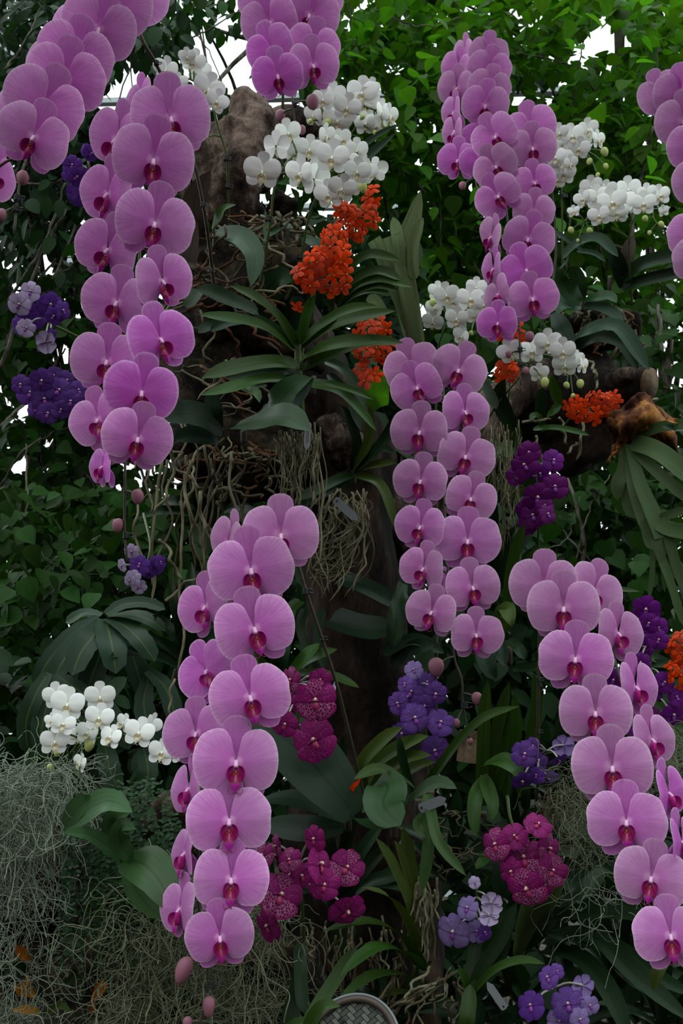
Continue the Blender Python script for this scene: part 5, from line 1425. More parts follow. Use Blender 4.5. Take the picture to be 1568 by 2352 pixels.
plant('vanda_plant', 'dark vanda fan against the trunk, left of the double-rowed spray', (812, 1085, 1.96), [
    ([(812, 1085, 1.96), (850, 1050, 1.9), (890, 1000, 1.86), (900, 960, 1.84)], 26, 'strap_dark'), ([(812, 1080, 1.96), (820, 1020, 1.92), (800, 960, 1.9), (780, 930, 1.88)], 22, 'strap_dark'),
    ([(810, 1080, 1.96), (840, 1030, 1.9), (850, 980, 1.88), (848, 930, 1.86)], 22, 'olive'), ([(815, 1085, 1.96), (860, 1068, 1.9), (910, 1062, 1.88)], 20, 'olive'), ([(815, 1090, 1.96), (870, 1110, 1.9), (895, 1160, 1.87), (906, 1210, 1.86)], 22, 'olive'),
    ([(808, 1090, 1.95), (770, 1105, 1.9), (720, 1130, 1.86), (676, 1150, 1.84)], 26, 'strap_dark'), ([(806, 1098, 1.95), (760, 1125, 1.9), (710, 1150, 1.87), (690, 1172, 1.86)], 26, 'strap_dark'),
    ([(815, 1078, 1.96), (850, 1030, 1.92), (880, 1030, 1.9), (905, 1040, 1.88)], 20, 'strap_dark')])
plant('paddle_plant', 'huge dark paddle leaf with water drops behind the lower pink spray', (800, 1880, 1.5), [
    ([(815, 1872, 1.44), (740, 1780, 1.46), (660, 1700, 1.50), (570, 1650, 1.54)], 150, 'paddle_dark', 'oval', {'up': 0.55, 'cam_w': 0.8, 'fold': 0.14}), ([(800, 1885, 1.48), (730, 1850, 1.5), (660, 1835, 1.52), (590, 1840, 1.54)], 84, 'paddle_dark', 'oval', {'up': 0.9, 'cam_w': 0.5}),
    ([(790, 1900, 1.5), (720, 1905, 1.52), (660, 1900, 1.55), (600, 1890, 1.58)], 70, 'paddle_dark', 'oval')], fold=0.14)
plant('paddle_plant', 'broad folded green leaf pointing at the viewer under the speckled violet cluster', (905, 1895, 1.42), [
    ([(865, 1795, 1.46), (890, 1805, 1.42), (880, 1850, 1.36), (920, 1896, 1.32)], 96, 'paddle', 'round', {'up': 0.3, 'cam_w': 1.0, 'fold': 0.05}), ([(905, 1880, 1.44), (860, 1895, 1.4), (820, 1890, 1.37), (806, 1858, 1.36)], 66, 'paddle', 'round', {'up': 0.8, 'cam_w': 0.5}),
    ([(926, 1850, 1.44), (970, 1812, 1.38), (1010, 1796, 1.36), (1049, 1812, 1.34)], 34, 'paddle', 'strap')], fold=0.1)
plant('vanda_plant', 'green strap leaves fanned beneath the speckled violet cluster, one curling over the paddle leaf', (960, 1850, 1.6), [
    ([(955, 1815, 1.56), (910, 1782, 1.48), (865, 1768, 1.44), (812, 1790, 1.40)], 30, 'strap'), ([(830, 1840, 1.7), (830, 1760, 1.66), (880, 1700, 1.62), (925, 1670, 1.6)], 34, 'olive'), ([(820, 1850, 1.72), (860, 1760, 1.66), (930, 1710, 1.62), (985, 1690, 1.6)], 34, 'olive'),
    ([(830, 1860, 1.72), (880, 1780, 1.66), (940, 1740, 1.62), (990, 1735, 1.6)], 34, 'olive'), ([(850, 1870, 1.72), (900, 1800, 1.68), (960, 1760, 1.64), (1000, 1750, 1.62)], 28, 'olive'), ([(950, 1830, 1.62), (930, 1770, 1.58), (918, 1710, 1.56), (918, 1690, 1.56)], 20, 'strap_dark'),
    ([(970, 1820, 1.66), (1040, 1720, 1.6), (1110, 1650, 1.54), (1192, 1622, 1.5)], 24, 'strap'), ([(790, 1830, 1.7), (783, 1770, 1.68), (786, 1720, 1.67), (788, 1690, 1.66)], 22, 'strap_dark'), ([(800, 1850, 1.66), (760, 1790, 1.63), (735, 1740, 1.62), (720, 1715, 1.62)], 22, 'strap_dark')])
plant('vanda_plant', 'upright strap leaves with two hanging green ones right of the speckled violet cluster', (1110, 1880, 1.7), [
    ([(1105, 1850, 1.7), (1108, 1750, 1.68), (1112, 1650, 1.67), (1120, 1560, 1.66)], 28, 'strap'), ([(1120, 1850, 1.72), (1125, 1750, 1.7), (1145, 1660, 1.68), (1170, 1565, 1.66)], 28, 'strap'), ([(1130, 1850, 1.72), (1150, 1760, 1.7), (1160, 1660, 1.68), (1165, 1620, 1.67)], 26, 'strap'),
    ([(1150, 1850, 1.74), (1175, 1760, 1.72), (1185, 1670, 1.7), (1180, 1590, 1.69)], 26, 'strap'), ([(1190, 1830, 1.74), (1215, 1720, 1.72), (1232, 1620, 1.7), (1225, 1545, 1.69)], 26, 'strap'), ([(1110, 1758, 1.62), (1150, 1748, 1.56), (1185, 1768, 1.53), (1198, 1798, 1.52)], 48, 'strap', 'oval', {'up': 0.6, 'cam_w': 0.9}),
    ([(1106, 1790, 1.62), (1092, 1830, 1.58), (1088, 1880, 1.56), (1094, 1922, 1.55)], 34, 'strap', 'oval', {'up': 0.1, 'cam_w': 1.0}), ([(1110, 1780, 1.62), (1120, 1810, 1.58), (1132, 1850, 1.55), (1128, 1886, 1.54)], 34, 'strap', 'oval', {'up': 0.1, 'cam_w': 1.0}),
    ([(1120, 1960, 1.64), (1112, 1975, 1.6), (1098, 1990, 1.58), (1092, 1996, 1.57)], 26, 'strap', 'oval')])
plant('vanda_plant', 'two long straps crossing above the hanging roots in the low centre', (990, 1830, 1.55), [
    ([(985, 1825, 1.55), (992, 1880, 1.5), (1010, 1940, 1.46), (1070, 2012, 1.43)], 24, 'strap'), ([(980, 1825, 1.56), (984, 1890, 1.52), (982, 1960, 1.49), (968, 2050, 1.47)], 26, 'strap'), ([(975, 1870, 1.55), (958, 1890, 1.52), (965, 1910, 1.5), (980, 1926, 1.49)], 20, 'strap')])
plant('vanda_plant', 'arching olive strap leaves left of the hanging roots in the low centre', (970, 2240, 1.5), [
    ([(968, 2190, 1.5), (940, 2080, 1.5), (900, 1990, 1.5), (862, 1924, 1.5)], 40, 'olive'), ([(960, 2140, 1.52), (945, 2050, 1.52), (925, 1980, 1.52), (905, 1930, 1.52)], 36, 'olive'), ([(955, 2110, 1.54), (950, 2040, 1.54), (935, 1960, 1.54), (925, 1900, 1.54)], 34, 'olive'),
    ([(965, 2190, 1.5), (930, 2110, 1.44), (890, 2060, 1.4), (830, 2038, 1.38)], 32, 'olive'), ([(968, 2220, 1.5), (920, 2150, 1.42), (840, 2118, 1.37), (740, 2140, 1.34)], 34, 'strap'), ([(970, 2230, 1.5), (930, 2190, 1.42), (860, 2180, 1.36), (780, 2242, 1.33)], 40, 'strap'),
    ([(972, 2260, 1.5), (920, 2240, 1.42), (850, 2245, 1.36), (775, 2300, 1.33)], 34, 'strap'), ([(975, 2290, 1.5), (920, 2280, 1.44), (870, 2290, 1.4)], 30, 'olive')], up=0.9, cam_w=0.5)
plant('vanda_plant', 'green strap leaves forking up from the bottom edge under the lavender flowers', (1078, 2300, 1.42), [
    ([(1078, 2290, 1.42), (1068, 2255, 1.4), (1056, 2235, 1.39), (1048, 2226, 1.385)], 24, 'strap'), ([(1080, 2290, 1.42), (1110, 2220, 1.42), (1150, 2160, 1.42), (1186, 2072, 1.43)], 30, 'strap_dark'), ([(1082, 2285, 1.42), (1130, 2230, 1.42), (1160, 2160, 1.43), (1172, 2120, 1.44)], 28, 'strap_dark'),
    ([(1084, 2280, 1.42), (1140, 2225, 1.38), (1200, 2205, 1.36), (1250, 2214, 1.34)], 20, 'strap'), ([(1070, 2400, 1.38), (1072, 2350, 1.37), (1076, 2310, 1.38), (1080, 2260, 1.4)], 34, 'strap'), ([(1050, 2400, 1.38), (1064, 2330, 1.4), (1082, 2230, 1.43), (1100, 2120, 1.46)], 28, 'strap_dark'),
    ([(1112, 2190, 1.5), (1128, 2150, 1.48), (1136, 2110, 1.47), (1144, 2080, 1.46)], 22, 'strap')])
plant('vanda_plant', 'strap leaves rising at the bottom edge beside the woven tray', (690, 2400, 1.32), [
    ([(690, 2400, 1.30), (720, 2330, 1.32), (770, 2250, 1.36), (816, 2175, 1.4)], 32, 'strap'), ([(670, 2400, 1.34), (672, 2320, 1.36), (690, 2230, 1.4), (684, 2160, 1.44)], 34, 'strap_dark'), ([(690, 2170, 1.42), (690, 2230, 1.38), (694, 2300, 1.35), (700, 2330, 1.34)], 30, 'strap_dark'),
    ([(655, 2400, 1.34), (665, 2330, 1.37), (680, 2280, 1.4)], 32, 'strap_dark'), ([(700, 2400, 1.20), (715, 2350, 1.19), (745, 2310, 1.18), (782, 2312, 1.17)], 36, 'strap', 'oval'), ([(640, 2380, 1.28), (680, 2350, 1.26), (720, 2352, 1.24), (760, 2360, 1.22)], 22, 'strap')])
plant('moth_orchid_plant', 'broad matte green orchid leaves overhanging the creeper below the low white orchid', (290, 1975, 1.36), [
    ([(148, 1900, 1.38), (175, 1860, 1.34), (205, 1832, 1.32), (206, 1826, 1.32)], 54, 'moth_leaf', 'round', {'up': 0.3, 'cam_w': 1.0}), ([(150, 1902, 1.38), (200, 1860, 1.32), (255, 1840, 1.28), (304, 1866, 1.26)], 72, 'moth_leaf', 'oval', {'up': 0.3, 'cam_w': 1.0}), ([(284, 1985, 1.38), (250, 1945, 1.34), (200, 1915, 1.31), (146, 1912, 1.29)], 36, 'moth_leaf', 'oval', {'up': 0.3, 'cam_w': 1.0}),
    ([(300, 1975, 1.38), (268, 1920, 1.36), (262, 1880, 1.34), (300, 1866, 1.32)], 56, 'moth_leaf', 'oval', {'up': 0.3, 'cam_w': 1.0}), ([(302, 1975, 1.34), (275, 1935, 1.30), (282, 1895, 1.28), (312, 1905, 1.27)], 50, 'moth_leaf', 'oval', {'up': 0.3, 'cam_w': 1.0}), ([(290, 1975, 1.36), (330, 1985, 1.30), (370, 2030, 1.26), (392, 2095, 1.24)], 104, 'moth_leaf', 'oval', {'up': 0.3, 'cam_w': 1.0}),
    ([(292, 1985, 1.38), (310, 2040, 1.34), (345, 2085, 1.31), (380, 2112, 1.30)], 50, 'moth_leaf', 'oval', {'up': 0.3, 'cam_w': 1.0})], fold=0.14)
plant('moth_orchid_plant', 'rounded bluish orchid leaves at right under the lone white cluster', (1338, 688, 2.5), [
    ([(1336, 695, 2.48), (1310, 670, 2.44), (1290, 640, 2.42), (1300, 618, 2.4)], 46, 'paddle', 'oval', {'up': 0.4, 'cam_w': 1.0}), ([(1334, 690, 2.5), (1326, 660, 2.48), (1320, 630, 2.47), (1310, 612, 2.46)], 44, 'paddle', 'oval', {'up': 0.3, 'cam_w': 1.0}), ([(1340, 690, 2.48), (1370, 682, 2.44), (1400, 680, 2.42), (1416, 695, 2.4)], 30, 'paddle', 'oval', {'up': 0.55, 'cam_w': 0.85}),
    ([(1342, 698, 2.48), (1380, 705, 2.44), (1410, 720, 2.42), (1428, 750, 2.4)], 26, 'strap_blue', 'strap'), ([(1330, 700, 2.5), (1300, 695, 2.46), (1285, 705, 2.44), (1284, 720, 2.43)], 50, 'strap_blue', 'oval', {'up': 0.4, 'cam_w': 1.0}), ([(1286, 620, 2.5), (1292, 606, 2.46), (1302, 600, 2.45)], 22, 'paddle', 'oval'),
    ([(1270, 720, 2.5), (1290, 750, 2.46), (1304, 790, 2.44), (1302, 815, 2.43)], 40, 'paddle_dark', 'oval', {'up': 0.3, 'cam_w': 1.0})], fold=0.16)
plant('vanda_plant', 'long blue-green strap leaf arching over the dark log', (1320, 810, 2.5), [
    ([(1312, 790, 2.5), (1350, 760, 2.42), (1420, 752, 2.38), (1490, 850, 2.34)], 34, 'strap_blue', 'strap', {'up': 0.55, 'cam_w': 0.85}), ([(1318, 800, 2.5), (1370, 775, 2.46), (1430, 790, 2.44), (1465, 850, 2.42)], 30, 'strap_dark'), ([(1300, 830, 2.52), (1340, 790, 2.48), (1380, 780, 2.46)], 26, 'strap_dark')])
plant('vanda_plant', 'dim bluish strap leaves behind the buds of the lone white cluster', (1400, 650, 2.66), [
    ([(1292, 590, 2.6), (1330, 556, 2.55), (1375, 548, 2.52), (1420, 590, 2.5)], 26, 'strap_blue', 'strap', {'up': 0.55, 'cam_w': 0.85}), ([(1325, 575, 2.62), (1365, 582, 2.6), (1390, 600, 2.58)], 12, 'strap_blue'), ([(1265, 530, 2.62), (1300, 548, 2.6), (1340, 575, 2.6)], 12, 'strap_blue'),
    ([(1430, 640, 2.7), (1480, 605, 2.64), (1540, 590, 2.6), (1600, 575, 2.58)], 34, 'strap_dark'), ([(1430, 660, 2.7), (1500, 640, 2.64), (1600, 620, 2.6)], 30, 'strap_dark'), ([(1430, 660, 2.72), (1420, 610, 2.68), (1400, 570, 2.66), (1396, 550, 2.66)], 36, 'paddle_dark', 'oval'), ([(1430, 640, 2.7), (1440, 590, 2.68), (1452, 540, 2.68)], 34, 'brown_leaf', 'oval')])
plant('vanda_plant', 'upright green strap leaves between the orange flowers and the wooden limb', (1180, 1000, 2.3), [
    ([(1180, 990, 2.3), (1150, 930, 2.26), (1148, 900, 2.24), (1160, 870, 2.22)], 40, 'strap_dark', 'oval', {'up': 0.3, 'cam_w': 1.0}), ([(1110, 880, 2.26), (1125, 905, 2.24), (1140, 940, 2.22)], 22, 'strap_dark'), ([(1285, 930, 2.34), (1275, 900, 2.3), (1266, 870, 2.28), (1262, 860, 2.28)], 26, 'strap', 'oval', {'up': 0.2, 'cam_w': 1.0}),
    ([(1240, 960, 2.34), (1242, 920, 2.32), (1246, 890, 2.31)], 26, 'strap_dark', 'strap', {'up': 0.2, 'cam_w': 1.0}), ([(1255, 960, 2.34), (1270, 945, 2.3), (1290, 930, 2.28)], 24, 'strap'), ([(1225, 985, 2.32), (1270, 982, 2.28), (1310, 988, 2.25), (1354, 1000, 2.23)], 14, 'strap'), ([(1186, 1030, 2.3), (1188, 1000, 2.28), (1192, 980, 2.27)], 24, 'strap', 'oval', {'up': 0.1, 'cam_w': 1}),
    ([(1130, 1020, 2.2), (1150, 1030, 2.18), (1168, 1050, 2.16)], 24, 'strap'), ([(1250, 990, 2.32), (1238, 960, 2.3), (1225, 955, 2.29), (1218, 968, 2.28)], 16, 'strap')])
plant('vanda_plant', 'long thin strap leaves rising at right of the double-rowed spray', (1170, 1500, 2.0), [
    ([(1165, 1450, 2.0), (1170, 1340, 1.96), (1185, 1260, 1.93), (1206, 1200, 1.9)], 26, 'strap'), ([(1180, 1400, 2.0), (1200, 1320, 1.96), (1225, 1275, 1.93), (1270, 1255, 1.9)], 22, 'strap'), ([(1190, 1390, 2.0), (1220, 1310, 1.97), (1250, 1285, 1.94), (1292, 1272, 1.92)], 18, 'strap'), ([(1322, 1330, 2.0), (1318, 1300, 1.98), (1316, 1275, 1.97)], 16, 'strap'),
    ([(1145, 1460, 1.95), (1160, 1400, 1.9), (1172, 1425, 1.86), (1176, 1440, 1.86)], 44, 'olive', 'oval'), ([(1165, 1470, 1.96), (1190, 1490, 1.9), (1202, 1515, 1.88)], 26, 'strap_dark'), ([(1180, 1535, 1.94), (1220, 1535, 1.9), (1240, 1530, 1.88)], 24, 'strap_dark'),
    ([(1130, 1470, 1.92), (1115, 1500, 1.88), (1125, 1540, 1.86), (1140, 1560, 1.86)], 46, 'paddle_dark', 'oval', {'up': .2, 'cam_w': 1}), ([(1140, 1470, 1.92), (1150, 1500, 1.88), (1160, 1530, 1.86)], 36, 'paddle_dark', 'oval', {'up': .2, 'cam_w': 1}), ([(1300, 1360, 1.96), (1350, 1352, 1.9), (1400, 1352, 1.88), (1470, 1358, 1.86)], 14, 'strap')])
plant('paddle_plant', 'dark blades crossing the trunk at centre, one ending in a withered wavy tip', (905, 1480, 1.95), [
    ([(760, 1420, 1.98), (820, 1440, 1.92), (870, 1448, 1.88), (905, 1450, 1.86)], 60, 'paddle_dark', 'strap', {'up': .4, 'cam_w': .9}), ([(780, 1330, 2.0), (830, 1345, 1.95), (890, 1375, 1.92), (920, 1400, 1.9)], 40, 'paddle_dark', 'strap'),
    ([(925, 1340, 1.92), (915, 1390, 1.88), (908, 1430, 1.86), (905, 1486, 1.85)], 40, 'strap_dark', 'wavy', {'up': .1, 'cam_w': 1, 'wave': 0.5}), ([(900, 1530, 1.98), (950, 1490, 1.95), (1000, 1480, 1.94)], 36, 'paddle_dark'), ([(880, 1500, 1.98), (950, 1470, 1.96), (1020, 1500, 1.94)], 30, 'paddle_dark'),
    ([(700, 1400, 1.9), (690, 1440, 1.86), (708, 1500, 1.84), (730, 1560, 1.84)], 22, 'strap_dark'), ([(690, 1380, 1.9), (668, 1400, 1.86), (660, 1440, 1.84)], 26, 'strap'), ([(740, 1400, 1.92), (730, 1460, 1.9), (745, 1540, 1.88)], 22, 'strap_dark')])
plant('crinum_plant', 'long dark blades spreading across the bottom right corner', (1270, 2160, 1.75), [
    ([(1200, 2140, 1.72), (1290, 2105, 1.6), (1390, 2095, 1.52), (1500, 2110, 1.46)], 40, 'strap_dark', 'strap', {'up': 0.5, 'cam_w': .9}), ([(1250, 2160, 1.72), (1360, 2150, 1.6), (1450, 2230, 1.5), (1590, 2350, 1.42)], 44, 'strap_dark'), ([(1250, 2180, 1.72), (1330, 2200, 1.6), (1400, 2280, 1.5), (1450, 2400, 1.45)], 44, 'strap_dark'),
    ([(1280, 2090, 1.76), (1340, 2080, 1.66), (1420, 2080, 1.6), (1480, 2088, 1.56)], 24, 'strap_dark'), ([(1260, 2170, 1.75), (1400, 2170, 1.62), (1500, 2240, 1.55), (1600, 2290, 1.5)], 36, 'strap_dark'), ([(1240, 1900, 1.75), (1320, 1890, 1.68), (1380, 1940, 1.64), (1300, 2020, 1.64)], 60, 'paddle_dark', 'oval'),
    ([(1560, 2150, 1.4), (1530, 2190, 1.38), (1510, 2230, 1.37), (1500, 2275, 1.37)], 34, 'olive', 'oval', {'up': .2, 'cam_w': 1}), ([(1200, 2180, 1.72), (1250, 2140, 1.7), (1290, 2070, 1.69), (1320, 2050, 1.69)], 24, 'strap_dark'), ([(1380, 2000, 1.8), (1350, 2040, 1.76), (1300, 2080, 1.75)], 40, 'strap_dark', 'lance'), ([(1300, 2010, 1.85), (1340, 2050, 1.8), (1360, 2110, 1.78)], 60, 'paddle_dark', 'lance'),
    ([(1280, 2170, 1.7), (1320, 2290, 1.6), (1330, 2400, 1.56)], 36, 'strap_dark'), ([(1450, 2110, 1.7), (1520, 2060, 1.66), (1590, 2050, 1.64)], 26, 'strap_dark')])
b_ = plant('thick_stem_plant', 'thick pale green arching stem under the crimson orchid head', (1200, 2180, 1.62), [([(1190, 2000, 1.62), (1160, 1990, 1.58), (1148, 2030, 1.57), (1150, 2060, 1.57)], 50, 'paddle_dark', 'oval', {'up': .1, 'cam_w': 1})], stem=False)
bb = MB(); bb.add(*tube_geo(catmull([np.array(P(*a)) for a in [(1190, 2190, 1.74), (1206, 2130, 1.68), (1226, 2085, 1.62), (1250, 2045, 1.58), (1262, 2000, 1.57)]], 20), np.linspace(0.010, 0.027, 20), 14))
ob('stem', bb.mesh('stem', [M['stem_green']], True, b_.location), b_)
plant('vanda_plant', 'green strap leaves crossing behind the purple flowers at the right edge', (1500, 1720, 1.8), [
    ([(1480, 1610, 1.78), (1500, 1620, 1.7), (1540, 1650, 1.66), (1590, 1690, 1.64)], 26, 'strap'), ([(1470, 1530, 1.8), (1520, 1525, 1.76), (1590, 1530, 1.74)], 22, 'strap_dark'), ([(1450, 1500, 1.82), (1500, 1510, 1.78), (1570, 1545, 1.75)], 22, 'strap_dark'), ([(1500, 1690, 1.78), (1540, 1680, 1.74), (1600, 1720, 1.7)], 30, 'strap'),
    ([(1500, 1480, 1.84), (1540, 1470, 1.8), (1600, 1468, 1.78)], 14, 'strap'), ([(1540, 1560, 1.8), (1555, 1590, 1.78), (1562, 1620, 1.77)], 30, 'strap', 'oval')])

# antler ferns
plant('antler_fern', 'pale grey-green antler fern standing behind the strap leaves, left of the wooden limb', (958, 830, 2.12), [
    ([(962, 830, 2.12), (935, 700, 2.08), (910, 610, 2.05), (888, 545, 2.03)], 74, 'antler_pale', 'frond', {'wave': 0.14}), ([(960, 820, 2.11), (940, 680, 2.06), (925, 580, 2.04), (950, 500, 2.02), (966, 436, 2.0)], 40, 'antler_pale', 'strap', {'wave': 0.3}),
    ([(950, 640, 2.05), (948, 570, 2.03), (960, 520, 2.02), (972, 500, 2.02)], 26, 'antler_pale', 'strap'), ([(955, 790, 2.1), (905, 660, 2.07), (880, 590, 2.05), (858, 550, 2.04)], 40, 'antler_pale', 'frond', {'wave': 0.3}), ([(920, 620, 2.05), (915, 560, 2.03), (908, 520, 2.03), (902, 498, 2.03)], 26, 'antler_pale', 'strap'),
    ([(880, 720, 2.1), (862, 690, 2.1), (840, 690, 2.1)], 24, 'antler_pale', 'strap')], 'fern', 'antler ferns', up=0.1, cam_w=1.0, fold=0.12, stem=False)
af = plant('antler_fern', 'dark antler fern with a rusty shield frond hanging from the log at right', (1445, 1015, 2.28), [
    ([(1445, 1020, 2.26), (1470, 1110, 2.2), (1500, 1180, 2.16), (1520, 1235, 2.14)], 40, 'antler', 'frond'), ([(1510, 1200, 2.15), (1540, 1215, 2.13), (1600, 1225, 2.1)], 34, 'antler', 'strap'), ([(1515, 1190, 2.15), (1545, 1180, 2.13), (1575, 1168, 2.12)], 20, 'antler', 'strap'), ([(1510, 1215, 2.15), (1512, 1260, 2.14), (1530, 1310, 2.13), (1545, 1370, 2.12)], 18, 'antler', 'strap'),
    ([(1445, 1030, 2.27), (1452, 1110, 2.22), (1470, 1170, 2.2), (1486, 1215, 2.18)], 34, 'antler', 'frond'), ([(1480, 1190, 2.18), (1500, 1220, 2.17), (1508, 1216, 2.16)], 16, 'antler', 'strap'), ([(1478, 1195, 2.18), (1488, 1240, 2.17), (1500, 1262, 2.16)], 20, 'antler', 'strap'),
    ([(1440, 1025, 2.28), (1432, 1080, 2.26), (1418, 1110, 2.25), (1418, 1150, 2.25)], 30, 'antler', 'strap'), ([(1440, 1060, 2.28), (1440, 1120, 2.26), (1446, 1170, 2.25), (1470, 1190, 2.24)], 28, 'antler', 'strap'), ([(1450, 1015, 2.25), (1500, 1030, 2.16), (1545, 1060, 2.1), (1610, 1120, 2.05)], 40, 'antler', 'strap'),
    ([(1455, 1030, 2.25), (1500, 1075, 2.18), (1550, 1120, 2.13), (1610, 1170, 2.1)], 26, 'antler', 'strap'), ([(1460, 1000, 2.25), (1520, 980, 2.18), (1600, 970, 2.1)], 24, 'antler', 'strap'), ([(1500, 1240, 2.15), (1540, 1340, 2.12), (1570, 1440, 2.1)], 18, 'antler', 'strap'), ([(1495, 1200, 2.2), (1498, 1300, 2.18), (1490, 1380, 2.18)], 12, 'antler', 'strap'), ([(1530, 1220, 2.14), (1560, 1320, 2.12), (1590, 1380, 2.1)], 22, 'antler', 'strap'), ([(1525, 1230, 2.15), (1522, 1300, 2.14), (1526, 1360, 2.14)], 10, 'antler', 'strap')],
    'fern', 'antler ferns', up=0.1, cam_w=1.0, fold=0.14, stem=False)
V, F, UV = [], [], []
nu, nv = 30, 20
for j in range(nv + 1):
    for i in range(nu + 1):
        u, v = i / nu, j / nv
        px = 1396 + 150 * u + 10 * math.sin(3 * v)
        top = 985 - 70 * math.sin(math.pi * (0.12 + 0.80 * u)) ** 0.7 + 14 * math.sin(9 * u)
        bot = 1080 - 70 * (1 - (2 * u - 1) ** 2) + 30 * max(0, u - 0.7) + (-10 if u < 0.3 else 0)
        py = top + (bot - top) * v
        n_ = noise.fractal(Vector((u * 3.5, v * 3.0, 2.0)), 1.0, 2.0, 4)
        V.append(tuple(P(px + 8 * n_, py + 7 * n_, 2.30 - 0.10 * math.sin(math.pi * u) * math.sin(math.pi * min(1, v * 0.9 + 0.1)) + 0.045 * n_)))
        UV.append((u, v))
for j in range(nv):
    for i in range(nu):
        F.append((j * (nu + 1) + i, j * (nu + 1) + i + 1, (j + 1) * (nu + 1) + i + 1, (j + 1) * (nu + 1) + i))
bb = MB(); bb.add(V, F, UV)
so = ob('shield_frond', bb.mesh('shield_frond', [M['rust_frond']], True, af.location), af)
so['label'] = 'crinkled rusty brown shield frond'
so.modifiers.new('thick', 'SOLIDIFY').thickness = 0.006

plant('vanda_plant', 'two pointed blue-green leaves sticking out right of the central white cluster', (800, 400, 1.98), [
    ([(800, 400, 1.98), (842, 362, 1.93), (878, 332, 1.9), (908, 306, 1.88)], 28, 'strap_blue', 'lance'), ([(790, 372, 2.0), (840, 330, 1.96), (885, 300, 1.94), (924, 284, 1.93)], 18, 'strap_blue', 'lance')])
plant('lobed_leaf_plant', 'lime green broad leaf lit from behind, beside the half-hidden orange spray', (872, 940, 1.98), [
    ([(874, 935, 1.97), (862, 905, 1.95), (872, 875, 1.94), (890, 862, 1.94)], 62, 'tree_bright', 'round', {'up': 0.1, 'cam_w': 1.0}), ([(868, 940, 1.98), (850, 915, 1.97), (846, 890, 1.96)], 34, 'brown_leaf', 'round', {'up': 0.1, 'cam_w': 1.0})], stem=False)
plant('striped_leaf_plant', 'striped yellow and green leaf entering at the right edge below the rusty frond top', (1600, 975, 2.2), [
    ([(1600, 972, 2.2), (1565, 970, 2.16), (1530, 966, 2.13)], 16, 'yellow_leaf', 'strap'), ([(1600, 985, 2.2), (1560, 986, 2.16), (1520, 980, 2.13)], 18, 'strap_blue', 'strap')], stem=False)

# umbrella tree at left
plant('umbrella_plant', 'umbrella-leaved plant at left, its long leaflets hanging over the low white orchid', (238, 1415, 2.05), [
    ([(232, 1422, 2.05), (190, 1470, 1.98), (150, 1510, 1.94), (118, 1570, 1.92)], 56, 'scheff', 'wavy'), ([(236, 1424, 2.05), (215, 1460, 1.96), (185, 1500, 1.91), (165, 1552, 1.88)], 62, 'scheff', 'wavy'), ([(242, 1424, 2.05), (252, 1460, 1.95), (260, 1500, 1.9), (266, 1548, 1.88)], 66, 'scheff', 'wavy'),
    ([(250, 1420, 2.05), (290, 1440, 1.97), (325, 1475, 1.92), (356, 1520, 1.9)], 56, 'scheff', 'wavy'), ([(228, 1420, 2.06), (170, 1455, 2.02), (110, 1520, 2.0), (80, 1580, 2.0)], 48, 'scheff', 'wavy'), ([(252, 1415, 2.06), (300, 1412, 2.0), (345, 1425, 1.97), (380, 1450, 1.96)], 42, 'scheff', 'wavy'),
    ([(244, 1412, 2.08), (280, 1390, 2.1), (330, 1385, 2.12), (380, 1400, 2.12)], 40, 'scheff', 'wavy'), ([(232, 1414, 2.08), (190, 1410, 2.1), (150, 1430, 2.1)], 36, 'scheff', 'wavy'), ([(240, 1430, 2.1), (230, 1500, 2.06), (205, 1570, 2.04), (190, 1630, 2.04)], 60, 'scheff', 'wavy'), ([(250, 1430, 2.1), (300, 1500, 2.08), (320, 1560, 2.06), (330, 1600, 2.06)], 52, 'scheff', 'wavy')],
    up=0.7, cam_w=0.7, fold=0.16, stem=False)
plant('umbrella_plant', 'second umbrella-leaved plant lower at left, dark leaflets behind the low white orchid', (130, 1540, 1.9), [
    ([(110, 1545, 1.9), (80, 1600, 1.86), (60, 1660, 1.85), (64, 1730, 1.85)], 44, 'scheff', 'wavy'), ([(120, 1550, 1.9), (110, 1610, 1.87), (95, 1680, 1.85), (98, 1740, 1.85)], 50, 'scheff', 'wavy'), ([(130, 1550, 1.92), (200, 1600, 1.9), (260, 1650, 1.88), (290, 1720, 1.88)], 50, 'scheff', 'wavy'), ([(340, 1560, 1.95), (330, 1620, 1.92), (350, 1690, 1.9), (380, 1740, 1.9)], 50, 'scheff', 'wavy'),
    ([(340, 1540, 1.95), (380, 1580, 1.92), (400, 1640, 1.9), (405, 1690, 1.9)], 44, 'scheff', 'wavy'), ([(240, 1700, 1.9), (250, 1760, 1.86), (270, 1810, 1.85)], 50, 'scheff', 'wavy'), ([(330, 1720, 1.9), (340, 1770, 1.87), (330, 1820, 1.86)], 46, 'scheff', 'wavy')], up=0.5, cam_w=0.8, fold=0.16, stem=False)
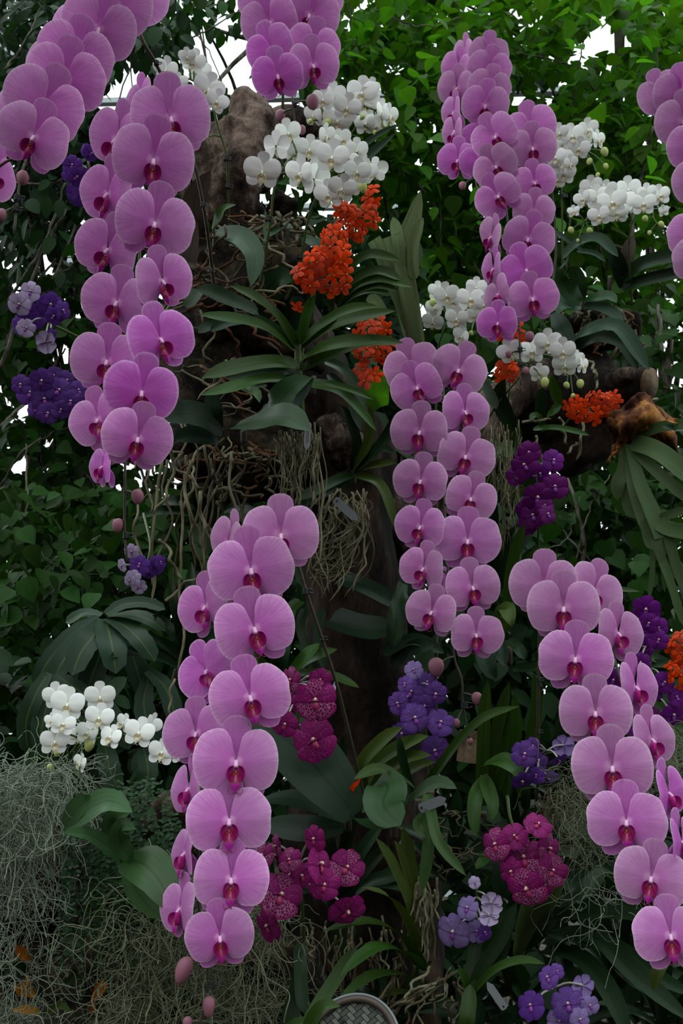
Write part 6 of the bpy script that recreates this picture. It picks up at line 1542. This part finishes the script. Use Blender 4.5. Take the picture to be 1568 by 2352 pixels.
plant('croton_shrub', 'shrub with a few orange-yellow leaves in shade at the bottom left', (90, 2300, 1.55), [
    ([(60, 2200, 1.50), (45, 2185, 1.47), (38, 2172, 1.45)], 26, 'yellow_leaf', 'oval'), ([(70, 2205, 1.50), (58, 2200, 1.48), (46, 2204, 1.47)], 14, 'yellow_leaf', 'oval'), ([(80, 2290, 1.50), (60, 2270, 1.47), (66, 2242, 1.45)], 20, 'yellow_leaf', 'oval'), ([(60, 2290, 1.50), (40, 2270, 1.47), (28, 2262, 1.46)], 18, 'yellow_leaf', 'oval'), ([(220, 2290, 1.50), (232, 2270, 1.47), (246, 2256, 1.45)], 26, 'yellow_leaf', 'round'),
    ([(210, 2330, 1.50), (214, 2300, 1.48), (216, 2275, 1.47)], 14, 'yellow_leaf', 'oval'), ([(90, 2330, 1.50), (60, 2318, 1.48), (30, 2322, 1.47)], 20, 'yellow_leaf', 'oval'), ([(100, 2330, 1.50), (140, 2310, 1.48), (165, 2330, 1.47)], 18, 'olive', 'oval'), ([(60, 2235, 1.50), (40, 2225, 1.48), (10, 2232, 1.47)], 30, 'strap_dark', 'oval'), ([(150, 2260, 1.50), (170, 2240, 1.48), (168, 2222, 1.47)], 18, 'strap_dark', 'oval'),
    ([(10, 2260, 1.50), (0, 2240, 1.48), (-10, 2236, 1.47)], 24, 'strap_dark', 'oval')], up=0.1, cam_w=1.0, stem=False)
plant('ginger_shoot', 'small orange-red pointed shoot beside the curled strap leaf', (815, 1830, 1.5), [([(804, 1822, 1.46), (812, 1806, 1.45), (822, 1796, 1.445), (828, 1786, 1.44)], 11, 'orange', 'lance')], up=0.2, cam_w=1, stem=False)
# ------------------------------------------------------------------ more strap-leaf plants in the dark lower half (individuals)
def fan(label, x, y, d, n, length, width, mat, seed, name='vanda_plant', spread=80, droop=0.5):
    r = random.Random(seed)
    L = []
    for i in range(n):
        a = math.radians(90 + spread * (-1 + 2 * (i + 0.5) / n) + r.uniform(-6, 6))
        l = length * r.uniform(0.75, 1.15)
        ux, uy = math.cos(a), -math.sin(a)
        p = []
        for k in range(4):
            t = k / 3
            p.append((x + ux * l * t, y + uy * l * t + droop * l * t * t * abs(ux) + (18 * (i % 3)) * (1 - t), d - 0.10 * t * r.uniform(0.2, 1.2)))
        L.append((p, width * r.uniform(0.8, 1.15), mat if r.random() < 0.7 else 'strap_dark'))
    return plant(name, label, (x, y, d), L)


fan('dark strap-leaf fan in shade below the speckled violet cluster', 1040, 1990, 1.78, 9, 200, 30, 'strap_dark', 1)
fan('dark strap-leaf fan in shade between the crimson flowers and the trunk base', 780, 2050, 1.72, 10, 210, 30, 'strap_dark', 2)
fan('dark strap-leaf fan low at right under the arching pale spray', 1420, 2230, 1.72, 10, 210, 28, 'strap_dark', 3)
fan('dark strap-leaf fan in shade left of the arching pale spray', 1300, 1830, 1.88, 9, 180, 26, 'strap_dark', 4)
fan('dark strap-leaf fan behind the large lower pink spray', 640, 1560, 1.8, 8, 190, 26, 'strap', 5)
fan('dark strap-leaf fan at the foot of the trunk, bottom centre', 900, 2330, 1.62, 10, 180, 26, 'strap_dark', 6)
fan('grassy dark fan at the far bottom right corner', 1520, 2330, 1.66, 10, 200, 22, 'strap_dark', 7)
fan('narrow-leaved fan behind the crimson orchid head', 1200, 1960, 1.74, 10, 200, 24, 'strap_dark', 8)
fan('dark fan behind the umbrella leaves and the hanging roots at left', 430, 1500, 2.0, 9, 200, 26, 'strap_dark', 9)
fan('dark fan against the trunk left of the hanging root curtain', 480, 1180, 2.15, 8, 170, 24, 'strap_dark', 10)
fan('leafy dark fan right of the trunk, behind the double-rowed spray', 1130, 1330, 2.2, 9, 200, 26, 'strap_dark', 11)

# ------------------------------------------------------------------ aerial roots
def blob(name, mat, c, r, amp, freq, seed, parent, n=3):
    """Lumpy clump: c (px, py, d), r metres (x, y, z)."""
    V, F, UV = ellipsoid((0, 0, 0), (1, 1, 1), 28, 18)
    cc = P(*c)
    out = []
    for v in V:
        q = Vector((v[0] * r[0], v[1] * r[1], v[2] * r[2]))
        k = 1 + amp * noise.fractal((q + cc) * freq + Vector((seed, 0, 0)), 0.9, 2.1, 5)
        out.append(tuple(cc + q * k))
    b = MB(); b.add(out, F, UV)
    return ob(name, b.mesh(name, [M[mat]], True, parent.location), parent)


def add_root(parent, p0, p1, w, amp=14, mat='root', n=14, bow=0.0, seed=0):
    """One aerial root from p0 to p1 (px, py, d), w pixels thick, wandering by amp pixels."""
    r = random.Random(seed)
    ph, ph2 = r.uniform(0, 50), r.uniform(0, 50)
    pts = []
    for i in range(n):
        t = i / (n - 1)
        e = min(1, 4 * t)
        dx = amp * 1.6 * noise.noise(Vector((t * 3.2, ph, 0))) * e + bow * math.sin(math.pi * t)
        dy = amp * 0.8 * noise.noise(Vector((t * 3.0, ph2, 9))) * e
        dz = 0.03 * noise.noise(Vector((t * 3.0, ph, 5)))
        pts.append(P(p0[0] + (p1[0] - p0[0]) * t + dx, p0[1] + (p1[1] - p0[1]) * t + dy, p0[2] + (p1[2] - p0[2]) * t + dz))
    rad = 0.5 * w * p0[2] / FPX
    b = MB(); b.add(*tube_geo(np.array(pts), np.concatenate([np.linspace(rad, rad * 0.9, n - 2), [rad * 0.75, rad * 0.25]]), 6))
    return ob('root', b.mesh('root', [M[mat]], True, parent.location), parent)


def roots(label, base, group='aerial root masses', name='aerial_root_mass'):
    return empty(name, P(*base), label, 'roots', group)


ra = roots('curtain of thick grey-green roots hanging left of the trunk', (450, 1000, 1.95))
blob('root_core', 'peat', (520, 1010, 1.98), (0.11, 0.08, 0.06), 0.5, 14, 3, ra)
rr = random.Random(21)
for i in range(26):
    x0 = rr.uniform(330, 560)
    y0 = rr.uniform(955, 1060)
    ln = rr.uniform(130, 400) if i % 3 else rr.uniform(70, 160)
    add_root(ra, (x0, y0, rr.uniform(1.78, 1.95)), (x0 + rr.uniform(-60, 50), min(1420, y0 + ln), rr.uniform(1.74, 1.95)), rr.uniform(4, 7.5), 26, rr.choice(['root', 'root_dark', 'root_dark']), 16, rr.uniform(-16, 16), i)
for p0, p1, w, bow in [((390, 1020, 1.74), (352, 1190, 1.73), 8, 16), ((372, 1060, 1.75), (350, 1385, 1.74), 8, -12), ((345, 1010, 1.75), (346, 1095, 1.74), 6, 0), ((322, 1120, 1.75), (333, 1310, 1.74), 6, -10), ((415, 1150, 1.75), (402, 1560, 1.74), 7, 14), ((402, 1560, 1.74), (404, 1690, 1.73), 6, -8),
                       ((366, 1240, 1.74), (412, 1330, 1.73), 8, 10), ((440, 1060, 1.76), (470, 1260, 1.75), 9, -20), ((460, 1130, 1.76), (500, 1270, 1.75), 9, -16), ((380, 1380, 1.75), (450, 1320, 1.75), 7, 0)]:
    add_root(ra, p0, p1, w, 14, 'root', 18, bow, int(p0[0]))

rb = roots('tangled rusty and brown roots of the root ball under the broad oval leaves', (560, 1070, 1.95))
blob('root_core', 'peat', (560, 1060, 2.0), (0.13, 0.10, 0.08), 0.45, 12, 5, rb)
for i in range(30):
    x0, y0 = rr.uniform(440, 640), rr.uniform(1010, 1130)
    a = rr.uniform(0, 6.28)
    l = rr.uniform(40, 110)
    add_root(rb, (x0, y0, rr.uniform(1.82, 1.9)), (x0 + l * math.cos(a), y0 + 0.6 * l * abs(math.sin(a)), rr.uniform(1.8, 1.9)), rr.uniform(5, 9), 20, rr.choice(['root_dark', 'root_dark', 'root_rust', 'root']), 12, rr.uniform(-14, 14), 100 + i)

rc = roots('broom of fine straight pale roots hanging below the plastic tag', (680, 985, 1.72))
for i in range(58):
    x0 = rr.uniform(622, 735)
    x1 = 640 + (x0 - 640) * 0.6 + rr.uniform(-18, 46)
    add_root(rc, (x0, rr.uniform(985, 1010), rr.uniform(1.66, 1.78)), (x1, rr.uniform(1080, 1180), rr.uniform(1.66, 1.78)), rr.uniform(2.0, 3.4), 9, 'root' if i % 4 else 'root_dark', 12, rr.uniform(-6, 6), 200 + i)
add_root(rc, (722, 970, 1.70), (734, 1300, 1.68), 4.5, 9, 'root', 18, 6, 5)
add_root(rc, (735, 980, 1.72), (712, 1330, 1.70), 3.5, 12, 'root', 18, 14, 6)

rd = roots('looped mass of thin tan roots hanging on the trunk beside the label tag', (790, 1150, 1.95))
for i in range(42):
    x0 = rr.uniform(730, 850)
    bow = rr.uniform(-10, 40) if x0 > 790 else rr.uniform(-25, 25)
    add_root(rd, (x0, rr.uniform(1120, 1170), rr.uniform(1.82, 1.9)), (rr.uniform(725, 815), rr.uniform(1230, 1390), rr.uniform(1.8, 1.9)), rr.uniform(3, 5.2), 22, 'root' if i % 3 else 'root_dark', 14, bow, 300 + i)
for i in range(14):
    add_root(rd, (rr.uniform(700, 740), rr.uniform(1250, 1330), 1.84), (rr.uniform(780, 830), rr.uniform(1230, 1330), 1.86), 3.4, 20, 'root', 12, 0, 350 + i)

re_ = roots('mossy knotted roots around the stump, between the left pink spray and the white stems', (560, 600, 1.95))
blob('root_core', 'peat', (540, 640, 2.0), (0.13, 0.09, 0.12), 0.5, 12, 8, re_)
blob('root_core', 'peat', (480, 850, 2.02), (0.10, 0.09, 0.12), 0.5, 12, 9, re_)
blob('root_core', 'peat', (645, 480, 1.98), (0.035, 0.04, 0.025), 0.6, 24, 10, re_)
blob('root_core', 'peat', (640, 600, 1.96), (0.03, 0.04, 0.035), 0.6, 24, 11, re_)
blob('root_core', 'peat', (610, 760, 1.99), (0.10, 0.06, 0.06), 0.5, 14, 12, re_)
for i in range(70):
    x0, y0 = rr.uniform(415, 640), rr.uniform(480, 940)
    a = rr.uniform(-0.3, 3.4)
    l = rr.uniform(40, 130)
    add_root(re_, (x0, y0, rr.uniform(1.80, 1.9)), (x0 + l * math.cos(a), y0 + l * math.sin(a), rr.uniform(1.78, 1.9)), rr.uniform(4, 8), 20, rr.choice(['root_dark', 'root_dark', 'root', 'root_rust']), 12, rr.uniform(-16, 16), 400 + i)
for i in range(18):
    x0, y0 = rr.uniform(580, 690), rr.uniform(480, 520)
    add_root(re_, (x0, y0, 1.86), (x0 + rr.uniform(-70, 50), y0 + rr.uniform(10, 90), 1.85), rr.uniform(6, 9), 22, rr.choice(['root_dark', 'root']), 12, rr.uniform(-20, 20), 480 + i)

rf = roots('pale straight roots hanging in a bundle in the low centre', (985, 2020, 1.52))
for i in range(20):
    x0 = rr.uniform(955, 1010)
    add_root(rf, (x0, rr.uniform(2010, 2060), rr.uniform(1.46, 1.54)), (x0 + rr.uniform(-18, 14), rr.uniform(2120, 2240), rr.uniform(1.45, 1.52)), rr.uniform(4, 6.5), 10, 'root', 12, rr.uniform(-8, 8), 500 + i)
rg = roots('knotted olive roots spreading over the dark at the bottom edge, centre', (990, 2260, 1.42))
for i in range(24):
    x0, y0 = rr.uniform(900, 1080), rr.uniform(2215, 2290)
    add_root(rg, (x0, y0, rr.uniform(1.38, 1.46)), (x0 + rr.uniform(-110, 70), y0 + rr.uniform(20, 130), rr.uniform(1.36, 1.44)), rr.uniform(4.5, 8), 18, rr.choice(['root', 'root_dark', 'root_dark']), 12, rr.uniform(-14, 14), 600 + i)
rh = roots('thin dark roots hanging behind the strap leaves at the bottom, left of the tray', (780, 2140, 1.55))
for i in range(40):
    x0 = rr.uniform(690, 960)
    add_root(rh, (x0, rr.uniform(2100, 2180), rr.uniform(1.52, 1.6)), (x0 + rr.uniform(-20, 20), rr.uniform(2200, 2340), rr.uniform(1.5, 1.6)), rr.uniform(4, 7), 12, rr.choice(['root_dark', 'root_dark', 'root']), 10, rr.uniform(-8, 8), 700 + i)
ri = roots('fine straw-like roots hanging right of the double-rowed spray', (1180, 1000, 2.1))
for i in range(44):
    x0 = rr.uniform(1125, 1200)
    add_root(ri, (x0, rr.uniform(960, 1060), rr.uniform(2.05, 2.2)), (x0 + rr.uniform(-25, 10), rr.uniform(1120, 1290), rr.uniform(2.05, 2.2)), rr.uniform(1.6, 2.8), 14, 'root_dark' if i % 3 else 'root', 14, rr.uniform(-8, 8), 800 + i)
rj = roots('roots dangling beside the dark log under the orange flowers', (1310, 960, 2.45))
for p0, p1 in [((1335, 960, 2.4), (1324, 1062, 2.38)), ((1325, 1015, 2.39), (1300, 1042, 2.38)), ((1284, 960, 2.4), (1297, 1020, 2.39)), ((1365, 850, 2.42), (1368, 900, 2.4)), ((1350, 830, 2.42), (1366, 860, 2.4)), ((1200, 970, 2.3), (1270, 962, 2.3)), ((1488, 922, 2.38), (1508, 914, 2.36)), ((1230, 1000, 2.4), (1240, 1060, 2.4))]:
    add_root(rj, p0, p1, 7, 8, 'root', 12, 4, int(p0[0]))
for i in range(30):
    x0, y0 = rr.uniform(1290, 1460), rr.uniform(700, 790)
    add_root(rj, (x0, y0, 2.55), (x0 + rr.uniform(-40, 40), y0 + rr.uniform(5, 50), 2.53), rr.uniform(5, 8), 14, rr.choice(['root_dark', 'root_rust', 'root_dark']), 8, 0, 900 + i)
blob('root_core', 'peat', (1370, 760, 2.62), (0.12, 0.08, 0.05), 0.5, 14, 15, rj)
rk = roots('thin reddish roots hanging under the violet cluster left of the arching pale spray', (1250, 1840, 1.6))
for i in range(16):
    x0 = rr.uniform(1235, 1295)
    add_root(rk, (x0, rr.uniform(1800, 1830), 1.6), (x0 + rr.uniform(-18, 14), rr.uniform(1870, 1930), 1.58), rr.uniform(2.5, 4), 10, rr.choice(['root_rust', 'root']), 10, 0, 950 + i)
rl = roots('knotted roots in shade right of the two crossing straps', (1090, 1930, 1.62))
for i in range(16):
    x0, y0 = rr.uniform(980, 1120), rr.uniform(1860, 2010)
    add_root(rl, (x0, y0, rr.uniform(1.56, 1.66)), (x0 + rr.uniform(-70, 70), y0 + rr.uniform(-10, 70), rr.uniform(1.55, 1.64)), rr.uniform(3, 6), 18, 'root_dark', 10, 0, 1000 + i)

# ------------------------------------------------------------------ Spanish moss: curly strands nobody could count
def moss(name, label, region, n, seed, mat='moss', length=(0.10, 0.24), rad=0.0008, K=22, curl=0.55, fall=0.25, dens=None):
    """region: (x0, y0, x1, y1, near, far); dens(x, y) 0..1 keeps or drops a strand."""
    g = np.random.default_rng(seed)
    x0, y0, x1, y1, d0, d1 = region
    S = []
    while len(S) < n:
        x, y = g.uniform(x0, x1), g.uniform(y0, y1)
        if dens is not None and g.random() > dens(x, y):
            continue
        S.append(P(x, y, g.uniform(d0, d1)))
    p = np.array([tuple(s) for s in S])
    d = g.normal(0, 1, (n, 3)); d[:, 2] = d[:, 2] * 0.6 - 0.4
    d /= np.linalg.norm(d, axis=1, keepdims=True)
    ax = g.normal(0, 1, (n, 3)); ax /= np.linalg.norm(ax, axis=1, keepdims=True)
    step = (g.uniform(*length, n) / K)[:, None]
    out = [p.copy()]
    for k in range(K - 1):
        d = d + curl * np.cross(ax, d) * 0.55 + g.normal(0, 0.13, (n, 3)) + np.array([0, 0, -fall * 0.3])
        d /= np.linalg.norm(d, axis=1, keepdims=True)
        if k % 6 == 5:
            flip = g.random(n) < 0.5
            ax[flip] *= -1
        p = p + d * step
        out.append(p.copy())
    A = np.stack(out, 1)
    V, Q = strands_geo(A, rad * g.uniform(0.7, 1.25, (n, 1)), 3)
    o = ob(name, mk_mesh_np(name, V, Q, [M[mat]]))
    tag(o, label, 'moss', 'Spanish moss', 'stuff')
    return o


def d_left(x, y):
    """Thick heap at the top, thinning to strings down the left edge; the creeper takes over to its right."""
    if y < 1765 - 0.1 * x: return 0
    edge = 205 if y < 1810 else max(95, 205 - (y - 1810) * 0.75)
    k = max(0.0, min(1.0, (edge + 25 - x) / 60))
    fall = 1.0 if y < 1900 else max(0.28, 1 - (y - 1900) / 230)
    return k * fall * (0.35 + 0.65 * (noise.noise(Vector((x * 0.012, y * 0.012, 1.0))) > -0.15))


def d_mid(x, y):
    left = 235 - (y - 2050) * 0.10
    top = 2055 - 60 * math.exp(-((x - 400) / 150) ** 2) + 0.06 * max(0, x - 450)
    if y < top or x < left: return 0
    k = min(1.0, (x - left) / 40) * max(0.0, min(1.0, (690 - x) / 90))
    return k * (0.25 + 0.75 * (noise.noise(Vector((x * 0.011, y * 0.011, 7.0))) > -0.1))


moss('spanish_moss', 'grey-green Spanish moss heaped over the mound at the left edge', (-60, 1740, 250, 2380, 1.40, 1.58), 1000, 31, 'moss_pale', (0.06, 0.17), 0.00072, dens=d_left)
moss('spanish_moss', 'tangled Spanish moss under the large lower pink spray at the bottom', (190, 1960, 720, 2380, 1.40, 1.60), 950, 32, 'moss', (0.07, 0.19), 0.0008, dens=d_mid)
moss('spanish_moss', 'wisps of Spanish moss hanging left of the arching pale spray', (1285, 1745, 1400, 1960, 1.50, 1.66), 260, 33, 'moss', (0.06, 0.16), 0.0005, dens=lambda x, y: 1 if (x - 1285) / 115 > (y - 1745) / 400 - 0.3 else 0.2)
moss('spanish_moss', 'thin Spanish moss behind the right-hand flowers of the arching pale spray', (1500, 1680, 1600, 1800, 1.52, 1.66), 200, 34, 'moss', (0.06, 0.14), 0.0005)
moss('spanish_moss', 'a few loose pale strands of Spanish moss over the dark blades at bottom right', (1290, 2030, 1420, 2120, 1.46, 1.56), 26, 35, 'moss_pale', (0.08, 0.18), 0.0007)

# mound under the moss, peat and small plants
mound = empty('mossy_mound', P(90, 2000, 1.62), 'dark peat mound at lower left that the moss and creeper cover', 'mound')
blob('peat', 'peat', (60, 2010, 1.80), (0.17, 0.14, 0.15), 0.25, 8, 21, mound)
blob('peat', 'peat', (110, 2240, 1.80), (0.22, 0.14, 0.17), 0.25, 8, 22, mound)
blob('peat', 'peat', (450, 2250, 1.82), (0.24, 0.13, 0.13), 0.25, 8, 23, mound)
blob('peat', 'peat', (640, 2400, 1.82), (0.2, 0.13, 0.10), 0.25, 8, 24, mound)

# creeper: hanging strings of small paired leaves
g = np.random.default_rng(5)
VV, QQ, UU, nb = [], [], [], 0
SV = []
T_V, T_Q, T_U = TEMPL['oval']
for s in range(230):
    x = g.uniform(140, 420) if s < 170 else g.uniform(240, 410)
    y = g.uniform(1850, 2080) if s < 170 else g.uniform(1790, 1900)
    if s >= 170 and s % 2 == 0:
        x, y = g.uniform(210, 340), g.uniform(1810, 1850)
    d = g.uniform(1.50, 1.60)
    ln = g.uniform(60, 280) if s < 170 else g.uniform(20, 70)
    k = max(4, int(ln / 11))
    line = []
    for i in range(k):
        xx = x + 14 * noise.noise(Vector((i * 0.25, s, 0))) + (i * 1.2 if s % 3 == 0 else -i * 0.4)
        yy = y + i * 11
        pp = np.array(P(xx, min(yy, 2360), d))
        line.append(pp)
        for side in (-1, 1):
            a = g.uniform(0, 6.28)
            X = np.array([side * 0.8, -0.5 + g.normal(0, .3), g.normal(-0.2, 0.4)]); X /= np.linalg.norm(X)
            Z = np.array([g.normal(0, .3), -0.7, 0.8]); Y = np.cross(Z, X); Y /= np.linalg.norm(Y); Z = np.cross(X, Y)
            R_ = np.stack([X, Y * 1.4, Z], 1) * g.uniform(0.006, 0.010)
            VV.append(T_V @ R_.T + pp); QQ.append(T_Q + nb); UU.append(T_U); nb += len(T_V)
creeper = empty('creeper', P(270, 1880, 1.5), 'small-leaved creeper hanging in strings below the broad matte orchid leaves', 'creeper')
cf = ob('foliage', mk_mesh_np('foliage', np.concatenate(VV) - np.array(creeper.location), np.concatenate(QQ), [M['creeper']], np.concatenate(UU)), creeper)
cf['kind'] = 'stuff'

# ------------------------------------------------------------------ tags and the woven tray
def tag_card(label, base, p0, p1, wpx, dd=0.0):
    root = empty('plant_tag', P(*base), label, 'tag', 'plastic plant tags')
    a, c = np.array(P(*p0)), np.array(P(*p1))
    t = c - a; L = np.linalg.norm(t); t /= L
    n = np.array(to_cam(Vector((a + c) / 2))); s = np.cross(t, n); s /= np.linalg.norm(s); n = np.cross(s, t)
    hw = 0.5 * wpx * base[2] / FPX
    prof = [(0, .55), (.06, 1), (.82, 1), (1, .12)]
    V, F = [], []
    for z in (0.0004, -0.0004):
        for u, w in prof:
            V += [a + t * L * u - s * hw * w + n * z, a + t * L * u + s * hw * w + n * z]
    for i in range(3):
        F.append((2 * i, 2 * i + 1, 2 * i + 3, 2 * i + 2)); F.append((8 + 2 * i, 8 + 2 * i + 2, 8 + 2 * i + 3, 8 + 2 * i + 1))
        F.append((2 * i, 2 * i + 2, 8 + 2 * i + 2, 8 + 2 * i)); F.append((2 * i + 1, 8 + 2 * i + 1, 8 + 2 * i + 3, 2 * i + 3))
    F += [(0, 8, 9, 1), (6, 7, 15, 14)]
    b = MB(); b.add(V, F)
    ob('tag_card', b.mesh('tag_card', [M['tag']], False, root.location), root)
    h = a + t * L * 0.1
    b = MB(); b.add(*tube_geo([h - n * 0.0006, h + n * 0.0009], hw * 0.25, 10))
    ob('tag_hole', b.mesh('tag_hole', [M['ink']], False, root.location), root)
    if wpx > 9 and base[1] < 1010:      # rows of print too small to read
        b = MB()
        for k in (-0.35, 0.1):
            for j in range(9):
                u0 = 0.2 + j * 0.062
                b.add([a + t * L * u0 + s * hw * (k) + n * 0.0007, a + t * L * (u0 + 0.045) + s * hw * k + n * 0.0007, a + t * L * (u0 + 0.045) + s * hw * (k + 0.2) + n * 0.0007, a + t * L * u0 + s * hw * (k + 0.2) + n * 0.0007], [(0, 1, 2, 3)])
        ob('print', b.mesh('print', [M['ink']], False, root.location), root)
    return root


tag_card('plastic tag hanging over the broom of fine roots', (708, 970, 1.66), (708, 970, 1.66), (704, 1034, 1.65), 15)
tag_card('plastic tag slanting across the looped tan roots', (770, 1146, 1.80), (768, 1146, 1.80), (822, 1196, 1.79), 19)
tag_card('small plastic tag under the strap leaf right of the broad folded leaf', (965, 1852, 1.52), (962, 1858, 1.52), (1024, 1834, 1.51), 22)
tag_card('dark plastic tag hanging at the bottom edge below the forked strap leaves', (1150, 2312, 1.36), (1160, 2318, 1.36), (1118, 2256, 1.37), 18)

tray = empty('woven_tray', P(790, 2480, 1.16), 'round woven bamboo tray with a cane rim, hand-lettered, at the bottom edge', 'tray')
pc = P(792, 2450, 1.16)
tn = (to_cam(pc) * 0.85 + Vector((-0.05, 0, 0.5))).normalized()
tx = Vector((0, 0, 1)).cross(tn).normalized(); tx = (Matrix.Rotation(math.radians(-20), 3, tn) @ tx)
ty = tn.cross(tx)
RX, RY = 0.0585, 0.082
b = MB()
n_ = 64
ring = [pc + tx * RX * math.cos(2 * math.pi * k / n_) + ty * RY * math.sin(2 * math.pi * k / n_) for k in range(n_ + 1)]
V, F, UV = tube_geo([tuple(p_ + tn * 0.004) for p_ in ring], 0.0042, 10, False)
b.add(V, F, UV)
ob('rim', b.mesh('rim', [M['cane']], True, tray.location), tray)['label'] = 'brown cane rim'
ring2 = [pc + tx * (RX + .004) * math.cos(2 * math.pi * k / n_) + ty * (RY + .004) * math.sin(2 * math.pi * k / n_) for k in range(n_ + 1)]
b = MB(); b.add(*tube_geo([tuple(p_ + tn * 0.007) for p_ in ring2], 0.0018, 8, False))
ob('rim', b.mesh('rim', [M['tag']], True, tray.location), tray)['label'] = 'thin grey outer band'
sh = {}
pitch = 0.0062
wa = math.radians(-28)
for mat, off in (('weave_light', 0), ('weave_dark', 1)):      # twill: every float passes over two strips
    strip_me = None
    m_ = int(0.12 / pitch) + 1
    for i in range(-m_, m_ + 1):
        for j in range(-m_, m_ + 1):
            ph = (i + j) % 4
            if ph != (0 if off == 0 else 2): continue
            lx, ly = (i + 0.5, j) if off == 0 else (i, j + 0.5)
            cx = pitch * (lx * math.cos(wa) - ly * math.sin(wa)); cy = pitch * (lx * math.sin(wa) + ly * math.cos(wa))
            if (cx / (RX + .001)) ** 2 + (cy / (RY + .001)) ** 2 > 1: continue
            ax, ay = (pitch * 0.98, pitch * 0.47) if off == 0 else (pitch * 0.47, pitch * 0.98)
            c = pc + tx * cx + ty * cy
            ux = tx * math.cos(wa) + ty * math.sin(wa); uy = ty * math.cos(wa) - tx * math.sin(wa)
            P4 = [c + ux * sx * ax + uy * sy * ay for sx, sy in ((-1, -1), (1, -1), (1, 1), (-1, 1))]
            zt = 0.0010 if off == 0 else 0.0007
            V = [tuple(p_ - tn * 0.001) for p_ in P4] + [tuple(c + (p_ - c) * 0.93 + tn * zt) for p_ in P4]
            if strip_me is None:
                b = MB(); b.add([tuple(Vector(v) - c) for v in V], [(0, 3, 2, 1), (4, 5, 6, 7), (0, 1, 5, 4), (1, 2, 6, 5), (2, 3, 7, 6), (3, 0, 4, 7)])
                strip_me = b.mesh('strip', [M[mat]], False)
            ob('light_strip' if off == 0 else 'dark_strip', strip_me, tray, Matrix.Translation(c - tray.location))
# hand lettering: "No"
b = MB()


def ink(pts):
    q = [tuple(pc + tx * u + ty * v + tn * 0.0022) for u, v in pts]
    b.add(*tube_geo(catmull(q, 14), 0.00045, 6))


def inkat(px, py):
    """Where the sight line through (px, py) meets the tray, in the tray's own axes."""
    d_ = (P(px, py, 1.0) - CAM).normalized()
    k = (pc - CAM).dot(tn) / d_.dot(tn)
    q = CAM + d_ * k - pc
    return (q.dot(tx), q.dot(ty))


circ = [(791.5 + 4.2 * math.cos(a), 2351.5 + 4.6 * math.sin(a)) for a in np.linspace(0, 6.3, 10)]
for st in ([(776, 2346), (784, 2335.5)], [(784, 2335.5), (783.5, 2352)], [(783.5, 2352), (791, 2341)], circ):
    ink([inkat(*q) for q in st])
ob('lettering', b.mesh('lettering', [M['ink']], True, tray.location), tray)['label'] = 'black brush lettering No'
